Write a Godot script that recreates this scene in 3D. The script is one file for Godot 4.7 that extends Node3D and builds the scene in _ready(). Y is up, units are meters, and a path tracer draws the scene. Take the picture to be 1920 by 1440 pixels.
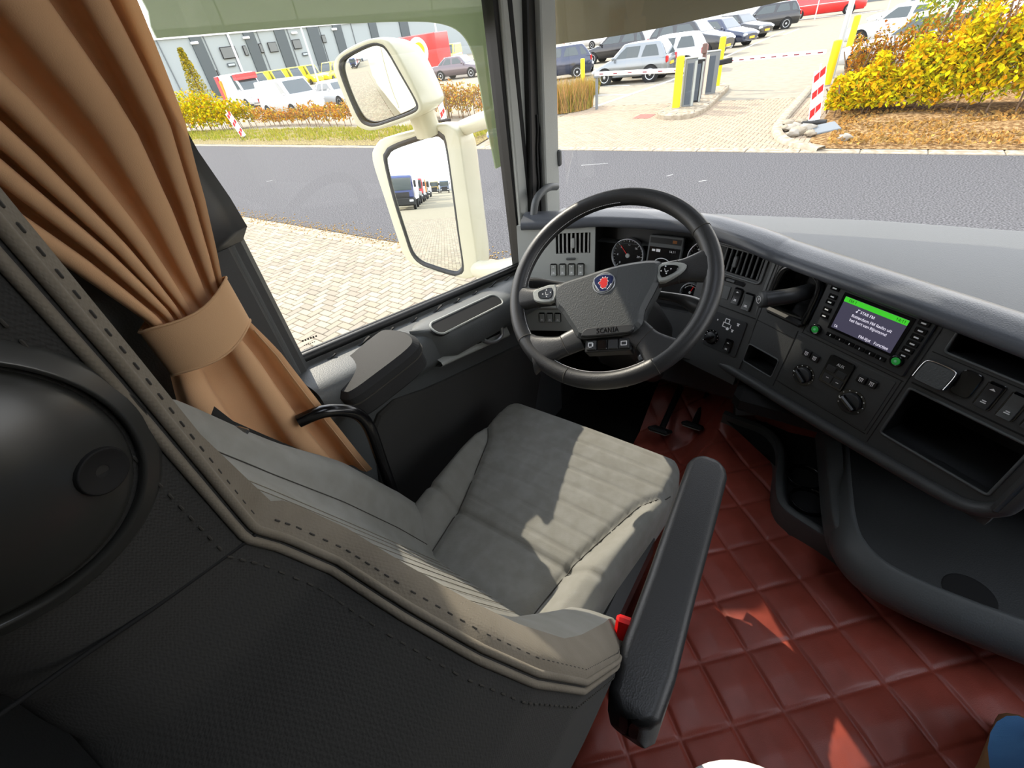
extends Node3D
# A truck cab seen over the driver's seat. All cab measures are metres from the eye point; EYE puts that frame above the street (y = 0).
const EYE := Vector3(0, 2.5, 0)
const GROUND := -2.5
var rng := RandomNumberGenerator.new()
var used := {}
var M := {}
var mesh_box: Mesh

# survey(): a measured direction of sight met with the plane x, y or z = val, used to take positions off the photograph
const SR := Vector3(0.8183386, -0.1156553, -0.5629794)
const SD := Vector3(0.2784922, -0.7770708, 0.5644493)
const SF := Vector3(-0.5027564, -0.618696, -0.603698)
const SW := Vector3(-0.356, -0.458, -0.815)
func ray(px: float, py: float) -> Vector3:
	return SR * ((px - 960.0) / 821.4) + SD * ((py - 720.0) / 821.4) + SF
func B(px: float, py: float, ax: int, val: float) -> Vector3:
	var d := ray(px, py)
	return d * (val / d[ax])
func G(px: float, py: float, h := 0.0) -> Vector3:
	return B(px, py, 1, GROUND + h)

class MB:
	var V := PackedVector3Array()
	var N := PackedVector3Array()
	var U := PackedVector2Array()
	var C := PackedColorArray()
	var I := PackedInt32Array()
	var x := Transform3D.IDENTITY
	var col := Color.WHITE
	func add(v: Vector3, n: Vector3, uv := Vector2.ZERO) -> void:
		V.append(x * v); N.append((x.basis * n).normalized()); U.append(uv); C.append(col)
	func tri(a: Vector3, b: Vector3, c: Vector3) -> void:
		var n := (c - a).cross(b - a)
		if n.length_squared() < 1e-16: return
		var k := V.size()
		add(a, n, Vector2(0, 0)); add(b, n, Vector2(1, 0)); add(c, n, Vector2(1, 1))
		I.append_array([k, k + 1, k + 2])
	func poly(pts: Array, from: Vector3) -> void:
		var n: Vector3 = (pts[2] - pts[0]).cross(pts[1] - pts[0])
		if pts.size() > 3 and n.length_squared() < 1e-14: n = (pts[3] - pts[0]).cross(pts[2] - pts[0])
		if n.dot(pts[0] - from) < 0.0: pts = pts.duplicate(); pts.reverse()
		var uv := [Vector2(0, 0), Vector2(1, 0), Vector2(1, 1), Vector2(0, 1)]
		n = n if n.dot(pts[0] - from) >= 0.0 else -n
		var k := V.size()
		for i in pts.size(): add(pts[i], n, uv[i % 4])
		for i in range(1, pts.size() - 1): I.append_array([k, k + i, k + i + 1])
	func grid(rows: Array, cu := false, cv := false, flip := 0) -> void:
		# rows of equal length; cu closes each row, cv closes the stack. flip 0: turned outwards by the sign of its volume
		var m := rows.size(); var n: int = rows[0].size()
		var nn := PackedVector3Array(); nn.resize(m * n)
		var vol := 0.0; var mid := Vector3.ZERO
		for r in rows:
			for q in r: mid += q
		mid /= float(m * n)
		var q4 := PackedInt32Array()
		for i in (m if cv else m - 1):
			for j in (n if cu else n - 1):
				var i2 := (i + 1) % m; var j2 := (j + 1) % n
				var a: Vector3 = rows[i][j]; var b: Vector3 = rows[i][j2]; var c: Vector3 = rows[i2][j2]; var d: Vector3 = rows[i2][j]
				var f := (d - b).cross(a - c) * -1.0
				nn[i * n + j] += f; nn[i * n + j2] += f; nn[i2 * n + j2] += f; nn[i2 * n + j] += f
				vol += f.dot((a + b + c + d) * 0.25 - mid)
				q4.append_array([i * n + j, i * n + j2, i2 * n + j2, i2 * n + j])
		var rev := (vol < 0.0) if flip == 0 else flip < 0
		var k := V.size()
		for i in m:
			for j in n:
				var w := nn[i * n + j] * (-1.0 if rev else 1.0)
				if w.length_squared() < 1e-20: w = Vector3.UP
				add(rows[i][j], w, Vector2(float(j) / maxf(n - 1, 1), float(i) / maxf(m - 1, 1)))
		for t in range(0, q4.size(), 4):
			if rev: I.append_array([k + q4[t], k + q4[t + 2], k + q4[t + 1], k + q4[t], k + q4[t + 3], k + q4[t + 2]])
			else: I.append_array([k + q4[t], k + q4[t + 1], k + q4[t + 2], k + q4[t], k + q4[t + 2], k + q4[t + 3]])
	func fan(loop: Array) -> void:
		var c := Vector3.ZERO
		for q in loop: c += q
		c /= loop.size()
		for i in loop.size(): tri(c, loop[i], loop[(i + 1) % loop.size()])
	func box(c: Vector3, s: Vector3, b := 0.0) -> void:
		var h := s * 0.5
		b = minf(b, minf(h.x, minf(h.y, h.z)) * 0.95)
		if b <= 0.0:
			for a in 3:
				for sg: float in [-1.0, 1.0]:
					var u := (a + 1) % 3; var w := (a + 2) % 3; var pts := []
					for k in [[-1, -1], [1, -1], [1, 1], [-1, 1]]:
						var q := Vector3.ZERO
						q[a] = h[a] * sg; q[u] = h[u] * k[0]; q[w] = h[w] * k[1]
						pts.append(c + q)
					poly(pts, c)
			return
		var g := h - Vector3(b, b, b)
		var cr := func(sx: float, sy: float, sz: float, a: int) -> Vector3:
			var q := Vector3(g.x * sx, g.y * sy, g.z * sz)
			q[a] = h[a] * [sx, sy, sz][a]
			return c + q
		for a in 3:
			var u := (a + 1) % 3; var w := (a + 2) % 3
			for sg: float in [-1.0, 1.0]:
				var pts := []
				for k in [[-1.0, -1.0], [1.0, -1.0], [1.0, 1.0], [-1.0, 1.0]]:
					var q := [0.0, 0.0, 0.0]
					q[a] = sg; q[u] = k[0]; q[w] = k[1]
					pts.append(cr.call(q[0], q[1], q[2], a))
				poly(pts, c)
				for sh: float in [-1.0, 1.0]:
					var e := []
					for k: float in [-1.0, 1.0]:
						var q := [0.0, 0.0, 0.0]
						q[a] = k; q[u] = sg; q[w] = sh
						e.append([cr.call(q[0], q[1], q[2], u), cr.call(q[0], q[1], q[2], w)])
					poly([e[0][0], e[0][1], e[1][1], e[1][0]], c)
		for sx: float in [-1.0, 1.0]:
			for sy: float in [-1.0, 1.0]:
				for sz: float in [-1.0, 1.0]: poly([cr.call(sx, sy, sz, 0), cr.call(sx, sy, sz, 1), cr.call(sx, sy, sz, 2)], c)
	func tube(pts: Array, r: float, seg := 8, closed := false, caps := true, rad := []) -> void:
		var n := pts.size(); var rows := []
		var t: Vector3 = (pts[1] - pts[0]).normalized()
		var up := Vector3.UP if absf(t.y) < 0.9 else Vector3.RIGHT
		var a := t.cross(up).normalized()
		for i in n:
			var t2: Vector3
			if closed: t2 = (pts[(i + 1) % n] - pts[(i - 1 + n) % n]).normalized()
			else: t2 = (pts[mini(i + 1, n - 1)] - pts[maxi(i - 1, 0)]).normalized()
			a = (a - t2 * a.dot(t2)).normalized()
			var b := t2.cross(a)
			var row := PackedVector3Array(); var rr: float = rad[i] if rad.size() else r
			for k in seg: row.append(pts[i] + (a * cos(TAU * k / seg) + b * sin(TAU * k / seg)) * rr)
			rows.append(row)
		grid(rows, true, closed)
		if caps and not closed:
			for e: int in [0, n - 1]:
				var inward: Vector3 = pts[1] if e == 0 else pts[n - 2]
				for k in seg: poly([pts[e], rows[e][k], rows[e][(k + 1) % seg]], inward)
	func lathe(o: Vector3, axis: Vector3, prof: Array, seg := 20) -> void:
		axis = axis.normalized()
		var a := axis.cross(Vector3.UP if absf(axis.y) < 0.9 else Vector3.RIGHT).normalized(); var b := axis.cross(a)
		var rows := []
		for p: Vector2 in prof:
			var row := PackedVector3Array()
			for k in seg: row.append(o + axis * p.y + (a * cos(TAU * k / seg) + b * sin(TAU * k / seg)) * maxf(p.x, 1e-5))
			rows.append(row)
		grid(rows, true)
	func disc(o: Vector3, axis: Vector3, r: float, d: float, b := 0.0, seg := 20) -> void:
		# a coin from o along axis with flat faces
		axis = axis.normalized()
		var a := axis.cross(Vector3.UP if absf(axis.y) < 0.9 else Vector3.RIGHT).normalized(); var c := axis.cross(a)
		var ring := func(rr: float, h: float) -> Array:
			var l := []
			for k in seg: l.append(o + axis * h + (a * cos(TAU * k / seg) + c * sin(TAU * k / seg)) * rr)
			return l
		var mid := o + axis * d * 0.5
		var l0: Array = ring.call(r, 0.0); var l1: Array = ring.call(r, d - b); var l2: Array = ring.call(r - b, d)
		for k in seg:
			var k2 := (k + 1) % seg
			poly([l0[k], l0[k2], l1[k2], l1[k]], mid)
			if b > 0.0: poly([l1[k], l1[k2], l2[k2], l2[k]], mid)
			poly([o + axis * d, l2[k], l2[k2]], mid)
			poly([o, l0[k], l0[k2]], mid)
	func prism(pl: PackedVector2Array, z0: float, z1: float, bev := 0.0) -> void:
		# outline in the x, y plane of the current frame, drawn out along z, the z1 face bevelled
		if Geometry2D.is_polygon_clockwise(pl): pl = pl.duplicate(); pl.reverse()
		var top := pl
		var n := pl.size()
		if bev > 0.0:
			top = PackedVector2Array()
			for i in n:
				var e1 := (pl[i] - pl[(i - 1 + n) % n]).normalized(); var e2 := (pl[(i + 1) % n] - pl[i]).normalized()
				var nn := Vector2(-e1.y, e1.x) + Vector2(-e2.y, e2.x)
				nn = nn.normalized() / maxf(0.4, cos(e1.angle_to(e2) * 0.5))
				top.append(pl[i] + nn * bev)
		var dir := signf(z1 - z0)
		var zb := z1 - bev * dir
		var ix := Geometry2D.triangulate_polygon(pl)
		var cen := func(q: Array) -> void:
			var nrm: Vector3 = (q[2] - q[0]).cross(q[1] - q[0])
			var want: Vector3 = q[3]
			if nrm.dot(want) < 0.0: tri(q[0], q[2], q[1])
			else: tri(q[0], q[1], q[2])
		for k in range(0, ix.size(), 3):
			var a := ix[k]; var b := ix[k + 1]; var c := ix[k + 2]
			cen.call([Vector3(top[a].x, top[a].y, z1), Vector3(top[b].x, top[b].y, z1), Vector3(top[c].x, top[c].y, z1), Vector3(0, 0, dir)])
			cen.call([Vector3(pl[a].x, pl[a].y, z0), Vector3(pl[b].x, pl[b].y, z0), Vector3(pl[c].x, pl[c].y, z0), Vector3(0, 0, -dir)])
		for i in n:
			var j := (i + 1) % n
			var e := pl[j] - pl[i]; var o := Vector3(e.y, -e.x, 0)
			for s in [[pl[i], pl[j], pl[j], pl[i], z0, zb, o], [pl[i], pl[j], top[j], top[i], zb, z1, o]]:
				if s[4] == s[5]: continue
				var a := Vector3(s[0].x, s[0].y, s[4]); var b := Vector3(s[1].x, s[1].y, s[4]); var c := Vector3(s[2].x, s[2].y, s[5]); var d := Vector3(s[3].x, s[3].y, s[5])
				cen.call([a, b, c, s[6]]); cen.call([a, c, d, s[6]])
	func mesh(off := Vector3.ZERO) -> ArrayMesh:
		var am := ArrayMesh.new()
		if V.size() == 0: return am
		var v := V
		if off != Vector3.ZERO:
			v = PackedVector3Array(); v.resize(V.size())
			for i in V.size(): v[i] = V[i] - off
		var ar := []; ar.resize(Mesh.ARRAY_MAX)
		ar[Mesh.ARRAY_VERTEX] = v; ar[Mesh.ARRAY_NORMAL] = N; ar[Mesh.ARRAY_TEX_UV] = U; ar[Mesh.ARRAY_COLOR] = C; ar[Mesh.ARRAY_INDEX] = I
		am.add_surface_from_arrays(Mesh.PRIMITIVE_TRIANGLES, ar)
		return am

func spl(pts: Array, per := 6, closed := false) -> Array:
	var out := []; var n := pts.size()
	for i in (n if closed else n - 1):
		var a = pts[(i - 1 + n) % n] if closed or i > 0 else pts[0]
		var b = pts[i]; var c = pts[(i + 1) % n]
		var d = pts[(i + 2) % n] if closed or i + 2 < n else pts[n - 1]
		for k in per:
			var t := float(k) / per
			out.append(0.5 * ((2.0 * b) + (c - a) * t + (2.0 * a - 5.0 * b + 4.0 * c - d) * t * t + (3.0 * b - a - 3.0 * c + d) * t * t * t))
	if not closed: out.append(pts[n - 1])
	return out
func rrect(w: float, h: float, r: float, k := 3, c := Vector2.ZERO) -> PackedVector2Array:
	var o := PackedVector2Array()
	for q in [[1, -1, -90], [1, 1, 0], [-1, 1, 90], [-1, -1, 180]]:
		for i in k + 1:
			var a := deg_to_rad(q[2] + 90.0 * i / k)
			o.append(c + Vector2(q[0] * (w / 2 - r) + cos(a) * r, q[1] * (h / 2 - r) + sin(a) * r))
	return o
func circ(r: float, k := 16, c := Vector2.ZERO) -> PackedVector2Array:
	var o := PackedVector2Array()
	for i in k: o.append(c + Vector2(cos(TAU * i / k), sin(TAU * i / k)) * r)
	return o
func lut(tab: Array, t: float) -> float:
	# piecewise smooth look-up in [[t, value], ...] with t rising
	if t <= tab[0][0]: return tab[0][1]
	for i in range(1, tab.size()):
		if t <= tab[i][0]:
			var k: float = (t - tab[i - 1][0]) / (tab[i][0] - tab[i - 1][0])
			return lerpf(tab[i - 1][1], tab[i][1], k)
	return tab[-1][1]
func frame(o: Vector3, yaw: float, tilt: float) -> Transform3D:
	# a panel frame: x along it, y up it, z out of it; yaw turns its face towards -x, tilt leans its face up
	var a := deg_to_rad(yaw); var t := deg_to_rad(tilt)
	var u := Vector3(cos(a), 0, sin(a)); var n := Vector3(-sin(a) * cos(t), sin(t), cos(a) * cos(t))
	return Transform3D(Basis(u, n.cross(u), n), o)

# ---- naming, parenting
func numbered(nm: String) -> String:
	var k: int = used.get(nm, 0)
	used[nm] = k + 1
	return nm if k == 0 else "%s_%03d" % [nm, k]
func tag(o: Node, label: String, cat: String, group := "") -> void:
	o.set_meta("label", label); o.set_meta("category", cat)
	if group: o.set_meta("group", group)
func thing(nm: String, label: String, cat: String, at: Vector3, group := "") -> Node3D:
	var o := Node3D.new(); o.name = numbered(nm); add_child(o)
	o.position = at + EYE; o.set_meta("o", at); tag(o, label, cat, group)
	return o
func part(nm: String, mb: MB, m: Material, to: Node3D, label := "") -> MeshInstance3D:
	var o := MeshInstance3D.new(); o.name = nm
	var at: Vector3 = to.get_meta("o")
	var lo := Vector3(1e9, 1e9, 1e9); var hi := -lo
	for v in mb.V: lo = lo.min(v); hi = hi.max(v)
	var c := (lo + hi) * 0.5
	o.mesh = mb.mesh(c); o.material_override = m; o.position = c - at; o.set_meta("o", c)
	if label: o.set_meta("label", label)
	to.add_child(o, true)
	return o
func solo(nm: String, label: String, cat: String, mb: MB, m: Material, group := "") -> MeshInstance3D:
	var o := MeshInstance3D.new(); o.name = numbered(nm)
	var lo := Vector3(1e9, 1e9, 1e9); var hi := -lo
	for v in mb.V: lo = lo.min(v); hi = hi.max(v)
	var c := Vector3((lo.x + hi.x) * 0.5, lo.y, (lo.z + hi.z) * 0.5)
	o.mesh = mb.mesh(c); o.material_override = m; o.position = c + EYE; o.set_meta("o", c)
	if label: tag(o, label, cat, group)
	add_child(o)
	return o
func struct(nm: String, mb: MB, m: Material) -> MeshInstance3D:
	var o := solo(nm, "", "", mb, m)
	o.set_meta("kind", "structure")
	return o
func many(nm: String, me: Mesh, m: Material, xs: Array, cols: Array, to: Node3D) -> MultiMeshInstance3D:
	var mm := MultiMesh.new(); mm.transform_format = MultiMesh.TRANSFORM_3D; mm.use_colors = cols.size() > 0; mm.mesh = me; mm.instance_count = xs.size()
	for i in xs.size():
		mm.set_instance_transform(i, xs[i])
		if cols.size(): mm.set_instance_color(i, cols[i])
	var o := MultiMeshInstance3D.new(); o.name = nm; o.multimesh = mm; o.material_override = m
	o.set_meta("kind", "stuff")
	if to == null:
		o.name = numbered(nm); o.position = EYE; add_child(o)
	else:
		o.position = -(to.get_meta("o") as Vector3); to.add_child(o, true)
	return o
func text(nm: String, s: String, size: float, xf: Transform3D, m: Material, to: Node3D, deep := 0.0006, font := "Droid Sans") -> MeshInstance3D:
	var t := TextMesh.new(); var f := SystemFont.new(); f.font_names = PackedStringArray([font])
	t.font = f; t.text = s; t.font_size = 32; t.pixel_size = size / 32.0; t.depth = deep
	t.curve_step = 2.0
	var o := MeshInstance3D.new(); o.name = nm; o.mesh = t; o.material_override = m
	o.transform = xf; o.position -= to.get_meta("o") as Vector3
	to.add_child(o, true)
	return o

# ---- materials
func noise_tex(freq: float, seed_: int, size := 256, kind := FastNoiseLite.TYPE_SIMPLEX_SMOOTH, oct := 3, ramp: Gradient = null) -> NoiseTexture2D:
	var f := FastNoiseLite.new(); f.noise_type = kind; f.frequency = freq; f.seed = seed_; f.fractal_octaves = oct
	var t := NoiseTexture2D.new(); t.width = size; t.height = size; t.seamless = true; t.noise = f
	if ramp: t.color_ramp = ramp
	return t
func ramp2(a: Color, b: Color, lo := 0.0, hi := 1.0) -> Gradient:
	var g := Gradient.new(); g.offsets = PackedFloat32Array([lo, hi]); g.colors = PackedColorArray([a, b])
	return g
func mat(c: Color, rough: float, metal := 0.0, o := {}) -> StandardMaterial3D:
	var m := StandardMaterial3D.new()
	m.albedo_color = c; m.roughness = rough; m.metallic = metal
	m.cull_mode = BaseMaterial3D.CULL_DISABLED
	if o.has("tex"):
		m.albedo_texture = o.tex; m.uv1_triplanar = o.get("tri", true); m.uv1_world_triplanar = o.get("world", false)
	if o.has("bump"):
		m.heightmap_enabled = true; m.heightmap_texture = o.bump; m.heightmap_scale = o.get("deep", 0.05)
		m.uv1_triplanar = o.get("tri", true); m.uv1_world_triplanar = o.get("world", false)
	if o.has("scale"): m.uv1_scale = Vector3.ONE * o.scale
	if o.has("spec"): m.metallic_specular = o.spec
	if o.has("coat"): m.clearcoat_enabled = true; m.clearcoat = o.coat; m.clearcoat_roughness = o.get("coat_r", 0.1)
	if o.has("rim"): m.rim_enabled = true; m.rim = o.rim; m.rim_tint = 0.6
	if o.has("back"): m.backlight_enabled = true; m.backlight = o.back
	if o.has("emit"): m.emission_enabled = true; m.emission = o.emit; m.emission_energy_multiplier = o.get("power", 1.0)
	if o.has("vc"): m.vertex_color_use_as_albedo = true
	if o.has("alpha"): m.transparency = BaseMaterial3D.TRANSPARENCY_ALPHA; m.albedo_color.a = o.alpha
	return m

func _ready() -> void:
	rng.seed = 7
	var cam := Camera3D.new(); cam.name = "camera"; cam.fov = rad_to_deg(2.0 * atan(720.0 / 821.4)); cam.near = 0.02; cam.far = 600.0
	cam.transform = Transform3D(Basis(SR, -SD, -SF).orthonormalized(), EYE); add_child(cam); cam.current = true
	var env := Environment.new(); var sky := Sky.new(); var sm := ProceduralSkyMaterial.new()
	sm.sky_top_color = Color(0.8, 0.83, 0.88); sm.sky_horizon_color = Color(1.0, 0.99, 0.97); sm.sky_curve = 0.25; sm.sky_energy_multiplier = 1.9
	sm.ground_bottom_color = Color(0.5, 0.48, 0.45); sm.ground_horizon_color = Color(0.9, 0.9, 0.9); sm.ground_energy_multiplier = 1.0
	sky.sky_material = sm; env.background_mode = Environment.BG_SKY; env.sky = sky
	env.tonemap_mode = Environment.TONE_MAPPER_LINEAR; env.tonemap_exposure = 1.08
	env.sdfgi_enabled = true; env.ssao_enabled = true; env.ssil_enabled = true
	var we := WorldEnvironment.new(); we.name = "world_environment"; we.environment = env; add_child(we)
	var sun := DirectionalLight3D.new(); sun.name = "sun"; sun.light_color = Color(1.0, 0.96, 0.88); sun.light_energy = 1.9; sun.light_angular_distance = 0.6
	sun.shadow_enabled = true; sun.sky_mode = DirectionalLight3D.SKY_MODE_LIGHT_ONLY
	sun.transform = Transform3D(Basis.looking_at(Vector3(1.0, -0.78, 0.41).normalized(), Vector3.UP), Vector3(0, 12, 0)); add_child(sun)
	materials()
	cab_shell()
	street()
	driver_seat()
	steering_wheel()
	dashboard()
	console_and_floor()
	door_side()
	mirrors()
	curtain()
	gate_and_verges()
	parked_cars()
	buildings()
	trucks_behind()
	small_things()

func materials() -> void:
	var grain := noise_tex(0.09, 3, 256, FastNoiseLite.TYPE_CELLULAR, 1)
	var fine := noise_tex(0.2, 5, 256, FastNoiseLite.TYPE_SIMPLEX_SMOOTH, 2)
	var blotch := noise_tex(0.012, 9, 256, FastNoiseLite.TYPE_SIMPLEX_SMOOTH, 4, ramp2(Color(0.82, 0.8, 0.78), Color(1, 1, 1), 0.3, 0.7))
	# woven cloth: fine ribs with a little unevenness
	var im := Image.create(128, 128, false, Image.FORMAT_RGB8)
	for y in 128:
		for x in 128:
			var v := 0.5 + 0.3 * sin(TAU * (x + 2.0 * sin(TAU * y / 64.0) * 0.2) / 8.0) * sin(TAU * y / 8.0 + (x / 8 % 2) * PI)
			v += rng.randf_range(-0.12, 0.12)
			im.set_pixel(x, y, Color(v, v, v))
	var weave := ImageTexture.create_from_image(im)
	M.plastic = mat(Color(0.235, 0.24, 0.24), 0.5, 0.0, {"bump": grain, "scale": 14.0, "deep": 0.03})
	M.plastic_smooth = mat(Color(0.19, 0.195, 0.2), 0.4)
	M.plastic_grey = mat(Color(0.62, 0.63, 0.61), 0.5, 0.0, {"bump": grain, "scale": 14.0, "deep": 0.03})
	M.plastic_mid = mat(Color(0.31, 0.32, 0.32), 0.5, 0.0, {"bump": grain, "scale": 14.0, "deep": 0.03})
	M.black = mat(Color(0.07, 0.07, 0.07), 0.45)
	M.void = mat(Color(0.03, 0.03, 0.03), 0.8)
	M.rubber = mat(Color(0.1, 0.1, 0.1), 0.75)
	M.gloss = mat(Color(0.06, 0.06, 0.065), 0.18)
	M.leather = mat(Color(0.17, 0.17, 0.17), 0.42, 0.0, {"bump": grain, "scale": 20.0, "deep": 0.02})
	M.arm_leather = mat(Color(0.2, 0.2, 0.2), 0.65, 0.0, {"spec": 0.25, "bump": grain, "scale": 20.0, "deep": 0.02})
	M.pad = mat(Color(0.255, 0.265, 0.265), 0.5, 0.0, {"bump": grain, "scale": 16.0, "deep": 0.04})
	M.cloth = mat(Color(0.5, 0.497, 0.475), 0.95, 0.0, {"bump": weave, "scale": 22.0, "deep": 0.03, "rim": 0.25})
	M.cloth_dark = mat(Color(0.2, 0.197, 0.187), 0.95, 0.0, {"bump": weave, "scale": 22.0, "deep": 0.05, "rim": 0.3})
	M.cloth_worn = mat(Color(0.46, 0.43, 0.38), 0.95, 0.0, {"bump": weave, "scale": 22.0, "deep": 0.04, "rim": 0.3})
	M.thread = mat(Color(0.24, 0.23, 0.21), 0.9)
	M.curtain = mat(Color(0.86, 0.68, 0.51), 0.95, 0.0, {"bump": fine, "scale": 12.0, "deep": 0.02, "rim": 0.3, "back": Color(0.4, 0.3, 0.2)})
	M.tieback = mat(Color(0.8, 0.64, 0.48), 0.95, 0.0, {"bump": fine, "scale": 12.0, "deep": 0.02, "rim": 0.3})
	M.mat_red = mat(Color(0.6, 0.27, 0.215), 0.4, 0.0, {"bump": grain, "scale": 24.0, "deep": 0.015})
	M.chrome = mat(Color(0.8, 0.8, 0.8), 0.18, 1.0)
	M.silver = mat(Color(0.7, 0.71, 0.72), 0.35, 0.8)
	M.mirror = mat(Color(0.93, 0.95, 0.95), 0.0, 1.0)
	M.white_paint = mat(Color(0.8, 0.79, 0.71), 0.3, 0.0, {"coat": 0.4})
	M.white = mat(Color(0.95, 0.95, 0.95), 0.45)
	M.print = mat(Color(0.92, 0.92, 0.92), 0.6)
	M.red = mat(Color(0.85, 0.08, 0.08), 0.4)
	M.ceiling = mat(Color(0.45, 0.44, 0.42), 0.9)
	M.lining = mat(Color(0.22, 0.22, 0.21), 0.9)
	M.cap = mat(Color(0.2, 0.2, 0.19), 0.28)
	M.glass = mat(Color(1, 1, 1), 0.0, 0.0, {"alpha": 0.02})
	M.smoke = mat(Color(0.5, 0.55, 0.43), 0.35, 0.0, {"alpha": 0.86, "back": Color(0.45, 0.5, 0.38)})
	M.visor = mat(Color(0.36, 0.34, 0.25), 0.4, 0.0, {"alpha": 0.93, "back": Color(0.25, 0.23, 0.16)})
	# outside
	M.asphalt = mat(Color(0.42, 0.415, 0.42), 0.85, 0.0, {"spec": 0.1, "tex": noise_tex(0.11, 21, 512, FastNoiseLite.TYPE_SIMPLEX_SMOOTH, 5, ramp2(Color(0.62, 0.62, 0.62), Color(1, 1, 1), 0.2, 0.8)), "scale": 0.55, "bump": fine, "deep": 0.3})
	M.lot = mat(Color(0.58, 0.55, 0.49), 0.9, 0.0, {"spec": 0.1, "tex": noise_tex(0.03, 22, 256, FastNoiseLite.TYPE_SIMPLEX_SMOOTH, 5, ramp2(Color(0.95, 0.95, 0.95), Color(1, 1, 1), 0.3, 0.7)), "scale": 0.3})
	M.sand = mat(Color(0.42, 0.37, 0.3), 0.95, 0.0, {"spec": 0.1})
	M.paver = mat(Color.WHITE, 0.85, 0.0, {"spec": 0.1, "vc": true})
	M.kerb = mat(Color(0.66, 0.62, 0.55), 0.85, 0.0, {"spec": 0.1, "tex": blotch, "scale": 1.5})
	M.soil = mat(Color(0.66, 0.54, 0.38), 1.0, 0.0, {"spec": 0.1, "tex": noise_tex(0.05, 23, 256, FastNoiseLite.TYPE_SIMPLEX_SMOOTH, 5, ramp2(Color(0.6, 0.55, 0.5), Color(1, 1, 1), 0.25, 0.75)), "scale": 0.7, "bump": fine, "deep": 2.0})
	M.leaf = mat(Color.WHITE, 0.7, 0.0, {"spec": 0.1, "vc": true, "back": Color(0.5, 0.5, 0.5)})
	M.bark = mat(Color(0.45, 0.36, 0.27), 0.9)
	M.yellow = mat(Color(0.95, 0.83, 0.05), 0.5)
	M.steel = mat(Color(0.42, 0.44, 0.45), 0.45)
	M.steel_light = mat(Color(0.62, 0.64, 0.62), 0.4)
	M.galv = mat(Color(0.75, 0.76, 0.76), 0.4, 0.3)
	M.line = mat(Color(0.9, 0.9, 0.88), 0.8)
	M.car_glass = mat(Color(0.17, 0.22, 0.22), 0.05, 0.0, {"coat": 1.0})
	M.tyre = mat(Color(0.1, 0.1, 0.1), 0.8)
	M.lens = mat(Color(0.85, 0.87, 0.9), 0.1, 0.3)
	M.tail = mat(Color(0.7, 0.06, 0.06), 0.2)
	M.plate = mat(Color(0.95, 0.72, 0.1), 0.5)
	# wear and soiling, a slow pattern over the fine one
	var soil := noise_tex(0.02, 31, 256, FastNoiseLite.TYPE_SIMPLEX_SMOOTH, 5, ramp2(Color(0.93, 0.925, 0.91), Color(1, 1, 1), 0.2, 0.8))
	for q in [["cloth", 4.0], ["cloth_worn", 5.0], ["mat_red", 3.0]]:
		var m: StandardMaterial3D = M[q[0]]
		m.detail_enabled = true; m.detail_albedo = soil; m.detail_blend_mode = BaseMaterial3D.BLEND_MODE_MUL; m.detail_uv_layer = BaseMaterial3D.DETAIL_UV_2
		m.uv2_triplanar = true; m.uv2_scale = Vector3.ONE * q[1]
		m.albedo_color = m.albedo_color.lightened(0.012)
	M.denim = mat(Color(0.26, 0.44, 0.62), 0.95, 0.0, {"bump": weave, "scale": 30.0, "deep": 0.05})

# ---- the cab as a closed shell with openings
func boxes(l: Array) -> MB:
	# boxes from opposite corners [x0, y0, z0, x1, y1, z1]
	var b := MB.new()
	for q in l:
		var a := Vector3(q[0], q[1], q[2]); var c := Vector3(q[3], q[4], q[5])
		b.box((a + c) * 0.5, (c - a).abs(), q[6] if q.size() > 6 else 0.004)
	return b
func strip(px: Array, y0: float, y1: float, x: float, deep: float) -> MB:
	# an upright strip on the plane of the door side: measured edges at the image heights y0 and y1, drawn on up and down
	var b := MB.new()
	var tl := B(px[0], y0, 0, x); var tr := B(px[1], y0, 0, x); var bl := B(px[2], y1, 0, x); var br := B(px[3], y1, 0, x)
	var dl := (tl - bl) / (tl.y - bl.y); var dr := (tr - br) / (tr.y - br.y)
	var top := 0.55; var low := -0.74
	var q := [tl + dl * (top - tl.y), tr + dr * (top - tr.y), bl + dl * (low - bl.y), br + dr * (low - br.y)]
	var o := Vector3(-deep, 0, 0); var c: Vector3 = (q[0] + q[3]) * 0.5 + o * 0.5
	var e: Vector3 = (q[1] - q[0]).normalized() * minf(0.004, (q[1] - q[0]).length() * 0.3); var ins := Vector3(-minf(0.004, deep * 0.5), 0, 0)
	b.poly([q[0] + e, q[1] - e, q[3] - e, q[2] + e], c)
	b.poly([q[0] + e, q[0] + ins, q[2] + ins, q[2] + e], c); b.poly([q[1] - e, q[1] + ins, q[3] + ins, q[3] - e], c)
	b.poly([q[0] + ins, q[0] + o, q[2] + o, q[2] + ins], c); b.poly([q[1] + ins, q[1] + o, q[3] + o, q[3] + ins], c)
	b.poly([q[0], q[1], q[1] + o, q[0] + o], c); b.poly([q[2], q[3], q[3] + o, q[2] + o], c)
	b.poly([q[0] + o, q[1] + o, q[3] + o, q[2] + o], c)
	return b

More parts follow.
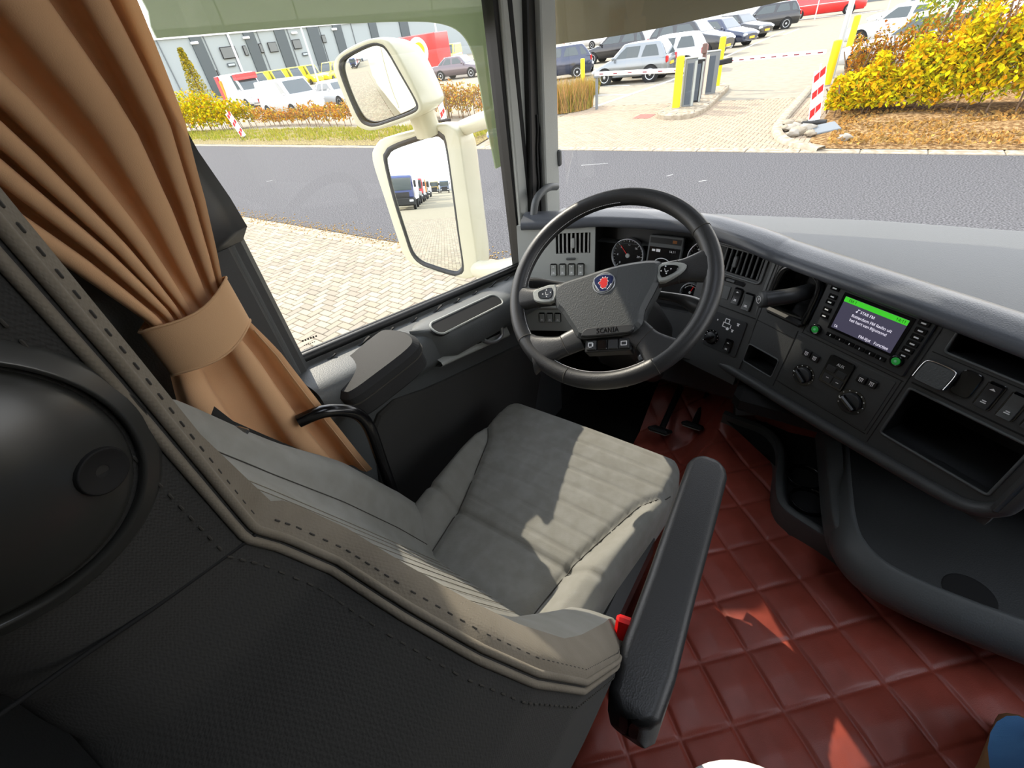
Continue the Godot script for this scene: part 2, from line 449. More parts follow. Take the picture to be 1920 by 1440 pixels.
func cab_shell() -> void:
	struct("floor", boxes([[-0.93, -1.45, -1.62, 1.43, -1.36, 1.02]]), M.rubber)
	# a glazed hatch lights the cab from the roof
	struct("ceiling", boxes([[-0.95, 0.72, -1.45, 0.0, 0.8, 1.05, 0], [0.6, 0.72, -1.45, 1.45, 0.8, 1.05, 0], [0.0, 0.72, -1.45, 0.6, 0.8, -0.8, 0], [0.0, 0.72, -0.15, 0.6, 0.8, 1.05, 0]]), M.ceiling)
	var hp := MB.new(); hp.poly([Vector3(-0.02, 0.83, -0.82), Vector3(0.62, 0.83, -0.82), Vector3(0.62, 0.83, -0.13), Vector3(-0.02, 0.83, -0.13)], Vector3.ZERO); struct("window_3", hp, M.glass)
	struct("wall_rear", boxes([[-0.95, -1.4, 0.95, 1.45, 0.75, 1.05]]), M.lining)
	# far side: solid below, above and behind the other door's window
	struct("wall_right", boxes([[1.34, -1.4, -1.55, 1.45, -0.55, 1.0], [1.34, 0.5, -1.45, 1.45, 0.75, 1.0], [1.34, -0.56, -0.3, 1.45, 0.55, 1.0], [1.34, -0.56, -1.55, 1.45, 0.55, -1.3]]), M.lining)
	# door side behind the door, and the roof rail over it
	struct("wall_left", boxes([[-0.91, -1.4, -0.32, -0.83, 0.75, 1.0], [-0.93, 0.5, -1.5, -0.83, 0.75, -0.3]]), M.plastic_mid)
	struct("wall_front", boxes([[-0.93, -1.42, -1.62, 1.43, -0.62, -1.55], [-0.93, 0.4, -1.5, 1.43, 0.78, -1.42]]), M.rubber)
	# white outer skin of the cab
	struct("trim_1", boxes([[-0.965, -1.6, -0.31, -0.915, 0.85, 1.1, 0.01], [-0.97, -1.6, -1.5, -0.925, -0.66, -0.315, 0.01], [-0.965, 0.52, -1.5, -0.93, 0.85, -0.31, 0.01], [-0.96, -1.6, -1.72, 1.46, -0.72, -1.63, 0.03], [-0.96, 0.805, -1.4, 1.46, 0.86, -0.83, 0.02], [-0.96, 0.805, -0.12, 1.46, 0.86, 1.1, 0.02], [-0.96, 0.805, -0.83, -0.03, 0.86, -0.12, 0.02], [0.63, 0.805, -0.83, 1.46, 0.86, -0.12, 0.02]]), M.white_paint)
	struct("trim_7", boxes([[-0.97, -1.35, 1.3, 1.47, 1.2, 8.6, 0.02], [-0.8, -1.9, 1.2, 1.3, -1.4, 8.4, 0.02]]), M.white_paint)
	# windscreen pillar on the driver's side and its counterpart
	struct("trim_2", strip([1014, 1042, 1028, 1052], 0, 470, -0.815, 0.06), M.plastic_grey)
	struct("trim_3", boxes([[1.26, -0.7, -1.6, 1.36, 0.6, -1.48]]), M.plastic_grey)
	var gap := struct("trim_4", strip([990, 1016, 1001, 1030], 0, 470, -0.835, 0.05), M.black)
	for k in 3:
		var f := 0.28 + k * 0.22
		var pts := []
		for i in 12:
			var t := i / 11.0
			var y := lerpf(215, 560, t)
			pts.append(B(lerpf(1000, 1006, t) + 24.0 * f + 1.2 * sin(i * 1.9 + k), y, 0, -0.832))
		var rib := MB.new(); rib.tube(pts, 0.0032, 6)
		part("seal_rib", rib, M.rubber, gap, "wavy rubber door seal rib")
	var cap := MB.new(); cap.box(B(1049, 296, 0, -0.812), Vector3(0.012, 0.05, 0.018), 0.005)
	part("screw_cap", cap, M.plastic_mid, get_node("trim_2"))
	# windscreen: one pane, leaning, set into the opening
	var w := MB.new(); var rows := []
	for i in 7:
		var row := PackedVector3Array()
		for j in 25:
			var x := lerpf(-0.9, 1.4, j / 24.0)
			var bow := 0.12 * (1.0 - pow((x - 0.25) / 1.15, 2.0))
			row.append(Vector3(x, lerpf(-0.62, 0.5, i / 6.0), lerpf(-1.6, -1.5, i / 6.0) - bow))
		rows.append(row)
	w.grid(rows)
	struct("window_1", w, M.glass)
	var w2 := MB.new(); w2.poly([Vector3(1.4, -0.56, -1.32), Vector3(1.4, -0.56, -0.28), Vector3(1.4, 0.52, -0.28), Vector3(1.4, 0.52, -1.32)], Vector3.ZERO)
	struct("window_2", w2, M.glass)
	# smoked sun visor hung outside across the top of the windscreen
	var v := MB.new(); rows = []
	for i in 9:
		var row := PackedVector3Array()
		for j in 31:
			var x := lerpf(-1.1, 1.5, j / 30.0)
			var bow := 0.13 * (1.0 - pow((x - 0.25) / 1.2, 2.0))
			var t := i / 8.0
			row.append(Vector3(x, lerpf(-0.008, 0.42, t) - (1.0 - t) * 0.036 * smoothstep(-0.1, -0.85, x), lerpf(-1.74, -1.55, t) - bow + 0.02 * sin(t * PI)))
		rows.append(row)
	var back := []
	for i in range(8, -1, -1):
		var row := PackedVector3Array()
		for q in rows[i]: row.append(q + Vector3(0, 0, -0.005))
		back.append(row)
	v.grid(rows + back, false, true)
	var vis := solo("sun_visor", "smoked brown plastic sun visor hung outside over the windscreen, with a pale crack", "sun visor", v, M.visor)
	var ck := MB.new(); var cp := []
	for q in [[1146, -30], [1152, 4], [1158, 22], [1159, 34], [1152, 44], [1138, 50]]: cp.append(B(q[0], q[1], 2, -1.775))
	ck.tube(spl(cp, 4), 0.003, 5, false, true)
	part("crack", ck, M.white, vis, "pale curved crack in the smoked plastic")
	var ck2 := MB.new(); ck2.tube([B(1077, 12, 2, -1.76), B(1087, 1, 2, -1.76)], 0.0025, 5)
	part("scratch", ck2, M.white, vis)
	# wind deflector along the top and front edge of the door window
	var pl := PackedVector2Array()
	var low := []
	for q in [[276, 22], [281, 50], [292, 72], [450, 59], [620, 46], [760, 41], [825, 45], [862, 62], [884, 98], [896, 150], [906, 208]]:
		var p := B(q[0], q[1], 0, -0.955)
		low.append(Vector2(p.z, p.y))
	var sm := spl(low.slice(3), 4)
	for q in low.slice(0, 3) + sm: pl.append(q)
	var e := B(985, 290, 0, -0.955)
	pl.append(Vector2(pl[pl.size() - 1].x - 0.02, e.y)); pl.append(Vector2(e.z - 0.02, e.y)); pl.append(Vector2(-1.4, 0.3)); pl.append(Vector2(pl[0].x + 0.01, 0.3))
	var d := MB.new(); d.x = Transform3D(Basis(Vector3(0, 0, 1), Vector3(0, 1, 0), Vector3(-1, 0, 0)), Vector3(-0.95, 0, 0))
	d.prism(pl, 0.0, 0.005, 0.001)
	var wd := solo("wind_deflector", "green-grey smoked wind deflector around the top of the driver's door window", "wind deflector", d, M.smoke)
	var fold := MB.new()
	fold.grid([PackedVector3Array([B(905, -40, 0, -0.93), B(925, -40, 0, -0.9), B(940, -40, 0, -0.9)]), PackedVector3Array([B(912, 100, 0, -0.93), B(931, 100, 0, -0.9), B(948, 100, 0, -0.9)]), PackedVector3Array([B(925, 205, 0, -0.93), B(942, 205, 0, -0.9), B(962, 205, 0, -0.9)])])
	part("folded_edge", fold, M.smoke, wd)
	for q in [[932, 30], [947, 185]]:
		var s := MB.new(); s.disc(B(q[0], q[1], 0, -0.9), Vector3(1, 0, 0), 0.004, 0.003, 0.001, 8)
		part("rivet", s, M.chrome, wd)
	# door-side rear pillar: proud upper trim with a swollen lower end, thinner trim below
	var pu := MB.new(); var rr := []
	for q in [[0.6, -0.315, 0.03], [0.05, -0.322, 0.03], [-0.08, -0.327, 0.032], [-0.15, -0.336, 0.04], [-0.195, -0.338, 0.045], [-0.215, -0.325, 0.035], [-0.222, -0.30, 0.02]]:
		var row := PackedVector3Array()
		for k in [[0.0, 0.0], [0.0, 1.0], [0.3, 1.25], [1.0, 1.3], [1.0, 0.0]]:
			row.append(Vector3(-0.84 + q[2] * k[1], q[0], q[1] + 0.02 + 0.1 * k[0] - (0.02 if k[1] > 0.5 and k[0] < 0.1 else 0.0)))
		rr.append(row)
	pu.grid(rr, true); pu.fan(rr[-1])
	struct("trim_5", pu, M.plastic_smooth)
	struct("trim_6", boxes([[-0.865, -1.3, -0.345, -0.835, -0.19, -0.3, 0.012], [-0.84, -1.3, -0.312, -0.822, -0.2, -0.22, 0.008]]), M.plastic)

# ---- ground outside
func slab(nm: String, pl: Array, y: float, thick: float, m: Material) -> MeshInstance3D:
	var b := MB.new(); var p := PackedVector2Array()
	for q in pl: p.append(Vector2(q[0], -q[1]))
	b.x = Transform3D(Basis(Vector3(1, 0, 0), Vector3(0, 0, -1), Vector3(0, 1, 0)), Vector3.ZERO)
	b.prism(p, y - thick, y)
	return struct(nm, b, m)
func herringbone(x0: float, x1: float, z0: float, z1: float, w: float) -> Array:
	# centres and turns of bricks two cells long on a grid of cells of width w
	var l := []
	for y in range(int(floor(z0 / w)), int(ceil(z1 / w))):
		for x in range(int(floor(x0 / w)), int(ceil(x1 / w))):
			if posmod(x - y, 4) == 0: l.append([Vector3((x + 1.0) * w, 0, (y + 0.5) * w), 0.0])
			elif posmod(x - y, 4) == 3: l.append([Vector3((x + 0.5) * w, 0, (y + 1.0) * w), PI / 2])
	return l
func brick_mesh(w: float) -> ArrayMesh:
	var b := MB.new(); b.box(Vector3(0, -0.03, 0), Vector3(w * 2.0 - 0.007, 0.06, w - 0.007), 0.006)
	return b.mesh()

func street() -> void:
	slab("ground", [[-220, -11.2], [160, -11.2], [160, -260], [-220, -260]], GROUND - 0.006, 0.3, M.lot)
	slab("ground", [[-220, -4.78], [160, -4.78], [160, 160], [-220, 160]], GROUND - 0.012, 0.3, M.sand)
	slab("road", [[-220, -11.15], [160, -11.15], [160, -4.75], [-220, -4.75]], GROUND, 0.3, M.asphalt)
	var tones := [Color(0.585, 0.555, 0.485), Color(0.555, 0.52, 0.455), Color(0.61, 0.575, 0.505), Color(0.54, 0.505, 0.45), Color(0.59, 0.54, 0.475)]
	var lin := []; var bm := []
	for c: Color in tones: lin.append(c.srgb_to_linear()); bm.append(mat(c, 0.85, 0.0, {"spec": 0.1}))
	# near yard: herringbone bricks, the ones that show largest as pieces of their own
	var yard := slab("yard_paving", [[-16, -4.75], [-0.9, -4.75], [-0.9, 26], [-7, 26], [-7, 9], [-16, 9]], GROUND - 0.008, 0.05, M.sand)
	var me := brick_mesh(0.105)
	var near := []; var xs := []; var cs := []
	for q in herringbone(-16, -0.95, -4.72, 8.95, 0.105) + herringbone(-7, -0.95, 9.0, 26.0, 0.105):
		var c: Vector3 = q[0] + Vector3(0, GROUND + rng.randf_range(-0.002, 0.003), 0)
		var seen := Vector3(c.x, -2.5, c.z)
		var pd := Vector3(SR.dot(seen), SD.dot(seen), SF.dot(seen))
		var u := 960.0 + 821.4 * pd.x / pd.z; var v := 720.0 + 821.4 * pd.y / pd.z
		var visible_here := pd.z > 0.0 and u > 440 and u < 960 and v > 405 and v > 690 - (u - 575) * 0.44 - 45 and v < 675 - (u - 575) * 0.42 and u > 430 + (v - 420) * 0.5
		near.append([pd.length() if visible_here else 1e6 + pd.length(), c, q[1]])
	near.sort_custom(func(a, b): return a[0] < b[0])
	for i in near.size():
		var k := rng.randi() % 5
		if i < 300 and near[i][0] < 1e6:
			var o := MeshInstance3D.new(); o.name = "brick" if i == 0 else "brick_%03d" % i
			o.mesh = me; o.material_override = bm[k]; o.position = near[i][1] - (yard.get_meta("o") as Vector3); o.rotation.y = near[i][2]
			yard.add_child(o, true)
		else:
			xs.append(Transform3D(Basis(Vector3.UP, near[i][2]), near[i][1])); cs.append(lin[k])
	many("brick_field", me, M.paver, xs, cs, yard)
	# the yard goes on as far as the mirrors look
	var far_tex := mat(Color(0.56, 0.53, 0.46), 0.9, 0.0, {"spec": 0.1})
	slab("yard_paving", [[-60, 26.1], [40, 26.1], [40, 160], [-60, 160]], GROUND, 0.05, far_tex)
	slab("yard_paving", [[-60, 9], [-7, 9], [-7, 26.1], [-60, 26.1]], GROUND, 0.05, far_tex)
	slab("yard_paving", [[-60, -4.75], [-16, -4.75], [-16, 9], [-60, 9]], GROUND, 0.05, far_tex)
	slab("yard_paving", [[-0.9, -4.75], [40, -4.75], [40, 26.1], [-0.9, 26.1]], GROUND, 0.05, far_tex)
	# edge of the road: pale gutter stones
	for side in [[-4.72, -4.42, 0.0, "gutter", -22.0, 3.0], [-11.45, -11.15, 0.012, "kerb", -42.0, 12.0]]:
		var row := MB.new(); row.box(Vector3((side[4] + side[5]) * 0.5, GROUND - 0.08, (side[0] + side[1]) * 0.5), Vector3(side[5] - side[4], 0.1, side[1] - side[0] - 0.02))
		var base := struct(side[3], row, M.sand)
		var x: float = side[4]; var first := true; var sm: Mesh
		while x < side[5]:
			var s := MB.new()
			s.box(Vector3.ZERO, Vector3(0.985, 0.1, absf(side[1] - side[0])), 0.012)
			if sm == null: sm = s.mesh()
			var o := MeshInstance3D.new(); o.name = "kerb_stone"; o.mesh = sm; o.material_override = M.kerb
			o.position = Vector3(x + 0.5, GROUND - 0.05 + side[2] + rng.randf_range(0, 0.006), (side[0] + side[1]) * 0.5) - (base.get_meta("o") as Vector3)
			base.add_child(o, true)
			x += 1.0
	# crumbs of grit and leaf along the near gutter
	var gx := []; var gc := []
	for i in 1500:
		var p := Vector3(rng.randf_range(-13, -2), GROUND + 0.006, -4.75 + 0.16 * rng.randfn())
		var s := rng.randf_range(0.006, 0.02)
		gx.append(Transform3D(Basis.from_euler(Vector3(rng.randf() * 3, rng.randf() * 3, 0)).scaled(Vector3(s, s * 0.6, s * 1.4)), p))
		gc.append(Color(0.62, 0.5, 0.3).srgb_to_linear() * rng.randf_range(0.6, 1.3))
	var crumb := MB.new(); crumb.box(Vector3.ZERO, Vector3.ONE, 0.2)
	many("road_grit", crumb.mesh(), M.paver, gx, gc, null)
	# chalk-like scuffs on the asphalt
	var sc := MB.new()
	for q in [[1570, 488, 1640, 497], [1650, 497, 1720, 506], [1725, 508, 1790, 503], [1090, 310, 1140, 306], [1250, 330, 1262, 327], [1310, 340, 1325, 338], [500, 340, 512, 338]]:
		var a := G(q[0], q[1], 0.002); var c := G(q[2], q[3], 0.002); var n := (c - a).cross(Vector3.UP).normalized() * 0.008
		sc.poly([a - n, a + n, c + n * 0.4, c - n * 0.4], (a + c) * 0.5 - Vector3.UP)
	struct("road_scuffs", sc, M.line)
	# gateway paving, the same brick in a warmer mix
	var drive := slab("gateway_paving", [[-9.3, -11.45], [-0.8, -11.45], [-0.6, -18.0], [-9.3, -18.0]], GROUND + 0.0, 0.1, M.sand)
	xs = []; cs = []
	for q in herringbone(-9.2, -0.9, -17.95, -11.5, 0.105):
		xs.append(Transform3D(Basis(Vector3.UP, q[1]), q[0] + Vector3(0, GROUND + 0.008 + rng.randf_range(0, 0.003), 0)))
		var c := Color(0.64, 0.575, 0.49).lerp(Color(0.58, 0.52, 0.45), rng.randf())
		cs.append(c.srgb_to_linear())
	many("brick_field", me, M.paver, xs, cs, drive)
	# bay lines of the car park
	for q in [[1115, 200, 1260, 150, 0.1], [1260, 150, 1470, 58, 0.1], [1075, 162, 1180, 160, 0.08], [1100, 179, 1185, 177, 0.08], [1045, 116, 1130, 131, 0.08], [1470, 65, 1497, 54, 0.1], [1390, 78, 1420, 68, 0.08]]:
		var a := G(q[0], q[1], 0.0); var c := G(q[2], q[3], 0.0); var n = (c - a).cross(Vector3.UP).normalized() * q[4]
		var b := MB.new()
		b.poly([a - n, a + n, c + n, c - n], (a + c) * 0.5 - Vector3.UP)
		struct("bay_line", b, M.line)

# ---- driver's seat
const SX := -0.375
func back_at(y: float) -> Dictionary:
	# the section of the backrest at height y: half width, wing depth, front, seam and rear planes
	var w := lut([[-0.95, 0.245], [-0.76, 0.285], [-0.58, 0.31], [-0.42, 0.312], [-0.345, 0.293], [-0.305, 0.263], [-0.277, 0.215], [-0.262, 0.165], [-0.235, 0.142], [-0.2, 0.136], [0.1, 0.134], [0.2, 0.12]], y)
	var zf := lut([[-0.95, -0.30], [-0.25, -0.02], [-0.1, -0.005], [0.2, 0.0]], y)
	var zw := lut([[-0.95, -0.36], [-0.76, -0.29], [-0.58, -0.195], [-0.42, -0.113], [-0.345, -0.08], [-0.305, -0.063], [-0.262, -0.045], [-0.215, -0.023], [-0.1, -0.024], [0.2, -0.02]], y)
	var p := lut([[-0.95, 0.05], [-0.75, 0.085], [-0.6, 0.08], [-0.45, 0.045], [-0.3, 0.03], [-0.22, 0.024], [0.2, 0.02]], y)
	var zr := lut([[-0.95, -0.12], [-0.5, 0.04], [-0.25, 0.1], [0.0, 0.12], [0.2, 0.1]], y)
	return {"w": w, "zf": zf, "zw": zw, "p": p, "zr": zr}
func back_half(y: float, s: float) -> Array:
	var d := back_at(y); var w: float = d.w
	var l := [[0.0, d.zf], [0.45 * w, d.zf], [w * 0.62, d.zf - 0.25 * d.p], [w * 0.74, d.zf - 0.85 * d.p], [w - 0.03 * w / 0.3, minf(d.zf - d.p, d.zw - (0.009 if y > -0.22 else 0.02))], [w - 0.006, d.zw - (0.004 if y > -0.22 else 0.011)], [w, d.zw], [w + 0.002, d.zw + 0.02], [w, lerpf(d.zw, d.zr, 0.55)], [w - 0.012, d.zr - 0.025], [w - 0.05, d.zr], [0.0, d.zr + 0.006]]
	var o := []
	for q in l: o.append(Vector3(SX + s * q[0], y, q[1]))
	return o
func seat_top(u: float, v: float) -> Vector3:
	# cushion surface: u across -1..1, v along 0 front .. 1 rear
	var z := lerpf(-0.785, -0.22, v)
	var cx := -0.398
	var hw := lut([[-0.785, 0.232], [-0.77, 0.25], [-0.74, 0.26], [-0.65, 0.264], [-0.54, 0.253], [-0.42, 0.24], [-0.22, 0.225]], z)
	var y := lut([[0.0, -0.885], [0.02, -0.862], [0.05, -0.85], [0.15, -0.844], [0.4, -0.851], [0.68, -0.862], [0.7, -0.872], [0.73, -0.863], [1.0, -0.868]], v)
	var edge := lut([[-0.66, 1.02], [-0.6, 0.86], [-0.4, 0.66], [-0.22, 0.58]], z)
	var a := absf(u)
	if v > 0.17:
		var rise := smoothstep(edge - 0.05, edge + 0.2, a) * lut([[0.17, 0.0], [0.35, 0.03], [0.7, 0.05], [1.0, 0.045]], v)
		y += rise - 0.008 * exp(-pow((a - edge + 0.03) / 0.035, 2.0))
	y -= 0.028 * pow(maxf(a - 0.92, 0.0) / 0.08, 2.0)
	if a < edge - 0.02:
		for k in 8:
			var zg := -0.752 + k * 0.046 + 0.004 * sin(u * 2.0 + k)
			y -= 0.0032 * exp(-pow((z - zg) / 0.0032, 2.0))
		y += 0.004 * (1.0 - u * u)
	return Vector3(cx + hw * u, y, z)

func driver_seat() -> void:
	var t := thing("driver_seat", "grey cloth driver's seat with worn bolsters and a folded-down black armrest", "seat", Vector3(SX, -1.36, -0.4))
	var ys := []
	for i in 26: ys.append(lerpf(-0.95, -0.42, i / 25.0))
	for i in range(1, 40): ys.append(lerpf(-0.42, -0.2, i / 39.0))
	for i in range(1, 9): ys.append(lerpf(-0.2, 0.2, i / 8.0))
	var front := []; var band := {-1.0: [], 1.0: []}; var rear := []
	for y: float in ys:
		var r := back_half(y, 1.0); var l := back_half(y, -1.0)
		var f := PackedVector3Array()
		var ctl := []
		for k in range(4, 0, -1): ctl.append(l[k])
		for k in range(0, 5): ctl.append(r[k])
		for q in spl(ctl, 4): f.append(q)
		front.append(f)
		for s: float in [-1.0, 1.0]:
			var h: Array = r if s > 0 else l
			band[s].append(PackedVector3Array(spl([h[4], h[5], h[6]], 4)))
		var c2 := []
		for k in range(6, 12): c2.append(r[k])
		for k in range(10, 5, -1): c2.append(l[k])
		rear.append(PackedVector3Array(spl(c2, 4)))
	var mb := MB.new(); mb.grid(front, false, false, 1); part("backrest_front", mb, M.cloth, t, "pale grey cloth front of the backrest")
	for s: float in [-1.0, 1.0]:
		mb = MB.new(); mb.grid(band[s], false, false, 1); part("bolster_edge", mb, M.cloth_worn, t, "brown-stained edge of the backrest bolster")
	mb = MB.new(); mb.grid(rear, false, false, 1); part("backrest_cover", mb, M.cloth_dark, t, "dark cloth side and rear of the backrest")
	mb = MB.new(); var cap := []
	for q in front[-1]: cap.append(q)
	for q in rear[-1]: cap.append(q)
	mb.fan(cap); part("head_top", mb, M.cloth_dark, t)
	# double welt along both shoulders and up the head section, with its stitches
	var stitch := []
	for s: float in [-1.0, 1.0]:
		var w1 := []; var w2 := []
		for y: float in ys:
			if y > 0.16: continue
			var h := back_half(y, s)
			w1.append(h[6] + Vector3(s * 0.0005, 0.001, 0.0)); w2.append((h[6] as Vector3) + ((h[7] as Vector3) - (h[6] as Vector3)).normalized() * 0.0068 + Vector3(s * 0.0008, 0.0005, 0.0))
		var b := MB.new(); b.tube(w1, 0.0027, 7); part("welt", b, M.cloth_worn, t)
		b = MB.new(); b.tube(w2, 0.0027, 7); part("welt", b, M.cloth_worn, t)
		# stitches a finger's width behind and in front of the welt
		for off in [[6, 7, 0.019], [6, 5, 0.0095]]:
			var acc := 0.0; var prev := Vector3.ZERO
			for i in range(0, 400):
				var y := lerpf(-0.8, 0.12, i / 399.0)
				var h := back_half(y, s)
				var q: Vector3 = (h[off[0]] as Vector3) + ((h[off[1]] as Vector3) - (h[off[0]] as Vector3)).normalized() * (off[2] as float) + Vector3(s * 0.0006, 0, 0)
				if i > 0:
					acc += q.distance_to(prev)
					if acc > 0.0075 and q.distance_to(prev) > 1e-6:
						acc = 0.0
						var dz := (q - prev).normalized()
						stitch.append(Transform3D(Basis.looking_at(dz, Vector3(0.3, 0.5, 0.7)), q))
				prev = q
	var sb := MB.new(); sb.box(Vector3.ZERO, Vector3(0.0013, 0.0013, 0.0042), 0.0005)
	many("stitching", sb.mesh(), M.thread, stitch, [], t)
	# piped seams of the front panel
	for k in 9:
		var f := (k - 4) / 4.0
		var pts := []
		for i in 30:
			var y := lerpf(-0.85, -0.26, i / 29.0)
			var d := back_at(y)
			pts.append(Vector3(SX + f * 0.42 * d.w, y, d.zf - 0.0006))
		var b := MB.new(); b.tube(pts, 0.0006, 5); part("seam", b, M.cloth_worn, t)
	for s: float in [-1.0, 1.0]:
		var pts := []
		for i in 30:
			var h := back_half(lerpf(-0.85, -0.24, i / 29.0), s)
			pts.append((h[2] as Vector3) + Vector3(0, 0, -0.001))
		var b := MB.new(); b.tube(spl(pts, 2), 0.0009, 5); part("seam", b, M.thread, t)
	# side seam where the head section meets the shoulder
	var ss := []
	for q in [[-0.0215, -0.217], [-0.012, -0.216], [0.03, -0.2115], [0.06, -0.207], [0.085, -0.204], [0.105, -0.201]]: ss.append(Vector3(SX + back_at(q[1]).w + 0.0012, q[1], q[0]))
	mb = MB.new(); mb.tube(spl(ss, 4), 0.0013, 6); part("seam", mb, M.void, t)
	# round black adjuster cover on the side of the head section
	var kc := Vector3(-0.243, -0.111, 0.0455)
	var kn := Vector3(1, 0, 0.02).normalized()
	mb = MB.new(); mb.lathe(kc, kn, [Vector2(0.0662, -0.004), Vector2(0.066, 0.003), Vector2(0.0652, 0.0048), Vector2(0.0635, 0.006), Vector2(0.0585, 0.009), Vector2(0.0572, 0.0092), Vector2(0.0563, 0.008), Vector2(0.056, 0.006), Vector2(0.0556, -0.003)], 72)
	var ring := part("adjuster_cover", mb, M.cap, t, "round black plastic adjuster cover")
	mb = MB.new(); mb.lathe(kc, kn, [Vector2(0.0545, -0.003), Vector2(0.0542, 0.005), Vector2(0.053, 0.0078), Vector2(0.05, 0.0098), Vector2(0.045, 0.0125), Vector2(0.036, 0.0165), Vector2(0.025, 0.0195), Vector2(0.012, 0.0213), Vector2(0.0, 0.0218)], 72)
	part("dome", mb, M.cap, ring)
	var sp := B(188, 882, 0, -0.2292)
	mb = MB.new(); mb.lathe(sp, Vector3(1, -0.13, -0.4), [Vector2(0.0108, -0.006), Vector2(0.0106, 0.0022), Vector2(0.0098, 0.0028), Vector2(0.0088, 0.002), Vector2(0.003, 0.0017), Vector2(0.0026, 0.001), Vector2(0.0, 0.001)], 24)
	part("screw_recess", mb, M.void, ring)
	# cushion
	var rows := []
	var n := 110
	for i in n + 1:
		var v := float(i) / n; var row := PackedVector3Array()
		var e := seat_top(-1, v)
		row.append(Vector3(e.x + 0.02, -0.98, e.z + (0.03 if i == 0 else 0.0))); row.append(Vector3(e.x - 0.004, -0.94, e.z))
		for j in 73: row.append(seat_top(lerpf(-1, 1, j / 72.0), v))
		e = seat_top(1, v)
		row.append(Vector3(e.x + 0.004, -0.94, e.z)); row.append(Vector3(e.x - 0.02, -0.98, e.z + (0.03 if i == 0 else 0.0)))
		rows.append(row)
	var fr := PackedVector3Array()
	for q in rows[0]: fr.append(Vector3(lerpf(q.x, -0.398, 0.05), minf(q.y, -0.93) - 0.03, q.z + 0.02))
	rows.insert(0, fr)
	mb = MB.new(); mb.grid(rows, false, false, 1); part("cushion", mb, M.cloth, t, "grey cloth seat cushion with ribbed stitching")
	for s: float in [-1.0, 1.0]:
		var pts := []
		for i in 24:
			var v := lerpf(0.2, 0.98, i / 23.0); var z := lerpf(-0.785, -0.22, v)
			pts.append(seat_top(s * (lut([[-0.66, 1.02], [-0.6, 0.86], [-0.4, 0.66], [-0.22, 0.58]], z) - 0.03), v) + Vector3(0, 0.001, 0))
		var b := MB.new(); b.tube(pts, 0.0014, 5); part("seam", b, M.thread, t)
	# frame, suspension and black side shells
	part("side_shell", boxes([[-0.19, -1.0, -0.6, -0.135, -0.9, -0.16, 0.02]]), M.black, t)
	part("side_shell", boxes([[-0.65, -1.0, -0.6, -0.6, -0.9, -0.16, 0.02]]), M.black, t)
	part("seat_frame", boxes([[-0.61, -1.03, -0.74, -0.18, -0.97, -0.15, 0.02]]), M.black, t)
	var bel := MB.new(); rows = []
	for i in 13:
		var k := 0.0 if i % 2 == 0 else 0.02
		var row := PackedVector3Array()
		for q in rrect(0.4 + k, 0.44 + k, 0.06, 3): row.append(Vector3(-0.395 + q.x, lerpf(-1.36, -1.02, i / 12.0), -0.42 + q.y))
		rows.append(row)
	bel.grid(rows, true); part("bellows", bel, M.rubber, t)
	# armrest, level, a little splayed
	rows = []
	for q in [[0.0, 0.30, 0.02], [0.012, 0.62, 0.045], [0.03, 0.85, 0.055], [0.06, 0.98, 0.06], [0.2, 1.0, 0.062], [0.6, 1.0, 0.075], [0.85, 1.05, 0.1], [0.96, 0.95, 0.11], [0.99, 0.7, 0.1], [1.0, 0.35, 0.06]]:
		var c := Vector3(-0.064, -0.602, -0.578).lerp(Vector3(-0.034, -0.602, -0.158), q[0])
		var row := PackedVector3Array()
		for p in rrect(0.066 * q[1], q[2], minf(0.014, q[2] * 0.4), 4): row.append(c + Vector3(p.x, p.y - q[2] * 0.5 - (0.012 if q[0] == 0.0 or q[0] == 1.0 else 0.0), 0))
		rows.append(row)
	mb = MB.new(); mb.grid(rows, true); mb.fan(rows[0]); mb.fan(rows[-1])
	part("armrest", mb, M.leather, t, "black padded armrest")
	# red buckle and its stalk between cushion and armrest
	mb = MB.new(); mb.x = Transform3D(Basis.from_euler(Vector3(-0.5, 0.2, 0)), B(1171, 1166, 0, -0.082)); mb.box(Vector3(0, -0.01, 0), Vector3(0.022, 0.034, 0.014), 0.004)
	part("belt_buckle", mb, M.red, t, "red belt buckle button")
	mb = MB.new(); mb.tube([B(1171, 1176, 0, -0.088), B(1165, 1150, 0, -0.13) + Vector3(0, -0.25, 0.02)], 0.007, 6); part("buckle_stalk", mb, M.black, t)
	# belt running down beside the far bolster
	mb = MB.new(); rows = []
	for q in [[405, 770], [440, 797], [500, 823], [570, 852], [650, 880], [715, 910], [735, 960]]:
		var p := B(q[0], q[1], 0, -0.665)
		rows.append(PackedVector3Array([p + Vector3(0.008, 0.012, 0.0), p + Vector3(0.012, 0.0, 0.016), p + Vector3(0.0, -0.014, 0.026)]))
	mb.grid(rows); part("seat_belt", mb, M.black, t, "black seat belt webbing")
	mb = MB.new(); mb.x = Transform3D(Basis.from_euler(Vector3(0.2, 0.5, -0.6)), B(446, 806, 0, -0.65)); mb.box(Vector3.ZERO, Vector3(0.03, 0.008, 0.012), 0.003)
	part("belt_tongue", mb, M.chrome, t)
	mb = MB.new(); mb.x = Transform3D(Basis.IDENTITY, B(716, 912, 0, -0.66)); mb.box(Vector3.ZERO, Vector3(0.012, 0.008, 0.012), 0.002)
	part("belt_anchor", mb, M.chrome, t)

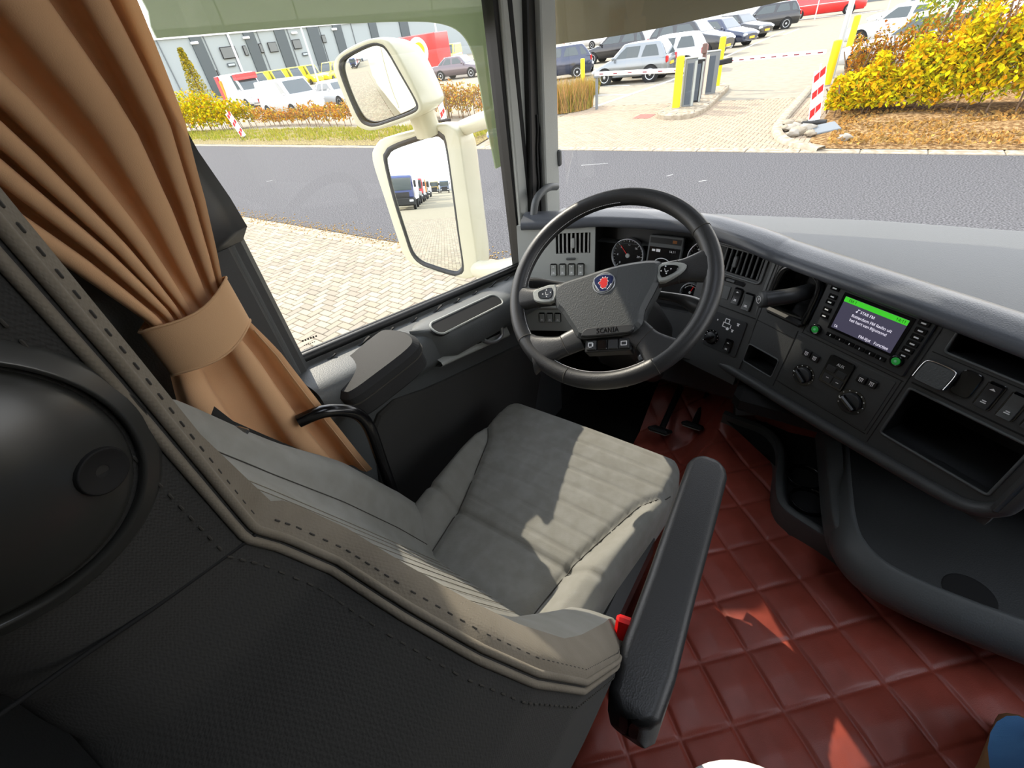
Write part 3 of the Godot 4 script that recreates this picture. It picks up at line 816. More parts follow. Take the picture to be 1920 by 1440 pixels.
# ---- steering wheel
func steering_wheel() -> void:
	var c := Vector3(-0.369, -0.444, -0.806); var a := 0.8717
	var n := Vector3(0, sin(a), cos(a)); var v := n.cross(Vector3.RIGHT)
	var xf := Transform3D(Basis(Vector3.RIGHT, v, n), c)
	var t := thing("steering_wheel", "four-spoke black leather steering wheel with a blue and red crest on its hub", "steering wheel", c - n * 0.06)
	var R := 0.2125
	var pts := []
	for i in 72: pts.append(xf * Vector3(cos(TAU * i / 72) * R, sin(TAU * i / 72) * R, 0.0))
	var rad := []
	for i in 72: rad.append(0.0185)
	var mb := MB.new(); mb.tube(pts, 0.0185, 14, true, false, rad); part("rim", mb, M.leather, t, "black leather wheel rim")
	# leather joints across the rim
	for ang: float in [44.2, 228.9, 267.0, 317.6, 95.0]:
		var q := deg_to_rad(ang); var o := xf * Vector3(cos(q) * R, sin(q) * R, 0); var rd := xf.basis * Vector3(cos(q), sin(q), 0)
		if ang == 95.0: continue
		var loop := []
		for k in 14: loop.append(o + (rd * cos(TAU * k / 14) + n * sin(TAU * k / 14)) * 0.0185)
		var b := MB.new(); b.tube(loop, 0.0012, 5, true, false); part("rim_joint", b, M.thread, t)
	var st := []
	for i in 150:
		var q := TAU * (0.28 + 0.5 * i / 150.0)
		st.append(Transform3D(Basis(n, q) * Basis.looking_at(xf.basis * Vector3(0, 1, 0), n), xf * Vector3(cos(q) * (R - 0.0178), sin(q) * (R - 0.0178), 0.006)))
	for i in 60:
		var q := TAU * (0.745 + 0.13 * i / 60.0)
		st.append(Transform3D(Basis(n, q) * Basis.looking_at(xf.basis * Vector3(0, 1, 0), n), xf * Vector3(cos(q) * (R - 0.0178), sin(q) * (R - 0.0178), 0.006)))
	var sb := MB.new(); sb.box(Vector3.ZERO, Vector3(0.001, 0.001, 0.0032), 0.0004)
	many("stitching", sb.mesh(), M.print, st, [], t)
	# spokes: flared arms from the hub to the rim, dished towards the column
	for s in [[Vector2(-0.085, -0.035), Vector2(-0.16, -0.062), Vector2(-0.206, -0.073), 0.026, 0.022, 0.042], [Vector2(0.09, 0.035), Vector2(0.15, 0.06), Vector2(0.198, 0.08), 0.027, 0.024, 0.046], [Vector2(-0.012, -0.125), Vector2(-0.05, -0.157), Vector2(-0.105, -0.188), 0.028, 0.024, 0.05], [Vector2(0.085, -0.08), Vector2(0.13, -0.1), Vector2(0.172, -0.122), 0.03, 0.026, 0.05]]:
		var p0: Vector2 = s[0]; var p1: Vector2 = s[1]; var p2: Vector2 = s[2]
		var line := spl([p0, p0.lerp(p1, 0.6), p1, p2], 4); var rows := []
		for i in line.size():
			var f := float(i) / (line.size() - 1)
			var p: Vector2 = line[i]; var p_next: Vector2 = line[mini(i + 1, line.size() - 1)]; var p_last: Vector2 = line[maxi(i - 1, 0)]
			var d: Vector2 = (p_next - p_last).normalized(); var w := Vector2(-d.y, d.x)
			var hw := lerpf(s[3], s[4], minf(f * 1.6, 1.0)) if f < 0.62 else lerpf(s[4], s[5], pow((f - 0.62) / 0.38, 1.6))
			var th := lerpf(0.012, 0.014, f); var row := PackedVector3Array(); var lift := lerpf(0.0, 0.002, f)
			for q in 14:
				var an := TAU * q / 14
				var e := Vector2(signf(cos(an)) * pow(absf(cos(an)), 0.7), signf(sin(an)) * pow(absf(sin(an)), 0.8))
				row.append(xf * Vector3(p.x + w.x * hw * e.x, p.y + w.y * hw * e.x, lift + th * e.y))
			rows.append(row)
		var b := MB.new(); b.grid(rows, true); b.fan(rows[0]); part("spoke", b, M.leather, t, "black leather-wrapped spoke")
		var jl := []
		for q in rows[int(rows.size() * 0.5)]: jl.append(c + (q - c) * 1.001)
		b = MB.new(); b.tube(jl, 0.001, 5, true, false); part("spoke_joint", b, M.thread, t)
	# hub pad
	var pl := PackedVector2Array()
	for q in spl([Vector2(-0.105, -0.028), Vector2(-0.05, 0.008), Vector2(0.022, 0.046), Vector2(0.09, 0.066), Vector2(0.106, 0.05), Vector2(0.111, 0.015), Vector2(0.104, -0.04), Vector2(0.108, -0.072), Vector2(0.088, -0.098), Vector2(0.04, -0.115), Vector2(-0.006, -0.13), Vector2(-0.03, -0.115), Vector2(-0.068, -0.085), Vector2(-0.09, -0.07)], 3, true): pl.append(q)
	mb = MB.new(); mb.x = xf; mb.prism(pl, -0.02, 0.022, 0.009); part("hub_pad", mb, M.pad, t, "dark grey soft hub pad")
	var seam := []
	for q in pl: seam.append(xf * Vector3(q.x, q.y, 0.012))
	mb = MB.new(); mb.tube(seam, 0.0012, 5, true, false); part("hub_gap", mb, M.void, t)
	# raised plate with the word
	var wp := PackedVector2Array()
	for q in spl([Vector2(-0.004, -0.124), Vector2(-0.002, -0.112), Vector2(0.014, -0.103), Vector2(0.086, -0.079), Vector2(0.098, -0.083), Vector2(0.094, -0.094), Vector2(0.078, -0.101), Vector2(0.008, -0.125)], 2, true): wp.append(q)
	mb = MB.new(); mb.x = xf; mb.prism(wp, 0.01, 0.0235, 0.002); part("name_bar", mb, M.plastic_smooth, t)
	text("lettering", "SCANIA", 0.0135, xf * Transform3D(Basis(Vector3(0, 0, 1), 0.33), Vector3(0.047, -0.102, 0.0238)), M.gloss, t)
	# crest: blue shield in bright rings with a red crowned beast's head
	var em := Transform3D(Basis(Vector3(0, 0, 1), 0.3), Vector3(0.003, -0.004, 0.0)); var ex := xf * em
	mb = MB.new(); mb.x = ex; mb.prism(circ(0.0245, 30), 0.02, 0.0232, 0.0008); var crest := part("crest", mb, M.silver, t, "silver-rimmed blue crest with a red animal head")
	mb = MB.new(); mb.x = ex; mb.prism(circ(0.0222, 30), 0.0225, 0.0234); part("dark_ring", mb, M.plastic_smooth, crest)
	var blue := mat(Color(0.05, 0.11, 0.3), 0.3)
	var sh := PackedVector2Array()
	for q in spl([Vector2(-0.019, 0.012), Vector2(0, 0.0185), Vector2(0.019, 0.012), Vector2(0.018, -0.002), Vector2(0.009, -0.017), Vector2(-0.009, -0.017), Vector2(-0.018, -0.002)], 3, true): sh.append(q)
	var so := PackedVector2Array()
	for q in sh: so.append(q * 1.1)
	mb = MB.new(); mb.x = ex; mb.prism(so, 0.023, 0.0242); part("shield_edge", mb, M.silver, crest)
	mb = MB.new(); mb.x = ex; mb.prism(sh, 0.0235, 0.0247); part("shield", mb, blue, crest)
	var hd := PackedVector2Array()
	for q in [Vector2(-0.001, -0.013), Vector2(0.003, -0.0115), Vector2(0.0055, -0.0125), Vector2(0.006, -0.008), Vector2(0.0085, -0.006), Vector2(0.0075, -0.001), Vector2(0.0095, 0.002), Vector2(0.007, 0.005), Vector2(0.008, 0.010), Vector2(0.0045, 0.0085), Vector2(0.003, 0.0125), Vector2(0.0005, 0.009), Vector2(-0.003, 0.012), Vector2(-0.0035, 0.0075), Vector2(-0.0075, 0.008), Vector2(-0.0055, 0.004), Vector2(-0.0095, 0.0015), Vector2(-0.0105, -0.0015), Vector2(-0.0065, -0.001), Vector2(-0.0085, -0.004), Vector2(-0.005, -0.0045), Vector2(-0.006, -0.009)]: hd.append(q)
	var ho := PackedVector2Array()
	for q in hd: ho.append(q * 1.14)
	mb = MB.new(); mb.x = ex; mb.prism(ho, 0.024, 0.0252); part("head_outline", mb, M.white, crest)
	mb = MB.new(); mb.x = ex; mb.prism(hd, 0.0245, 0.0257); part("beast_head", mb, M.red, crest)
	for s: float in [-1.0, 1.0]:
		mb = MB.new(); mb.tube([ex * Vector3(s * 0.0165, -0.004, 0.0245), ex * Vector3(s * 0.0125, -0.0115, 0.0245), ex * Vector3(s * 0.008, -0.0165, 0.0245)], 0.0009, 5); part("bright_line", mb, M.chrome, crest)
	# thumb pads on the upper spokes, button row under the pad
	for s in [[[Vector2(-0.153, -0.047), Vector2(-0.11, -0.025), Vector2(-0.097, -0.062), Vector2(-0.138, -0.073), Vector2(-0.152, -0.062)], Vector2(-0.12, -0.05)], [[Vector2(0.098, 0.054), Vector2(0.13, 0.066), Vector2(0.152, 0.064), Vector2(0.146, 0.044), Vector2(0.112, 0.02)], Vector2(0.118, 0.046)]]:
		var fp := PackedVector2Array()
		for q in spl(s[0], 3, true): fp.append(q)
		var b := MB.new(); b.x = xf; b.prism(fp, 0.0, 0.0185, 0.002); var pod := part("thumb_pod", b, M.plastic_grey, t, "satin grey thumb pod")
		var ip := PackedVector2Array()
		for q in fp: ip.append(s[1] + (q - s[1]) * 0.62)
		b = MB.new(); b.x = xf; b.prism(ip, 0.012, 0.0205, 0.001); part("thumb_button", b, M.gloss, pod)
		for k in 4:
			var o := Vector2(cos(k * PI / 2 + 0.4), sin(k * PI / 2 + 0.4)) * (0.0095 if k % 2 == 0 else 0.008)
			b = MB.new(); b.x = xf * Transform3D(Basis(Vector3(0, 0, 1), k * PI / 2 + 0.4), Vector3(s[1].x + o.x, s[1].y + o.y, 0.0205)); b.prism(PackedVector2Array([Vector2(-0.0012, -0.0018), Vector2(0.0018, 0), Vector2(-0.0012, 0.0018)]), 0, 0.0006); part("arrow_mark", b, M.print, pod)
		b = MB.new(); b.x = xf * Transform3D(Basis(Vector3(0, 0, 1), 0.5), Vector3(s[1].x, s[1].y, 0.0205)); b.box(Vector3(-0.002, 0, 0.0003), Vector3(0.001, 0.008, 0.0006)); b.box(Vector3(0.001, -0.0035, 0.0003), Vector3(0.006, 0.001, 0.0006)); part("page_mark", b, M.print, pod)
	var bx := xf * Transform3D(Basis(Vector3(0, 0, 1), 0.31), Vector3(0.053, -0.127, 0.0))
	mb = MB.new(); mb.x = bx; mb.prism(rrect(0.098, 0.03, 0.004), -0.02, 0.008, 0.002); var row := part("button_row", mb, M.black, t)
	for k in 4:
		mb = MB.new(); mb.x = bx; mb.prism(rrect(0.021, 0.021, 0.002, 2, Vector2(-0.034 + k * 0.0228, 0.0)), 0.005, 0.0115, 0.0015); part("button", mb, M.plastic_smooth if k != 1 else M.gloss, row)
	for q in [[-0.036, 0.0045, 0.01, 0.002], [-0.036, -0.0045, 0.006, 0.002], [-0.031, 0.0, 0.003, 0.007], [-0.04, 0.0, 0.002, 0.006], [0.034, 0.004, 0.012, 0.0015], [0.034, -0.004, 0.012, 0.0015], [0.0285, 0, 0.0015, 0.009], [0.0395, 0, 0.0015, 0.009]]:
		mb = MB.new(); mb.x = bx; mb.box(Vector3(q[0], q[1], 0.0118), Vector3(q[2], q[3], 0.0006)); part("button_mark", mb, M.print, row)
	# column behind the hub with stalks, ignition lock and keys
	var col := thing("steering_column", "black steering column with stalks and an ignition key hanging below the wheel", "steering column", c - n * 0.4)
	mb = MB.new(); var rows := []
	for q in [[-0.03, 0.05, 0.045], [-0.06, 0.07, 0.065], [-0.16, 0.078, 0.075], [-0.3, 0.085, 0.08], [-0.48, 0.06, 0.06]]:
		var rw := PackedVector3Array()
		for p in rrect(q[1] * 2, q[2] * 2, 0.03, 4): rw.append(xf * Vector3(p.x + 0.01, p.y - 0.03, q[0]))
		rows.append(rw)
	mb.grid(rows, true); mb.fan(rows[0]); part("shroud", mb, M.black, col)
	for s in [[[Vector3(0.06, 0.02, -0.06), Vector3(0.14, 0.02, -0.05), Vector3(0.19, 0.006, -0.045)], 0.009, 0.017], [[Vector3(-0.06, 0.01, -0.06), Vector3(-0.15, 0.0, -0.05), Vector3(-0.2, -0.01, -0.04)], 0.008, 0.013]]:
		var p3 := []
		for q in s[0]: p3.append(xf * q)
		var rad2 := []
		var sp := spl(p3, 5)
		for i in sp.size(): rad2.append(lerpf(s[1], s[2], smoothstep(0.4, 0.9, i / float(sp.size() - 1))))
		mb = MB.new(); mb.tube(sp, 0.01, 10, false, true, rad2); part("stalk", mb, M.plastic_smooth, col)
		var tip: Vector3 = sp[-1]
		mb = MB.new(); mb.disc(tip, (tip - (sp[-2] as Vector3)), s[2], 0.012, 0.003, 16); part("stalk_end", mb, M.plastic_smooth, col)
	var kp := B(1205, 668, 2, -0.83)
	mb = MB.new(); mb.disc(kp, Vector3(0.5, 0.3, 0.8), 0.012, 0.012, 0.002, 16); part("ignition_lock", mb, M.silver, col)
	mb = MB.new(); mb.x = Transform3D(Basis.from_euler(Vector3(0.3, 0.6, 0.4)), kp + Vector3(0.008, -0.006, 0.02)); mb.box(Vector3(0, 0, 0), Vector3(0.022, 0.03, 0.006), 0.002); part("key", mb, M.black, col)
	mb = MB.new(); mb.tube(spl([kp + Vector3(0.0, -0.02, 0.025), kp + Vector3(-0.01, -0.05, 0.03), kp + Vector3(-0.025, -0.08, 0.025)], 4), 0.0035, 6); part("key_strap", mb, M.silver, col)
	mb = MB.new(); mb.x = Transform3D(Basis.from_euler(Vector3(0.5, 0.2, 0.4)), kp + Vector3(0.008, -0.02, 0.03)); mb.box(Vector3.ZERO, Vector3(0.012, 0.016, 0.004), 0.001); part("key_tag", mb, M.red, col)

# ---- dashboard
func holed(f: Transform3D, r: Array, holes: Array, thick: float) -> MB:
	# a flat panel r = [u0, u1, w0, w1] in frame f with rectangular openings
	var us := [r[0], r[1]]; var ws := [r[2], r[3]]
	for h in holes: us += [h[0], h[1]]; ws += [h[2], h[3]]
	us.sort(); ws.sort()
	var b := MB.new(); b.x = f
	for i in us.size() - 1:
		for j in ws.size() - 1:
			if us[i + 1] - us[i] < 1e-5 or ws[j + 1] - ws[j] < 1e-5: continue
			var m := Vector2((us[i] + us[i + 1]) * 0.5, (ws[j] + ws[j + 1]) * 0.5); var inside := false
			for h in holes:
				if m.x > h[0] and m.x < h[1] and m.y > h[2] and m.y < h[3]: inside = true
			if inside: continue
			b.box(Vector3(m.x, m.y, -thick * 0.5), Vector3(us[i + 1] - us[i], ws[j + 1] - ws[j], thick))
	return b
func recess(f: Transform3D, h: Array, deep: float) -> MB:
	var b := MB.new(); b.x = f
	var w := 0.002
	b.box(Vector3((h[0] + h[1]) * 0.5, (h[2] + h[3]) * 0.5, -deep), Vector3(h[1] - h[0] + w * 2, h[3] - h[2] + w * 2, w))
	for s in [[h[0] - w * 0.5, h[1] + w * 0.5]]:
		for u: float in s: b.box(Vector3(u, (h[2] + h[3]) * 0.5, -deep * 0.5 - 0.0005), Vector3(w, h[3] - h[2] + w * 2, deep))
	for v: float in [h[2] - w * 0.5, h[3] + w * 0.5]: b.box(Vector3((h[0] + h[1]) * 0.5, v, -deep * 0.5 - 0.0005), Vector3(h[1] - h[0], w, deep))
	return b
func rim(f: Transform3D, h: Array, w: float, high: float, r := 0.008) -> MB:
	# a raised rounded surround
	var b := MB.new(); var pts := []
	for q in rrect(h[1] - h[0] + w, h[3] - h[2] + w, r, 4, Vector2((h[0] + h[1]) * 0.5, (h[2] + h[3]) * 0.5)): pts.append(f * Vector3(q.x, q.y, high * 0.3))
	b.tube(pts, w * 0.5, 8, true, false)
	return b
func rocker(f: Transform3D, u: float, v: float, w: float, h: float, m: Material, to: Node3D, marks := 1) -> void:
	var b := MB.new(); b.x = f; b.prism(rrect(w + 0.006, h + 0.006, 0.005, 3, Vector2(u, v)), 0.0, 0.0015, 0.0005); var fr := part("switch", b, M.gloss, to)
	b = MB.new(); b.x = f; var rows := []
	for i in 7:
		var t := i / 6.0; var y := lerpf(-0.5, 0.5, t) * h
		var z := 0.004 + 0.004 * absf(t - 0.45) * 2.0
		var row := PackedVector3Array()
		for q in [[-0.5, 0.0], [-0.5, z * 0.8], [-0.44, z], [0.44, z], [0.5, z * 0.8], [0.5, 0.0]]: row.append(Vector3(u + q[0] * w, v + y, q[1]))
		rows.append(row)
	b.grid(rows); part("rocker", b, m, fr)
	if marks > 0:
		b = MB.new(); b.x = f
		b.box(Vector3(u, v - h * 0.27, 0.0073), Vector3(w * 0.4, w * 0.09, 0.0005)); b.box(Vector3(u, v - h * 0.20, 0.0068), Vector3(w * 0.3, w * 0.09, 0.0005))
		if marks > 1: b.prism(PackedVector2Array([Vector2(u - w * 0.2, v + h * 0.28), Vector2(u + w * 0.2, v + h * 0.28), Vector2(u, v + h * 0.36)]), 0.0055, 0.0078)
		part("symbol", b, M.print, fr)
func dial(f: Transform3D, u: float, v: float, r: float, to: Node3D, turn: float) -> void:
	var b := MB.new(); b.x = f; b.prism(circ(r * 1.35, 30, Vector2(u, v)), 0.0, 0.0012); var k := part("dial", b, M.gloss, to)
	b = MB.new(); b.lathe(f * Vector3(u, v, 0), f.basis.z, [Vector2(r, 0.0), Vector2(r * 0.98, 0.006), Vector2(r * 0.9, 0.009), Vector2(0, 0.0095)], 28); part("knob_skirt", b, M.plastic_smooth, k)
	b = MB.new(); b.x = f * Transform3D(Basis(Vector3(0, 0, 1), turn), Vector3(u, v, 0)); b.box(Vector3(0, 0, 0.014), Vector3(r * 1.9, r * 0.5, 0.014), 0.003); part("grip", b, M.gloss, k)
	b = MB.new(); b.x = f * Transform3D(Basis(Vector3(0, 0, 1), turn), Vector3(u, v, 0)); b.box(Vector3(-r * 0.82, 0, 0.0213), Vector3(r * 0.22, r * 0.1, 0.0006)); part("pointer", b, M.print, k)
	b = MB.new(); b.x = f
	for i in 9:
		var a := deg_to_rad(210.0 - i * 30.0); b.prism(circ(r * 0.06, 6, Vector2(u + cos(a) * r * 1.2, v + sin(a) * r * 1.2)), 0.001, 0.0016)
	part("scale_marks", b, M.print, k)

func dashboard() -> void:
	var D := frame(Vector3(-0.088, -0.486, -1.17), 30.7, 10); var C := frame(Vector3(-0.42, -0.51, -1.225), 0, 12)
	var VL := frame(Vector3(-0.66, -0.5, -1.17), -22, 12); var VR := frame(Vector3(-0.266, -0.512, -1.235), 20, 12)
	var t := thing("dashboard", "dark grey wrap-round dashboard with air vents, gauges, switches and open shelves", "dashboard", Vector3(0.1, -1.0, -1.3))
	# soft top with a rolled front lip
	var path := [[-0.8, -0.452, -1.118], [-0.77, -0.452, -1.13], [-0.66, -0.452, -1.172], [-0.59, -0.45, -1.2], [-0.52, -0.449, -1.212], [-0.4, -0.448, -1.222], [-0.3, -0.45, -1.222], [-0.24, -0.456, -1.212], [-0.17, -0.464, -1.19], [-0.115, -0.472, -1.168], [-0.09, -0.476, -1.16], [-0.05, -0.478, -1.14], [0.1, -0.478, -1.05], [0.25, -0.479, -0.962], [0.36, -0.48, -0.895], [0.41, -0.481, -0.875], [0.46, -0.483, -0.885], [0.55, -0.485, -0.93], [0.75, -0.485, -1.0], [1.0, -0.485, -1.05], [1.36, -0.485, -1.1]]
	var pv := []
	for q in path: pv.append(Vector3(q[0], q[1], q[2]))
	pv = spl(pv, 4)
	var rows := []
	for i in pv.size():
		var d: Vector3 = pv[mini(i + 1, pv.size() - 1)] - pv[maxi(i - 1, 0)]
		var n := Vector3(-d.z, 0, d.x).normalized()
		var row := PackedVector3Array()
		for q in spl([Vector2(-0.02, -0.03), Vector2(0.002, -0.026), Vector2(0.010, -0.018), Vector2(0.009, -0.008), Vector2(0.0, 0.0), Vector2(-0.02, 0.003), Vector2(-0.075, 0.004), Vector2(-0.13, -0.02), Vector2(-0.24, -0.1)], 3):
			row.append(pv[i] + n * q.x + Vector3(0, q.y, 0))
		rows.append(row)
	var mb := MB.new(); mb.grid(rows); part("top_pad", mb, mat(Color(0.3, 0.31, 0.33), 0.34, 0.0, {"bump": M.plastic.heightmap_texture, "scale": 14.0, "deep": 0.02}), t, "smooth dark top pad with a rolled lip")
	mb = MB.new(); mb.grid([PackedVector3Array([Vector3(-0.92, -0.53, -1.2), Vector3(0.1, -0.54, -1.3), Vector3(0.5, -0.55, -1.1), Vector3(1.4, -0.55, -1.2)]), PackedVector3Array([Vector3(-0.92, -0.57, -1.6), Vector3(0.1, -0.57, -1.72), Vector3(0.5, -0.57, -1.72), Vector3(1.4, -0.57, -1.6)])]); part("windscreen_shelf", mb, M.plastic_mid, t)
	# body behind the faces, down to the bulkhead
	part("body", boxes([[-0.84, -0.98, -1.56, 0.5, -0.62, -1.36], [0.42, -0.84, -1.56, 1.34, -0.6, -1.05, 0.03]]), M.black, t)
	# --- vent panel at the door side
	var hv := [-0.043, 0.064, -0.053, 0.008]
	part("vent_panel", holed(VL, [-0.165, 0.078, -0.31, 0.035], [hv], 0.02), M.plastic_grey, t, "pale grey vent panel by the door")
	vent(VL, hv, 8, t, M.plastic_grey)
	mb = MB.new(); mb.x = VL; mb.box(Vector3(0.004, -0.069, 0.002), Vector3(0.03, 0.007, 0.006), 0.002); part("vent_roller", mb, M.plastic_mid, t)
	for k in 4: rocker(VL, -0.051 + k * 0.0287, -0.103, 0.017, 0.034, M.plastic_grey, t, 2)
	for k in 3: rocker(VL, -0.095 + k * 0.027, -0.262, 0.017, 0.028, M.plastic_grey, t, 1)
	mb = MB.new(); mb.x = VL; mb.box(Vector3(-0.04, -0.225, 0.004), Vector3(0.2, 0.012, 0.012), 0.003); part("panel_ledge", mb, M.plastic_grey, t)
	# --- instrument binnacle
	var hc := [-0.178, 0.19, -0.19, 0.034]
	part("binnacle", holed(C, [-0.185, 0.2, -0.33, 0.05], [hc], 0.02), M.plastic, t)
	part("binnacle_well", recess(C, hc, 0.055), M.black, t)
	var CI := C.translated_local(Vector3(0, 0, -0.03))
	for g in [[-0.079, -0.056, 0.052, 2.3], [0.15, -0.036, 0.052, 0.6], [0.125, -0.136, 0.028, 1.2], [-0.02, -0.125, 0.028, 1.8]]:
		var b := MB.new(); b.lathe(CI * Vector3(g[0], g[1], 0), CI.basis.z, [Vector2(g[2], -0.015), Vector2(g[2], 0.004), Vector2(g[2] * 0.965, 0.007), Vector2(g[2] * 0.92, 0.004), Vector2(g[2] * 0.9, -0.001)], 40); var ga := part("gauge", b, M.silver, t, "round gauge in a bright ring")
		b = MB.new(); b.x = CI; b.prism(circ(g[2] * 0.93, 36, Vector2(g[0], g[1])), -0.015, -0.002); part("gauge_face", b, M.gloss, ga)
		b = MB.new(); b.x = CI
		for i in 25:
			var a := deg_to_rad(225.0 - i * 11.25); var long := i % 4 == 0
			var r1: float = g[2] * 0.9; var r0: float = g[2] * (0.78 if long else 0.84); var hw: float = 0.0006 if long else 0.0004
			var dv := Vector2(cos(a), sin(a)); var nv := Vector2(-dv.y, dv.x) * hw; var o := Vector2(g[0], g[1])
			b.prism(PackedVector2Array([o + dv * r0 - nv, o + dv * r1 - nv, o + dv * r1 + nv, o + dv * r0 + nv]), -0.002, -0.0012)
		part("scale_marks", b, M.print, ga)
		if g[2] > 0.04:
			for i in 7:
				var a := deg_to_rad(225.0 - i * 45.0)
				text("numeral", str(i * 4) if g[0] < 0 else str(i * 20), 0.008, CI.translated_local(Vector3(g[0] + cos(a) * g[2] * 0.64, g[1] + sin(a) * g[2] * 0.64, -0.0015)), M.print, ga)
		else:
			var b3 := MB.new(); var arc := []
			for i in 12: arc.append(CI * Vector3(g[0] + cos(2.6 - i * 0.2) * g[2] * 0.7, g[1] + sin(2.6 - i * 0.2) * g[2] * 0.7, -0.001))
			b3.tube(arc, 0.0009, 5); part("scale_arc", b3, M.print, ga)
		b = MB.new(); b.x = CI * Transform3D(Basis(Vector3(0, 0, 1), g[3]), Vector3(g[0], g[1], 0)); b.box(Vector3(g[2] * 0.36, 0, 0.0005), Vector3(g[2] * 0.74, 0.0018, 0.001)); part("needle", b, M.red, ga)
		b = MB.new(); b.x = CI; b.prism(circ(g[2] * 0.13, 14, Vector2(g[0], g[1])), -0.001, 0.003, 0.001); part("needle_cap", b, M.plastic_grey, ga)
	mb = MB.new(); mb.x = CI; mb.prism(rrect(0.1, 0.085, 0.004, 2, Vector2(0.032, -0.028)), -0.01, 0.004, 0.002); var disp := part("centre_display", mb, M.plastic_mid, t)
	mb = MB.new(); mb.x = CI; mb.box(Vector3(0.032, -0.043, 0.004), Vector3(0.09, 0.05, 0.001)); part("display_glass", mb, M.gloss, disp)
	mb = MB.new(); mb.x = CI; mb.box(Vector3(0.032, 0.0, 0.004), Vector3(0.09, 0.016, 0.001)); part("lamp_strip", mb, M.black, disp)
	mb = MB.new(); mb.x = CI; mb.box(Vector3(0.058, 0.0, 0.0048), Vector3(0.012, 0.008, 0.0006)); part("warning_lamp", mb, mat(Color(0.5, 0.3, 0.1), 0.4), disp)
	for q in [[0.0, -0.028, 0.01, 0.006], [0.014, -0.028, 0.012, 0.008]]:
		mb = MB.new(); mb.x = CI; mb.box(Vector3(q[0], q[1], 0.0048), Vector3(q[2], q[3], 0.0006)); part("display_mark", mb, M.print, disp)
	text("display_figures", "14.11", 0.008, CI.translated_local(Vector3(0.056, -0.028, 0.005)), M.print, disp)
	mb = MB.new(); var ar := []
	for i in 14: ar.append(CI * Vector3(0.03 + cos(PI - i * 0.24) * 0.022, -0.063 + sin(PI - i * 0.24) * 0.014, 0.005))
	mb.tube(ar, 0.0012, 5); part("display_arc", mb, M.print, disp)
	# --- vent and switch panel beyond the wheel
	var hr := [0.012, 0.158, -0.047, 0.012]
	part("vent_panel", holed(VR, [-0.005, 0.19, -0.34, 0.04], [hr], 0.02), M.plastic, t, "dark grey vent panel between gauges and radio")
	vent(VR, hr, 10, t, M.plastic_mid)
	part("vent_surround", rim(VR, [0.008, 0.162, -0.051, 0.016], 0.006, 0.004, 0.01), M.plastic_mid, t)
	mb = MB.new(); mb.x = VR; mb.prism(rrect(0.06, 0.012, 0.005, 3, Vector2(0.1, -0.066)), 0, 0.002, 0.0005); part("roller_housing", mb, M.gloss, t)
	mb = MB.new(); mb.x = VR; mb.box(Vector3(0.09, -0.066, 0.003), Vector3(0.026, 0.007, 0.005), 0.002); part("vent_roller", mb, M.plastic_mid, t)
	mb = MB.new(); mb.x = VR; mb.box(Vector3(0.085, -0.1, 0.001), Vector3(0.024, 0.036, 0.003), 0.001); part("blank_switch", mb, M.plastic_mid, t)
	rocker(VR, 0.12, -0.1, 0.02, 0.04, M.plastic_smooth, t, 2); rocker(VR, 0.152, -0.105, 0.022, 0.042, M.plastic_mid, t, 1)
	mb = MB.new(); mb.x = VR; mb.box(Vector3(0.09, -0.14, 0.001), Vector3(0.19, 0.0018, 0.003)); part("panel_gap", mb, M.void, t)
	mb = MB.new(); mb.x = VR; mb.prism(rrect(0.105, 0.105, 0.006, 3, Vector2(0.118, -0.21)), 0, 0.003, 0.001); var lp := part("light_panel", mb, M.plastic_smooth, t)
	dial(VR.translated_local(Vector3(0, 0, 0.003)), 0.088, -0.232, 0.016, lp, 0.6)
	rocker(VR.translated_local(Vector3(0, 0, 0.003)), 0.142, -0.237, 0.018, 0.034, M.black, lp, 2)
	mb = MB.new(); mb.x = VR
	for q in [[0.118, -0.178, 0.02, 0.0022], [0.118, -0.166, 0.012, 0.002], [0.1085, -0.184, 0.002, 0.014], [0.1235, -0.172, 0.002, 0.012], [0.112, -0.172, 0.002, 0.012], [0.131, -0.184, 0.002, 0.01], [0.114, -0.19, 0.008, 0.002], [0.149, -0.168, 0.008, 0.002], [0.149, -0.172, 0.005, 0.005], [0.139, -0.19, 0.007, 0.002], [0.139, -0.194, 0.004, 0.005], [0.09, -0.178, 0.003, 0.004]]:
		mb.box(Vector3(q[0], q[1], 0.0034), Vector3(q[2], q[3], 0.0008))
	mb.prism(circ(0.0042, 10, Vector2(0.124, -0.192)), 0.003, 0.004); part("lorry_symbol", mb, M.print, lp)
	# --- driver-facing centre panel
	var hb := [0.026, 0.118, -0.118, -0.016]; var hs := [0.378, 0.556, -0.058, -0.012]; var ho := [0.366, 0.548, -0.262, -0.152]; var hk := [0.012, 0.1, -0.285, -0.236]
	part("centre_panel", holed(D, [0.0, 0.575, -0.32, 0.006], [hb, hs, ho, hk], 0.02), M.plastic, t, "dark grey centre panel turned to the driver")
	mb = MB.new(); mb.x = D; mb.box(Vector3(-0.006, -0.157, -0.03), Vector3(0.012, 0.33, 0.062), 0.003); part("panel_edge", mb, M.plastic_mid, t)
	mb = MB.new(); mb.x = D; mb.box(Vector3(0.572, -0.14, -0.1), Vector3(0.014, 0.28, 0.24), 0.006); part("panel_edge", mb, M.plastic, t)
	part("upper_shelf", recess(D, hs, 0.16), M.plastic_smooth, t, "dark open shelf above the switches")
	part("lower_shelf", recess(D, ho, 0.2), M.plastic_smooth, t, "large dark open shelf")
	part("cubby", recess(D, hk, 0.06), M.void, t, "small dark cubby")
	part("brake_well", recess(D, hb, 0.05), M.gloss, t)
	for q in [[hs, 0.005], [ho, 0.006], [hk, 0.004]]: part("shelf_rim", rim(D, q[0], q[1], 0.001, 0.006), M.plastic_mid, t)
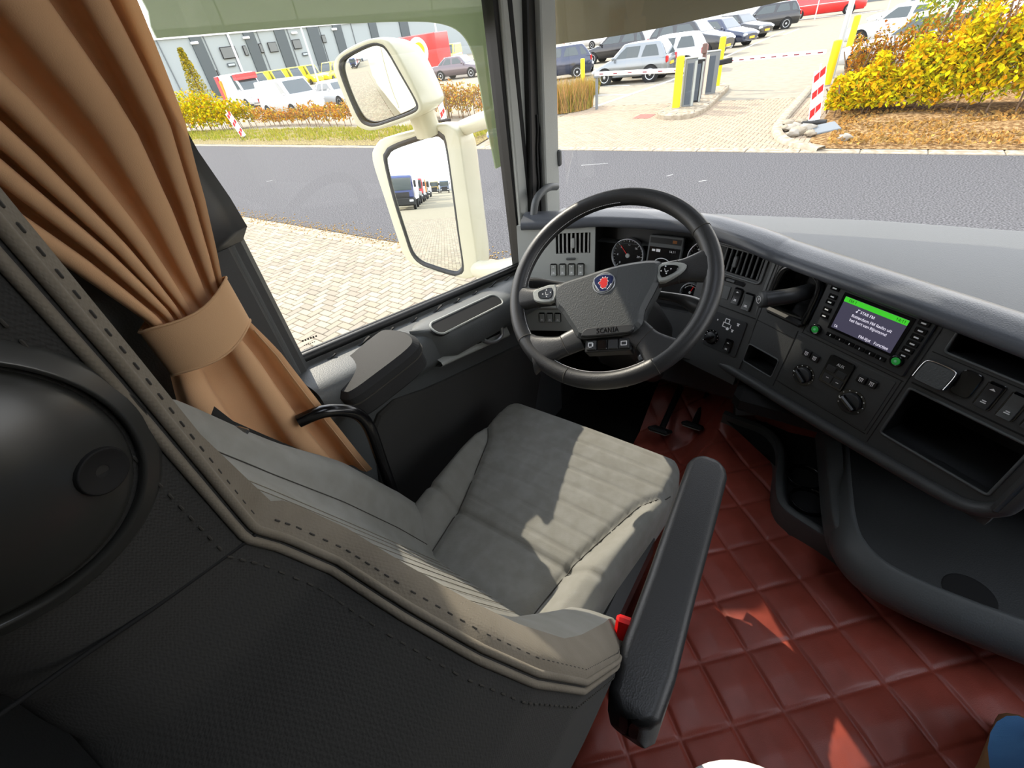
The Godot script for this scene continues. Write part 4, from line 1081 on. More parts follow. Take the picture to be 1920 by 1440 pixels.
	# panel joints
	for q in [[0.126, -0.075, 0.0016, 0.14], [0.115, -0.225, 0.0016, 0.16], [0.236, -0.144, 0.224, 0.0016], [0.353, -0.15, 0.0016, 0.3], [0.06, -0.166, 0.11, 0.0016], [0.006, -0.16, 0.0014, 0.31], [0.345, -0.215, 0.0012, 0.14], [0.23, -0.286, 0.224, 0.0012], [0.46, -0.138, 0.2, 0.003], [0.46, -0.068, 0.2, 0.0015]]:
		mb = MB.new(); mb.x = D; mb.box(Vector3(q[0], q[1], 0.0), Vector3(q[2], q[3], 0.0016)); part("panel_joint", mb, M.void, t)
	# rolled lower lip
	mb = MB.new(); var lip := []
	for q in [[-0.2, -0.335], [0.0, -0.328], [0.2, -0.324], [0.4, -0.316], [0.5, -0.31], [0.545, -0.302], [0.572, -0.278], [0.582, -0.24], [0.586, -0.1]]: lip.append(D * Vector3(q[0], q[1], 0.002))
	mb.tube(spl(lip, 5), 0.014, 10); part("lower_lip", mb, M.plastic, t, "rounded lower lip")
	# parking brake: arched black housing and a stubby lever
	mb = MB.new(); var arch := []
	for q in spl([Vector2(0.022, -0.12), Vector2(0.02, -0.05), Vector2(0.032, -0.018), Vector2(0.072, -0.008), Vector2(0.112, -0.018), Vector2(0.124, -0.05), Vector2(0.122, -0.12)], 4): arch.append(D * Vector3(q.x, q.y, 0.004))
	mb.tube(arch, 0.009, 8); var pb := part("brake_hood", mb, M.gloss, t, "arched black housing of the parking brake lever")
	mb = MB.new(); mb.x = D; mb.box(Vector3(0.074, -0.125, 0.006), Vector3(0.1, 0.016, 0.02), 0.006); part("brake_sill", mb, M.black, pb)
	mb = MB.new(); mb.tube(spl([D * Vector3(0.085, -0.06, -0.03), D * Vector3(0.074, -0.07, 0.012), D * Vector3(0.052, -0.082, 0.036), D * Vector3(0.04, -0.088, 0.05)], 4), 0.0185, 12); part("brake_lever", mb, M.plastic_smooth, pb)
	var tip := D * Vector3(0.034, -0.09, 0.052); var td := (D.basis * Vector3(-0.35, -0.1, 0.9)).normalized()
	mb = MB.new(); mb.lathe(tip - td * 0.014, td, [Vector2(0.0, 0.0), Vector2(0.019, 0.0), Vector2(0.0205, 0.008), Vector2(0.0195, 0.02), Vector2(0.016, 0.024), Vector2(0.0, 0.0245)], 24); part("lever_cap", mb, M.plastic, pb)
	var tx := Transform3D(Basis.looking_at(-td, D.basis.y), tip + td * 0.0108)
	mb = MB.new(); var pc := []
	for i in 18: pc.append(tx * Vector3(cos(TAU * i / 18) * 0.0085, sin(TAU * i / 18) * 0.0085, 0))
	mb.tube(pc, 0.0007, 5, true); part("brake_symbol", mb, M.print, pb)
	text("brake_letter", "P", 0.0105, tx, M.print, pb)
	# radio
	mb = MB.new(); mb.x = D; mb.prism(rrect(0.212, 0.122, 0.004, 2, Vector2(0.239, -0.074)), 0, 0.006, 0.002); var ra := part("radio", mb, M.plastic_smooth, t, "dark radio unit with a lit colour screen")
	var scr_m := mat(Color(0.03, 0.03, 0.04), 0.25, 0.0, {"emit": Color(0.27, 0.26, 0.33), "power": 0.9})
	mb = MB.new(); mb.x = D; mb.box(Vector3(0.2435, -0.064, 0.0065), Vector3(0.138, 0.084, 0.002), 0.0005); part("screen_frame", mb, M.gloss, ra)
	mb = MB.new(); mb.x = D; mb.box(Vector3(0.2435, -0.0645, 0.0078), Vector3(0.124, 0.072, 0.0012)); var scr := part("screen", mb, scr_m, ra, "lit radio screen")
	mb = MB.new(); mb.x = D; mb.box(Vector3(0.2435, -0.034, 0.0087), Vector3(0.124, 0.0105, 0.0008)); part("title_bar", mb, mat(Color(0.05, 0.1, 0.03), 0.3, 0.0, {"emit": Color(0.25, 0.78, 0.18), "power": 0.95}), scr, "green title bar")
	var lit := mat(Color(0.6, 0.6, 0.6), 0.4, 0.0, {"emit": Color(0.9, 0.88, 0.95), "power": 0.9}); var ink := mat(Color(0.04, 0.15, 0.03), 0.5)
	for q in [["FM 1", 0.199, -0.034, 0.0075, ink], ["14:11", 0.293, -0.034, 0.0075, ink], ["STAR FM", 0.236, -0.0485, 0.0075, lit], ["Rotterdam FM Radio uit", 0.249, -0.0605, 0.0075, lit], ["het hart van Rijnmond", 0.2465, -0.0705, 0.0075, lit], ["TA", 0.19, -0.0945, 0.007, lit], ["FM-lijst", 0.252, -0.0945, 0.0075, lit], ["Functies", 0.285, -0.0945, 0.0075, lit]]:
		text("screen_text", q[0], q[3], D.translated_local(Vector3(q[1], q[2], 0.0092)), q[4], scr, 0.0004)
	mb = MB.new(); mb.x = D; mb.prism(circ(0.0016, 8, Vector2(0.2145, -0.0505)), 0.0085, 0.0092); mb.box(Vector3(0.2158, -0.0475, 0.009), Vector3(0.0006, 0.006, 0.0006)); mb.box(Vector3(0.2175, -0.045, 0.009), Vector3(0.0036, 0.001, 0.0006)); part("note_symbol", mb, lit, scr)
	var grn := mat(Color(0.1, 0.35, 0.15), 0.35, 0.0, {"emit": Color(0.12, 0.5, 0.2), "power": 0.5})
	for q in [[0.154, -0.12], [0.322, -0.109]]:
		mb = MB.new(); mb.lathe(D * Vector3(q[0], q[1], 0.004), D.basis.z, [Vector2(0.0125, 0), Vector2(0.0122, 0.006), Vector2(0.0105, 0.009), Vector2(0.0095, 0.007), Vector2(0.0, 0.0068)], 24); var kn := part("radio_knob", mb, M.gloss, ra)
		mb = MB.new(); mb.x = D; mb.prism(circ(0.0078, 20, Vector2(q[0], q[1])), 0.01, 0.0122, 0.001); part("knob_light", mb, grn, kn, "green lit knob centre")
		mb = MB.new(); mb.x = D; mb.prism(circ(0.003, 12, Vector2(q[0], q[1])), 0.0118, 0.0128, 0.0005); part("knob_mark", mb, mat(Color(0.5, 0.8, 0.6), 0.4), kn)
	for q in [[0.153, -0.022, 0.02, 0.011], [0.156, -0.04, 0.018, 0.011], [0.156, -0.053, 0.018, 0.011], [0.157, -0.07, 0.018, 0.011], [0.158, -0.085, 0.018, 0.011], [0.327, -0.024, 0.02, 0.01], [0.329, -0.039, 0.02, 0.011], [0.329, -0.053, 0.02, 0.011], [0.329, -0.067, 0.02, 0.011], [0.328, -0.081, 0.02, 0.011], [0.327, -0.094, 0.018, 0.009]]:
		mb = MB.new(); mb.x = D; mb.box(Vector3(q[0], q[1], 0.0065), Vector3(q[2], q[3], 0.004), 0.0012); var bt := part("radio_button", mb, M.gloss, ra)
		mb = MB.new(); mb.x = D; mb.box(Vector3(q[0], q[1], 0.0087), Vector3(q[2] * 0.42, 0.0026, 0.0005)); part("button_mark", mb, M.print, bt)
	for k in 6:
		mb = MB.new(); mb.x = D; mb.box(Vector3(0.188 + k * 0.0215, -0.118, 0.0065), Vector3(0.0195, 0.009, 0.004), 0.001); var bt := part("radio_button", mb, M.gloss, ra)
		mb = MB.new(); mb.x = D; mb.box(Vector3(0.188 + k * 0.0215, -0.118, 0.0087), Vector3(0.0015, 0.004, 0.0005)); part("button_mark", mb, M.print, bt)
	# climate panel
	mb = MB.new(); mb.x = D; mb.prism(rrect(0.22, 0.13, 0.002, 1, Vector2(0.229, -0.216)), -0.001, 0.0015, 0.0008); var cl := part("climate_panel", mb, M.plastic, t, "heater panel with two rotary dials")
	var DC := D.translated_local(Vector3(0, 0, 0.0015))
	dial(DC, 0.172, -0.236, 0.0195, cl, -0.55); dial(DC, 0.288, -0.236, 0.0215, cl, -0.45)
	for q in [[0.158, -0.182], [0.179, -0.184], [0.284, -0.178], [0.305, -0.176]]:
		mb = MB.new(); mb.x = DC; mb.box(Vector3(q[0], q[1], 0.002), Vector3(0.0195, 0.0175, 0.005), 0.0015); var bt := part("heater_button", mb, M.black, cl)
		mb = MB.new(); mb.x = DC
		for k in 3: mb.box(Vector3(q[0] - 0.003 + k * 0.003, q[1] - 0.001, 0.0048), Vector3(0.0013, 0.009 - absf(k - 1) * 0.002, 0.0006))
		mb.box(Vector3(q[0], q[1] + 0.0035, 0.0048), Vector3(0.009, 0.0012, 0.0006)); part("button_mark", mb, M.print, bt)
	mb = MB.new(); mb.x = DC; mb.prism(rrect(0.056, 0.07, 0.006, 3, Vector2(0.234, -0.192)), 0, 0.004, 0.0015); var un := part("heater_unit", mb, M.gloss, cl)
	text("unit_label", "AUX", 0.0085, DC.translated_local(Vector3(0.236, -0.172, 0.0042)), M.print, un)
	for q in [[0.222, -0.187, 0.02, 0.014], [0.246, -0.19, 0.02, 0.014], [0.224, -0.211, 0.021, 0.018], [0.247, -0.212, 0.021, 0.018]]:
		mb = MB.new(); mb.x = DC; mb.box(Vector3(q[0], q[1], 0.0045), Vector3(q[2], q[3], 0.003), 0.001); var bt := part("heater_button", mb, M.plastic_smooth, un)
		if q[1] < -0.2: mb = MB.new(); mb.x = DC; mb.box(Vector3(q[0], q[1] + 0.002, 0.0063), Vector3(0.006, 0.0016, 0.0005)); part("button_mark", mb, M.print, bt)
	# flap with a bright edge and the rocker switches along the shelf
	mb = MB.new(); mb.x = D * Transform3D(Basis(Vector3(1, 0, 0), -0.35), Vector3(0.388, -0.103, 0.012)); mb.prism(rrect(0.05, 0.042, 0.008, 4), -0.012, 0.006, 0.002); var fl := part("cup_flap", mb, M.pad, t, "square grey flap with a bright edge")
	var ue := []
	for q in [Vector2(-0.0255, -0.016), Vector2(-0.0255, 0.012), Vector2(-0.02, 0.0205), Vector2(0.0, 0.0225), Vector2(0.02, 0.0205), Vector2(0.0255, 0.012), Vector2(0.0255, -0.016)]: ue.append(mb.x * Vector3(q.x, q.y, 0.005))
	var me := MB.new(); me.tube(spl(ue, 3), 0.0016, 6); part("bright_edge", me, M.chrome, fl)
	mb = MB.new(); mb.x = D; mb.prism(rrect(0.03, 0.05, 0.008, 3, Vector2(0.43, -0.097)), 0, 0.004, 0.001); part("socket_cap", mb, M.gloss, t)
	rocker(D, 0.465, -0.1, 0.02, 0.046, M.plastic_smooth, t, 2); rocker(D, 0.498, -0.1, 0.02, 0.046, M.plastic_mid, t, 1); rocker(D, 0.531, -0.1, 0.02, 0.046, M.plastic_smooth, t, 1)
	# underside and knee panel
	part("knee_panel", boxes([[-0.6, -1.0, -1.36, 0.06, -0.8, -1.2, 0.03], [-0.62, -0.86, -1.4, 0.1, -0.75, -1.24, 0.02]]), M.plastic_smooth, t)
	part("under_tray", boxes([[-0.1, -0.9, -1.5, 1.3, -0.83, -1.05, 0.02]]), M.void, t)

func vent(f: Transform3D, h: Array, n: int, to: Node3D, sm: Material) -> void:
	var v := part("vent", recess(f, h, 0.05), M.void, to, "slatted air vent")
	for k in n:
		var u := lerpf(h[0], h[1], (k + 0.6) / (n + 0.2))
		var b := MB.new(); b.x = f * Transform3D(Basis(Vector3(0, 1, 0), 0.25), Vector3(u, (h[2] + h[3]) * 0.5, -0.012)); b.box(Vector3.ZERO, Vector3(0.0046, h[3] - h[2], 0.018), 0.001)
		part("slat", b, sm, v)
	var b := MB.new(); b.x = f; b.prism(rrect(0.011, 0.03, 0.005, 3, Vector2(lerpf(h[0], h[1], 0.5), (h[2] + h[3]) * 0.5)), -0.01, 0.004, 0.002); part("vent_tab", b, sm, v)

# ---- floor covering and lower console
func mat_y(x: float, z: float) -> float:
	# engine hump under the quilted mat, sloping down into the driver's footwell
	var s := smoothstep(-0.235, -0.135, x)
	var y := lerpf(-1.335, -1.2, s) + 0.012 * exp(-pow((x + 0.11) / 0.05, 2.0))
	y += 0.13 * smoothstep(-1.22, -1.46, z)
	var d := Vector2(x - 0.183, z + 0.83)
	var a := Vector2(0.0922, 0.0812); var b := Vector2(0.083, -0.083)
	var det := a.x * b.y - a.y * b.x
	var i := (d.x * b.y - d.y * b.x) / det; var j := (a.x * d.y - a.y * d.x) / det
	var fi := absf(i - roundf(i)); var fj := absf(j - roundf(j))
	y += 0.011 * pow(minf(fi * 2.0, 1.0) * minf(fj * 2.0, 1.0), 0.5) - 0.004 * exp(-pow(minf(fi, fj) / 0.03, 2.0))
	return y + 0.0015 * sin(x * 23.0 + z * 11.0)
func console_and_floor() -> void:
	var b := MB.new(); var rows := []
	for i in 431:
		var z := lerpf(-1.5, 0.3, i / 430.0); var row := PackedVector3Array()
		for j in 321:
			var x := lerpf(-0.42, 0.86, j / 320.0)
			row.append(Vector3(x, mat_y(x, z), z))
		rows.append(row)
	b.grid(rows)
	solo("floor_mat", "red quilted leather floor mat stitched in diamonds over the engine hump", "floor mat", b, M.mat_red)
	# pedals in the footwell
	var t := thing("pedal_set", "two dark pedals with ribbed treads in the footwell under the wheel", "pedals", Vector3(-0.28, -1.34, -1.24))
	for q in [[1238, 806], [1300, 797]]:
		var p := B(q[0], q[1], 1, -1.24)
		b = MB.new(); b.x = Transform3D(Basis.from_euler(Vector3(0.9, 0, 0)), p); b.box(Vector3.ZERO, Vector3(0.075, 0.1, 0.014), 0.005); var pd := part("pedal_pad", b, M.rubber, t)
		for k in 5:
			var r := MB.new(); r.x = b.x; r.box(Vector3(0, -0.036 + k * 0.018, 0.009), Vector3(0.064, 0.007, 0.006), 0.002); part("tread_rib", r, M.plastic_grey, pd)
		b = MB.new(); b.tube([p + Vector3(0, -0.01, -0.02), p + Vector3(0.0, 0.05, -0.22)], 0.012, 8); part("pedal_arm", b, M.black, t)
	# low console with cup holders, beside the hump
	var c := thing("centre_console", "dark lower console with two cup holders and a curved raised rim", "console", Vector3(0.1, -1.2, -1.1))
	var rim_pts := []
	for q in [[1358, 772], [1385, 783], [1430, 800], [1455, 822], [1464, 850], [1461, 905], [1466, 938], [1490, 962], [1560, 1006], [1600, 1030]]: rim_pts.append(B(q[0], q[1], 1, -1.115))
	var sm := spl(rim_pts, 4)
	rows = []
	for i in sm.size():
		var d: Vector3 = sm[mini(i + 1, sm.size() - 1)] - sm[maxi(i - 1, 0)]
		var n := Vector3(d.z, 0, -d.x).normalized() * -1.0
		var low := lerpf(-1.15, -1.2, smoothstep(0.3, 0.7, float(i) / sm.size()))
		var row := PackedVector3Array()
		for q in spl([Vector2(-0.03, -0.035), Vector2(-0.018, -0.01), Vector2(-0.008, 0.0), Vector2(0.004, -0.003), Vector2(0.009, -0.015), Vector2(0.004, -0.12)], 3): row.append(sm[i] + n * q.x + Vector3(0, q.y, 0))
		rows.append(row)
	b = MB.new(); b.grid(rows); part("rim", b, M.plastic_mid, c, "raised console rim")
	b = MB.new(); var fl := []
	for q in sm: fl.append(Vector3(q.x, -1.142, q.z))
	fl.append(Vector3(0.36, -1.142, -0.95)); fl.append(Vector3(0.3, -1.142, -1.5)); fl.append(Vector3(-0.12, -1.142, -1.5))
	b.fan(fl); part("console_floor", b, M.plastic_smooth, c)
	b = MB.new(); b.x = Transform3D(Basis.from_euler(Vector3(-0.5, 0.5, 0)), B(1402, 752, 1, -1.05)); b.prism(rrect(0.075, 0.1, 0.006), -0.02, 0.0); var sp := part("socket_panel", b, M.plastic_mid, c)
	b.x = Transform3D(Basis.from_euler(Vector3(-0.5, 0.5, 0)), B(1403, 752, 1, -1.05))
	var kb := MB.new(); kb.lathe(b.x.origin, b.x.basis.z, [Vector2(0.017, -0.003), Vector2(0.0165, 0.004), Vector2(0.014, 0.005), Vector2(0.0125, 0.001), Vector2(0.0, 0.001)], 22); part("power_socket", kb, M.gloss, sp)
	for q in [[1508, 893], [1517, 938]]:
		var p := B(q[0], q[1], 1, -1.13)
		b = MB.new(); b.lathe(p + Vector3(0, -0.055, 0), Vector3.UP, [Vector2(0.0, 0.0), Vector2(0.036, 0.0), Vector2(0.04, 0.008), Vector2(0.043, 0.052), Vector2(0.0445, 0.058), Vector2(0.048, 0.057), Vector2(0.049, 0.048)], 30); part("cup_holder", b, M.gloss, c, "round black cup holder")
	# divider between cup holders and tray
	var dv := []
	for q in [[1552, 790, -0.98], [1560, 870, -1.005], [1566, 930, -1.02], [1576, 985, -1.025], [1590, 1020, -1.04]]: dv.append(B(q[0], q[1], 1, q[2]))
	rows = []
	for p in spl(dv, 4):
		var row := PackedVector3Array()
		for q in [[-0.014, -0.07], [-0.013, -0.01], [-0.007, 0.0], [0.026, 0.004], [0.032, -0.004], [0.032, -0.12]]: row.append(p + Vector3(q[0] * 0.9, q[1], q[0] * -0.1))
		rows.append(row)
	b = MB.new(); b.grid(rows); part("divider", b, M.plastic_mid, c, "grey divider bar")
	# large tray with a thick rolled edge
	var t2 := thing("storage_tray", "large dark storage tray with a thick rounded edge under the dashboard", "tray", Vector3(0.4, -1.15, -0.9))
	var lp := []
	for q in [[1582, 790], [1586, 850], [1590, 905], [1597, 965], [1612, 1008], [1650, 1050], [1710, 1084], [1800, 1122], [1920, 1166], [2060, 1215]]: lp.append(B(q[0], q[1], 1, -1.0))
	var ls := spl(lp, 5); rows = []
	for i in ls.size():
		var d: Vector3 = ls[mini(i + 1, ls.size() - 1)] - ls[maxi(i - 1, 0)]
		var n := Vector3(-d.z, 0, d.x).normalized()
		if n.dot(Vector3(-0.5, 0, 1.0)) < 0: n = -n
		var row := PackedVector3Array(); var k := smoothstep(0.25, 0.5, float(i) / ls.size())
		for q in spl([Vector2(-0.016, -0.06), Vector2(-0.012, -0.01), Vector2(-0.004, 0.0), Vector2(0.006, -0.004), Vector2(0.02 + 0.012 * k, -0.03), Vector2(0.022 + 0.018 * k, -0.07), Vector2(0.012, -0.115), Vector2(-0.03, -0.14)], 3): row.append(ls[i] + n * q.x + Vector3(0, q.y, 0))
		rows.append(row)
	b = MB.new(); b.grid(rows); part("rolled_edge", b, M.plastic_mid, t2, "thick rounded tray edge")
	b = MB.new(); fl = []
	for q in ls: fl.append(Vector3(q.x, -1.05, q.z))
	fl.append(Vector3(1.3, -1.05, -0.75)); fl.append(Vector3(1.3, -1.05, -1.5)); fl.append(Vector3(0.2, -1.05, -1.5))
	b.fan(fl); part("tray_floor", b, M.plastic, t2)
	var cw := B(1812, 1106, 1, -1.05)
	b = MB.new(); b.lathe(cw + Vector3(0.004, -0.03, 0.008), Vector3.UP, [Vector2(0.0, 0.031), Vector2(0.04, 0.031), Vector2(0.044, 0.0315), Vector2(0.046, 0.0305)], 28); part("cup_recess", b, M.void, t2, "dark round recess in the tray")
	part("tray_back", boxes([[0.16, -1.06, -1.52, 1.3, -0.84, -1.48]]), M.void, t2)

# ---- driver's door
func sill(z: float) -> float:
	return -0.497 + 0.171 * (z + 0.347)
func door_side() -> void:
	var t := Node3D.new(); t.name = "door_1"; t.set_meta("kind", "structure"); t.set_meta("o", Vector3(-0.86, -1.36, -0.8)); t.position = Vector3(-0.86, -1.36, -0.8) + EYE; add_child(t)
	var b := MB.new(); var rows := []
	for i in 24:
		var z := lerpf(-0.3, -1.285, i / 23.0); var y := sill(z); var row := PackedVector3Array()
		for q in spl([Vector2(-0.91, -0.03), Vector2(-0.9, -0.012), Vector2(-0.86, -0.012), Vector2(-0.835, -0.01), Vector2(-0.79, -0.014), Vector2(-0.762, -0.022), Vector2(-0.75, -0.04), Vector2(-0.748, -0.09), Vector2(-0.765, -0.118), Vector2(-0.785, -0.17), Vector2(-0.79, -0.45), Vector2(-0.8, -0.87)], 3): row.append(Vector3(q.x, y + q.y, z))
		rows.append(row)
	b.grid(rows); part("door_panel", b, M.plastic_mid, t, "dark grey inner door panel")
	# rubber lips along the glass
	for q in [[-0.868, 0.004, 0.011], [-0.888, 0.002, 0.009]]:
		b = MB.new(); b.tube([Vector3(q[0], sill(-0.33) + q[1], -0.33), Vector3(q[0], sill(-1.28) + q[1], -1.28)], q[2], 8); part("window_seal", b, M.black, t)
	b = MB.new()
	for i in 9:
		var z := -0.40 - i * 0.083
		b.x = Transform3D(Basis(Vector3(1, 0, 0), 0.169), Vector3(-0.842, sill(z) - 0.0075, z)); b.box(Vector3.ZERO, Vector3(0.006, 0.003, [0.022, 0.05, 0.03][i % 3]))
		part("air_slot", b, M.void, t); b = MB.new()
	# padded arm rest
	var tilt := Transform3D(Basis(Vector3(1, 0, 0), deg_to_rad(9.6)), Vector3(-0.768, -0.52, -0.44))
	var flat := tilt * Transform3D(Basis(Vector3(1, 0, 0), -PI / 2), Vector3.ZERO)
	var pl := PackedVector2Array()
	for q in spl([Vector2(-0.062, -0.085), Vector2(-0.056, 0.06), Vector2(-0.035, 0.1), Vector2(0.03, 0.108), Vector2(0.072, 0.092), Vector2(0.083, 0.055), Vector2(0.068, -0.03), Vector2(0.053, -0.09), Vector2(0.03, -0.108), Vector2(-0.04, -0.108)], 4, true): pl.append(q)
	b = MB.new(); b.x = flat; b.prism(pl, -0.03, 0.0, 0.012); var ap := part("arm_pad", b, M.arm_leather, t, "worn leather pad of the door arm rest")
	var low := PackedVector2Array()
	for q in pl: low.append(q * Vector2(0.97, 0.97))
	b = MB.new(); b.x = flat; b.prism(low, -0.031, -0.09, 0.02); part("arm_pad_base", b, M.arm_leather, ap)
	var lp := []
	for q in pl: lp.append(flat * Vector3(q.x * 1.002, q.y * 1.002, -0.0305))
	b = MB.new(); b.tube(lp, 0.0022, 6, true, false); part("pad_seam", b, M.thread, ap)
	# pull handle with a long slot, ahead of the pad
	rows = []
	for i in 15:
		var z := lerpf(-0.585, -1.16, i / 14.0); var y := sill(z); var k := smoothstep(0.0, 0.12, i / 14.0)
		var row := PackedVector3Array()
		for q in spl([Vector2(-0.84, -0.012), Vector2(-0.80, -0.004), Vector2(-0.745, -0.006), Vector2(-0.722, -0.02), Vector2(-0.715, -0.055), Vector2(-0.722, -0.088), Vector2(-0.745, -0.1), Vector2(-0.79, -0.1)], 3): row.append(Vector3(lerpf(-0.79, q.x, k), y + q.y * lerpf(0.8, 1.0, k), z))
		rows.append(row)
	b = MB.new(); b.grid(rows); b.fan(rows[0]); var ph := part("pull_ledge", b, M.plastic_mid, t, "grey pull ledge with a long dark slot")
	var sx := Transform3D(Basis(Vector3(0, -0.169, -0.985).normalized(), Vector3(-0.9, 0.42, -0.07).normalized(), Vector3(0, -0.169, -0.985).normalized().cross(Vector3(-0.9, 0.42, -0.07).normalized())).orthonormalized(), Vector3(-0.742, sill(-0.75) - 0.0045, -0.755))
	b = MB.new(); b.x = sx; b.prism(rrect(0.27, 0.04, 0.018, 5), -0.01, 0.004, 0.001); part("pull_slot", b, M.void, ph)
	var rp := []
	for q in rrect(0.275, 0.045, 0.02, 5): rp.append(sx * Vector3(q.x, q.y, 0.003))
	b = MB.new(); b.tube(rp, 0.003, 6, true, false); part("slot_rim", b, M.plastic_grey, ph)
	# latch in its pocket, below the ledge
	b = MB.new(); rows = []
	for i in 9:
		var f := i / 8.0
		var p0 := B(lerpf(828, 955, f), lerpf(682, 625, f), 0, -0.735)
		var row := PackedVector3Array()
		for q in [[-0.03, 0.035 * f + 0.01], [-0.012, 0.03 * f + 0.008], [0.0, 0.004], [0.003, -0.004], [-0.004, -0.012], [-0.03, -0.02]]: row.append(p0 + Vector3(q[0], q[1], 0))
		rows.append(row)
	b.grid(rows); part("latch_shelf", b, M.plastic_grey, t)
	b = MB.new(); b.x = Transform3D(Basis(Vector3(0, -0.17, -0.985), Vector3(0, 0.985, -0.17), Vector3(1, 0, 0)), B(918, 622, 0, -0.742)); b.prism(rrect(0.13, 0.05, 0.02, 4), -0.01, 0.004); part("latch_pocket", b, M.void, t)
	b = MB.new(); var lt := []
	for q in [[906, 638], [918, 642], [932, 638], [941, 627], [940, 613]]: lt.append(B(q[0], q[1], 0, -0.722))
	b.tube(spl(lt, 4), 0.0062, 8); part("door_latch", b, M.silver, t, "pale curved door latch")
	b = MB.new(); b.x = Transform3D(Basis.IDENTITY, B(936, 553, 0, -0.79)); b.box(Vector3.ZERO, Vector3(0.01, 0.008, 0.018), 0.003); part("lock_pin", b, M.silver, t)
	# speaker grille below
	var gp := PackedVector2Array()
	for q in [[697, 800], [706, 775], [735, 748], [790, 730], [832, 712], [900, 680], [985, 640], [1010, 700], [985, 860], [720, 960]]:
		var p := B(q[0], q[1], 0, -0.785); gp.append(Vector2(p.z, p.y))
	b = MB.new(); b.x = Transform3D(Basis(Vector3(0, 0, 1), Vector3(0, 1, 0), Vector3(-1, 0, 0)), Vector3.ZERO); b.prism(gp, 0.79, 0.772, 0.006); part("speaker_panel", b, M.cloth_dark, t, "dark ribbed lower door panel")
	part("kick_panel", boxes([[-0.86, -1.36, -1.56, -0.79, -0.6, -1.28, 0.01]]), M.rubber, t)
	# frame ahead of the glass, and the pane
	part("window_frame", strip([941, 990, 982, 1003], 0, 470, -0.855, 0.05), M.plastic_grey, t, "grey front frame of the door window")
	part("frame_slot", strip([951, 962, 994, 1001], 0, 420, -0.8535, 0.02), M.void, t)
	part("window_seal", strip([926, 941, 975, 983], 0, 470, -0.868, 0.04), M.black, t)
	b = MB.new(); b.poly([Vector3(-0.895, sill(-0.3) - 0.02, -0.3), Vector3(-0.895, sill(-1.3) - 0.02, -1.3), Vector3(-0.895, 0.55, -1.3), Vector3(-0.895, 0.55, -0.3)], Vector3.ZERO); part("window_pane", b, M.glass, t, "clear glass of the driver's window")
	b = MB.new()
	for q in [[566, 640, 596, 629, 0.004], [570, 648, 592, 640, 0.002], [570, 656, 588, 649, 0.002], [574, 663, 590, 657, 0.002]]:
		var p := B(q[0], q[1], 0, -0.8935); var r := B(q[2], q[3], 0, -0.8935)
		for k in 6: b.poly([p.lerp(r, k / 6.0) + Vector3(0, q[4] * 0.5, 0), p.lerp(r, k / 6.0 + 0.11) + Vector3(0, q[4] * 0.5, 0), p.lerp(r, k / 6.0 + 0.11) - Vector3(0, q[4] * 0.5, 0), p.lerp(r, k / 6.0) - Vector3(0, q[4] * 0.5, 0)], Vector3(-2, 0, 0))
	part("glass_stamp", b, M.rubber, t, "small dark glass maker's stamp")
	# loose things at the door
	var gh := []
	for q in [[1043, 350], [1030, 351], [1016, 360], [1005, 376], [1001, 400], [1000, 440], [1002, 490], [1006, 540], [1016, 552]]: gh.append(B(q[0], q[1], 0, -0.79))
	b = MB.new(); b.tube(spl(gh, 4), 0.0115, 10); part("grab_handle", b, M.plastic_mid, get_node("trim_2"), "dark grey bent grab handle on the windscreen pillar")
	var tb := []
	for q in [[560, 790, -0.72], [605, 772, -0.7], [650, 770, -0.69], [676, 780, -0.685], [694, 805, -0.68], [712, 855, -0.68], [738, 930, -0.68], [760, 1010, -0.68]]: tb.append(B(q[0], q[1], 0, q[2]))
	tb.append(Vector3(-0.68, -1.36, -0.31))
	b = MB.new(); b.tube(spl(tb, 4), 0.013, 10); solo("grab_rail", "bent glossy black tube rail standing beside the seat next to the door", "grab rail", b, M.gloss)

